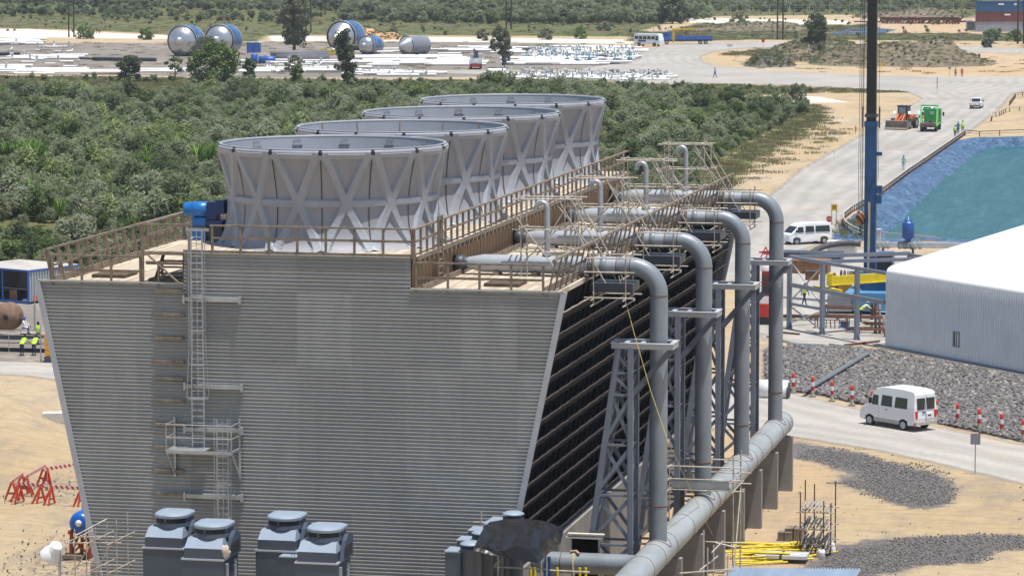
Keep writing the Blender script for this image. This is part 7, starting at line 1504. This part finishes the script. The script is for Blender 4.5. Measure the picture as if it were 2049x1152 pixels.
for k, (x, y, mt, lb) in enumerate(((1198, 108, yellow, 'yellow crate among the white fittings'), (1056, 104, timber2, 'timber crate among the white fittings'), (1205, 118, pm('grey_crate', (.16, .17, .22), .7, 0, .1, 1), 'grey-blue crate below the yellow crate'))):
    q = G(x, y); t = thing('crate', lb, 'crate', q); MB().b2((q.x-1.2, q.y-.8, 0), (q.x+1.2, q.y+.8, .8)).build('box', mt, t); MB().b2((q.x-1.3, q.y-.9, .8), (q.x+1.3, q.y+.9, .88)).build('lid', mt, t)
tag(MB().tube([G(975, 143, .55), G(1010, 142, .55)], .55, 14).build('large_white_pipe', wpm), 'fat white pipe lying right of the red and white lorry', 'pipe')
# dirt heaps
HP = []
def heap(px, py, w_, h, seed, lab, mt, asp=.55):
    q = G(px, py); mb = MB(); rows = []; n_ = 22
    for i in range(n_+1):
        row = []
        for j in range(n_+1):
            u_, v_ = 2*i/n_-1, 2*j/n_-1; d = max(0, 1-(u_*u_+v_*v_)**.5); nz = vnoise(np.array([u_*3+seed*7+20]), np.array([v_*3+20]), 1, 5)[0]; nz2 = vnoise(np.array([u_*8+seed*7+20]), np.array([v_*8+40]), 1, 6)[0]
            z = h*1.1*math.sin(min(1, d*1.2)*1.57)*(.35+.95*nz)+h*.3*(nz2-.5)*min(1, d*5)-.05; row.append((q.x+u_*w_/2, q.y+v_*w_*asp, max(-.05, z))); (HP.append(row[-1]) if z > .25 else None)
        rows.append(row)
    mb.grid(rows); return tag(mb.build('dirt_heap', mt), lab, 'heap', 'dirt heaps inside the loop road')
hm1 = pm('heap_brown', (.17, .14, .095), 1, 0, .35, .6, dirt=(.30, .24, .16), dirt_amt=.45, bmp=.6); hm2 = pm('heap_grey', (.15, .145, .14), 1, 0, .2, .8, bmp=.6)
heap(1540, 133, 11, 2.2, 1, 'small dark grey dirt heap, leftmost in front', hm2)
for k, (x, y, w_, h, lb) in enumerate(((1590, 120, 20, 2.6, 'first grassy brown'), (1660, 122, 18, 2.4, 'second grassy brown'), (1740, 128, 26, 3.4, 'third grassy brown'), (1795, 122, 16, 3.0, 'fourth grassy brown'), (1850, 128, 30, 4.2, 'tallest grassy brown'))): heap(x, y, w_, h, 3+k, lb+' dirt heap from the left along the loop road', hm1)
heap(735, 78, 22, 2.8, 12, 'orange sand heap behind the small vessels', pm('heap_orange', (.50, .30, .15), 1, 0, .15, .5, bmp=.4))
heap(1830, 34, 40, 2.2, 14, 'grassy low mound behind the rusty steel pile', hm1); heap(1640, 96, 22, 1.8, 15, 'grassy mound under the round dark tree', hm1); heap(1510, 58, 34, 2.0, 16, 'low scrub mound left of the white sand', hm1)
HP = np.array(HP); HP = np.vstack([HP+(rng.random(HP.shape)-.5)*np.array([1, 1.4, .1]) for _ in range(3)]); k_ = rng.random(len(HP)) < .5; HP = HP[k_]; s = .4+.6*rng.random(len(HP))
scatter('heap_scrub', [(*tuft(46, .8, .34, 140+k), 0) for k in range(3)]+[(*cards(90, .5, .3, 150+k, (1, 1, .6), 5, .5, 1.2, .5, .15), 1) for k in range(2)], HP, rotz(len(HP)), np.column_stack([s, s, s]), rng.random(len(HP)), [mdry, mleaf], 'dry weeds growing over the dirt heaps', 'weeds')
# rusty steel pile
q = G(1842, 48); t = thing('rusty_steel_pile', 'long pile of rusty red steel trusses beyond the loop road', 'steel pile', q); mr = pm('rust_red', (.15, .045, .035), .9, 0, .3, .8)
for k in range(26):
    x = q.x-11+22*k/25; mb = MB(); mb.beam((x, q.y-2, .2), (x+g.uniform(-1, 1), q.y+2, g.uniform(.8, 1.6)), .3); mb.beam((x, q.y+1, .1), (x+g.uniform(1, 4), q.y-1, 1.9), .22); mb.build('truss', mr, t)
for k in range(7): MB().beam((q.x-11+g.uniform(-1, 1), q.y-1.5+k*.5, 1.0+.25*(k % 4)), (q.x+11+g.uniform(-2, 1), q.y-1.5+k*.5, 1.0+.25*((k+1) % 4)), .35).build('girder', mr, t)
MB().beam((q.x-19, q.y-3, .6), (q.x-10, q.y-3, .6), .35).build('girder', mr, t); MB().beam((q.x+9, q.y-2, .6), (q.x+15, q.y-2, .9), .5).build('girder', mr, t)
sheet('blue_ground_sheet', polyw([(1640, 69), (1700, 57), (1760, 56), (1805, 60), (1765, 70), (1690, 72)]), pm('sheet_blue', (.06, .10, .17), .5, 0, .3, .1), .05, 2, 0)
# containers
def container(px0, px1, py, z, h, mt, lab, cat='shipping container', L=None, txt=None):
    a, b_ = G(px0, py), G(px1, py); t = thing('shipping_container', lab, cat, (a.x, a.y, 0), 'stacked shipping containers'); d = (b_-a); 
    if L: d = d.normalized()*L
    n = Vector((-d.y, d.x, 0)).normalized()*3.0; A = a+Vector((0, 0, z)); mb = MB(); N_ = 60; rows = [[], []]
    for j in range(N_*2+1):
        q = A+d*j/(N_*2)+n*(.018 if (j//1) % 2 else 0); rows[0].append(q+Vector((0, 0, .12))); rows[1].append(q+Vector((0, 0, h-.14)))
    mb.grid(rows, False); mb.prism([A+n*.02+d*.004, A+d*.996+n*.02, A+d*.996+n, A+n+d*.004], (0, 0, h-.02)); mb.build('body', mt, t)
    mb = MB(); mb.beam(A+Vector((0, 0, .07)), A+d+Vector((0, 0, .07)), .12, .14); mb.beam(A+Vector((0, 0, h-.08)), A+d+Vector((0, 0, h-.08)), .12, .14)
    for f in (0, 1): mb.beam(A+d*f, A+d*f+Vector((0, 0, h)), .14)
    mb.beam(A+n+Vector((0, 0, h-.07)), A+Vector((0, 0, h-.07)), .12, .12); mb.build('frame', mt, t)
    if txt:
        mb = MB(); nn = n.normalized()
        for f, w_ in txt: c_ = A+d*f+Vector((0, 0, h*.62)); mb.prism([c_-nn*.05, c_-nn*.05+d.normalized()*w_, c_-nn*.05+d.normalized()*w_+Vector((0, 0, .45)), c_-nn*.05+Vector((0, 0, .45))], nn*.03)
        mb.build('white_plate', white_paint, t)
    return t
cb1 = pm('container_blue', (.02, .09, .22), .5, .1, .1, .4); cb2 = pm('container_red', (.17, .05, .045), .6, .1, .15, .4); cb3 = pm('container_grey', (.30, .32, .37), .55, .1, .1, .4)
container(1953, 2110, 64, 0, 2.65, cb3, 'grey container at the bottom of the stack in the far right corner'); container(1953, 2110, 64, 2.68, 2.75, cb2, 'dark red container in the middle of the far right stack', txt=[(.36, 1.6)]); container(1953, 2110, 64, 5.45, 2.8, cb1, 'blue container on top of the far right stack', txt=[(.28, 1.5), (.48, .7)])
container(1935, 1951, 62, 0, 2.6, cb3, 'small grey container left of the stacked containers')
# power poles and wires
wirem = pm('pale_wire', (.30, .31, .32), .5, .3, .05, 2)
def hpole(px, py, lab, h=14, gap=1.4):
    q = G(px, py); t = thing('power_pole', lab, 'power pole', q, 'twin timber power poles')
    for dx in (-gap/2, gap/2): MB().tube([(q.x+dx, q.y, 0), (q.x+dx, q.y, h)], [.22, .16], 8).build('pole', pm('creosote_pole', (.035, .028, .022), .9, 0, .2, 1), t)
    MB().beam((q.x-gap*1.6, q.y, h-.8), (q.x+gap*1.6, q.y, h-.8), .18, .22).build('crossarm', MATS['creosote_pole'], t)
    for dx in (-1.9, 0, 1.9): MB().tube([(q.x+dx*gap*.8, q.y, h-.7), (q.x+dx*gap*.8, q.y, h-.3)], .09, 6).build('insulator', white_paint, t)
    MB().b2((q.x-gap*.9, q.y-.1, h-5.2), (q.x-gap*.55, q.y+.1, h-4.9)).build('marker', white_paint, t); return q
pq = [hpole(*a_) for a_ in ((143, 75, 'leftmost twin-post power pole rising left of the silver vessels', 15), (617, 66, 'twin-post power pole beside the tall dark gum tree', 15), (1018, 58, 'twin-post power pole behind the windblown tree', 15), (1561, 80, 'twin-post power pole between the loop road and the fence', 16), (2042, 88, 'twin-post power pole at the right photo edge', 16))]
qs = [pq[0]-(pq[1]-pq[0])]+pq; n_ = 0
for k in range(3):
    mb = MB()
    for a, b_ in zip(qs, qs[1:]):
        pts = []
        for j in range(13): f = j/12; p = a.lerp(b_, f); pts.append((p.x+(k-1)*2.0, p.y, 14.2+[0, -.6, .4][k]-9*f*(1-f)*1.0)); 
        mb.tube(pts, .035, 4, caps=False)
    tag(mb.build('power_line', wirem), ['lowest', 'middle', 'highest'][k]+' power line sagging between the twin-post poles', 'power line')
def farfence(pts_, h, gap, lab, mt=galv):
    P_ = [G(*q) for q in pts_]; t = thing('mesh_fence', lab, 'fence', P_[0], 'mesh fences across the far ground'); n_ = 0
    mb = MB()
    for a, b_ in zip(P_, P_[1:]):
        for z in (h, h*.72, h*.45): mb.tube([a+up_*z, b_+up_*z], .022, 4)
    mb.build('wires', mt, t)
    for a, b_ in zip(P_, P_[1:]):
        m_ = int((b_-a).length/gap)
        for j in range(m_):
            if n_ < 98: MB().tube([a.lerp(b_, j/m_), a.lerp(b_, j/m_)+up_*(h+.2)], .07, 5).build('post', mt, t); n_ += 1
farfence([(-60, 56), (150, 60), (600, 74), (900, 66), (1250, 66), (1400, 80), (1700, 82), (2100, 84)], 2.3, 5.5, 'nearer wire mesh fence crossing the whole ground beyond the yard')
farfence([(1240, 23), (1500, 27), (1740, 28), (1950, 27)], 2.6, 6.0, 'far pale mesh fence in front of the top scrub', wpm)
# ================= SINGLE TREES =================
def tree(px, py, h, w_, mt, lab, name='tree', clumps=14, n=2600, size=.5, shape=1.0, trunkh=.25, seed=1, lean=(0, 0), cl_r=.42, tm=None, tint=.5, group=None):
    q = G(px, py); t = thing(name, lab, 'tree', q, group); g_ = np.random.default_rng(seed); V = []; cs = []
    tb = MB(); th = h*trunkh; tmt = tm or pm('bark', (.10, .08, .06), .9, 0, .25, 2)
    topz = h*.9; tb.tube([(q.x, q.y, -.1), (q.x+.1*w_*.2+lean[0]*.3, q.y, th), (q.x+lean[0]*.7, q.y+lean[1]*.5, h*.6), (q.x+lean[0], q.y+lean[1], topz)], [h*.028+.05, h*.022+.03, h*.012+.02, .03], 8)
    for k in range(clumps):
        f = (k+.5)/clumps; z = th+(h-th)*(f**.85); rmax = w_/2*math.sin(math.pi*min(1, (.18+.78*f)))**shape
        a = k*2.4+g_.random(); rr = rmax*(.35+.5*g_.random()); cx_, cy2 = q.x+lean[0]*f+rr*math.cos(a), q.y+lean[1]*f+rr*math.sin(a)
        cs.append((cx_, cy2, z, (.55+.5*g_.random())*max(w_*cl_r*.55, .4)))
        tb.tube([(q.x+lean[0]*f*.8, q.y+lean[1]*f*.8, max(th*.8, z-h*.12)), (cx_, cy2, z)], [.06+h*.004, .02], 5)
    tb.build('trunk', tmt, t)
    nn = n//clumps
    for (x, y, z, r) in cs:
        v_, _ = cards(nn, r, size, int(g_.integers(1e6)), (1, 1, .8), 5, .25, 1.3, .5); V.append(v_+np.array([x, y, z]))
    V = np.vstack(V)-np.array(q); me = bpy.data.meshes.new('crown'); mesh_np(me, V, np.arange(len(V)).reshape(-1, 4)); me.materials.append(mt); o = bpy.data.objects.new('crown', me); col.objects.link(o); o.parent = t; return t
def solidleaf(name, stops):
    m, t, b = newmat(name); f = noise(t, .7, 4, .6, pos(t)); c = ramp(t, f, stops); t.links.new(c, b.inputs['Base Color']); b.inputs['Roughness'].default_value = .5
    tr = t.nodes.new('ShaderNodeBsdfTranslucent'); t.links.new(c, tr.inputs[0]); mx = t.nodes.new('ShaderNodeMixShader'); mx.inputs[0].default_value = .3; t.links.new(b.outputs[0], mx.inputs[1]); t.links.new(tr.outputs[0], mx.inputs[2]); t.links.new(mx.outputs[0], t.nodes['Material Output'].inputs[0]); return m
lg = solidleaf('gum_leaves', [(.3, (.085, .10, .055)), (.7, (.21, .225, .125))]); lb_ = solidleaf('lush_leaves', [(.3, (.055, .11, .015)), (.7, (.14, .23, .04))]); ld = solidleaf('dark_gum_leaves', [(.3, (.05, .072, .035)), (.7, (.12, .15, .065))])
tree(588, 104, 14.0, 8.4, lg, 'tallest grey-green gum tree beside the twin-post pole', 'gum_tree', 34, 11000, .42, .8, .12, 3, cl_r=.46)
tree(695, 168, 9.6, 3.6, ld, 'narrow dark leaning tree at the yard edge in front of the vessels', 'slim_tree', 22, 6000, .38, .55, .05, 4, (-.9, 0), .75)
tree(1008, 136, 8.4, 4.6, lg, 'windblown grey-green tree over the small grey hut', 'gum_tree', 22, 5600, .38, .75, .32, 5, (-1.2, 0), .55)
tree(1635, 102, 7.8, 6.2, ld, 'round dark tree on the mound beside the loop road', 'round_tree', 24, 6500, .42, .8, .08, 6, cl_r=.5)
tree(1345, 48, 9.5, 8.6, ld, 'dark tree behind the yellow crane truck at the top', 'dark_tree', 20, 4500, .6, .8, .10, 7, cl_r=.5)
tree(260, 164, 4.6, 5.4, ld, 'small dark round tree at the left edge of the yard', 'round_tree', 16, 3600, .34, .9, .16, 8, cl_r=.52)
tree(433, 172, 7.6, 11.5, lb_, 'broad bright green tree in front of the two domed vessels', 'broad_tree', 34, 8000, .42, .8, .12, 9, cl_r=.34)
tree(412, 122, 4.8, 8.5, lg, 'thin olive tree showing in front of the leftmost domed vessel', 'thin_tree', 14, 1700, .4, .9, .35, 10, cl_r=.4)
tree(498, 164, 4.2, 3.2, lb_, 'small bright green tree right of the broad one', 'small_tree', 8, 1300, .4, .9, .15, 12, cl_r=.5)
tree(594, 172, 3.6, 3.6, lb_, 'bright green bush below the low grey tank', 'green_bush', 8, 1300, .4, .9, .1, 13, cl_r=.5)
tree(590, 158, 4.4, 5.0, lg, 'thin pale tree in front of the low grey tank', 'thin_tree', 10, 900, .35, .9, .3, 14, cl_r=.4)
tree(350, 160, 4.2, 4.4, lb_, 'sparse green sapling left of the broad tree', 'sapling', 8, 600, .35, .9, .4, 15, cl_r=.4)
for k, (x, y, h, w_, lb) in enumerate(((172, 78, 2.8, 7, 'green bush right of the leftmost power pole'), (292, 80, 2.6, 5.5, 'green bush alone on the white sand strip'), (785, 78, 3.0, 4.0, 'sparse little tree by the orange sand heap'), (965, 82, 2.6, 4.4, 'grey bush left of the windblown tree'), (1090, 80, 2.8, 4.6, 'grey bush right of the windblown tree'), (1160, 78, 2.4, 5.5, 'green bush on the sand strip before the bus'), (1210, 62, 2.0, 5, 'low bush behind the sand strip'), (1985, 82, 2.6, 5.5, 'bright bush below the stacked containers'), (2030, 84, 2.6, 5, 'bright bush at the right edge below the containers'), (1975, 96, 2.4, 3.6, 'grey dead shrub right of the loop road'), (1590, 206, 2.6, 5.5, 'dark bush at the far right tip of the thicket'), (1480, 46, 2.4, 6, 'dark scrub bush left of the white sand'), (1640, 104, 1.8, 3, 'small bush in front of the round dark tree'))):
    tree(x, y, h, w_, lb_ if k in (0, 1, 5, 7, 8) else lg, lb, 'bush', 9, 900, .45, .9, .1, 30+k, cl_r=.5)
for k, (x, y, h) in enumerate(((60, 28, 6), (150, 30, 6.5), (200, 26, 6), (295, 28, 6), (375, 24, 6.5), (650, 30, 9), (672, 26, 8), (735, 40, 5), (640, 20, 7), (1160, 18, 6), (1260, 20, 6), (900, 22, 6))): tree(x, y, h, 6.5, ld, f'dark tree in the far scrub band, number {k+1} from the list', 'scrub_tree', 8, 700, .7, .8, .15, 60+k, group='dark trees in the far scrub')
for k, o in enumerate([o for o in col.objects if o.get('label', '').startswith('dark tree in the far scrub band')]): o['label'] = 'dark bushy tree standing in the far scrub band along the top'
# ================= HAZE =================
me = bpy.data.meshes.new('haze'); me.from_pydata([(x, y, z) for z in (-7, 62) for x, y in ((-1400, -160), (900, -160), (900, 2600), (-1400, 2600))], [], [(3, 2, 1, 0), (4, 5, 6, 7), (0, 1, 5, 4), (1, 2, 6, 5), (2, 3, 7, 6), (3, 0, 4, 7)])
hm_, t, b = newmat('haze_air'); t.nodes.remove(b); vp = t.nodes.new('ShaderNodeVolumePrincipled'); vp.inputs['Color'].default_value = (.86, .9, .95, 1); vp.inputs['Density'].default_value = .0001; vp.inputs['Anisotropy'].default_value = .2
t.links.new(vp.outputs[0], t.nodes['Material Output'].inputs['Volume']); me.materials.append(hm_); ho_ = bpy.data.objects.new('haze', me); col.objects.link(ho_); ho_['kind'] = 'stuff'; ho_['label'] = 'thin pale heat haze over the whole site'; ho_['category'] = 'haze'
sc.cycles.volume_bounces = 0
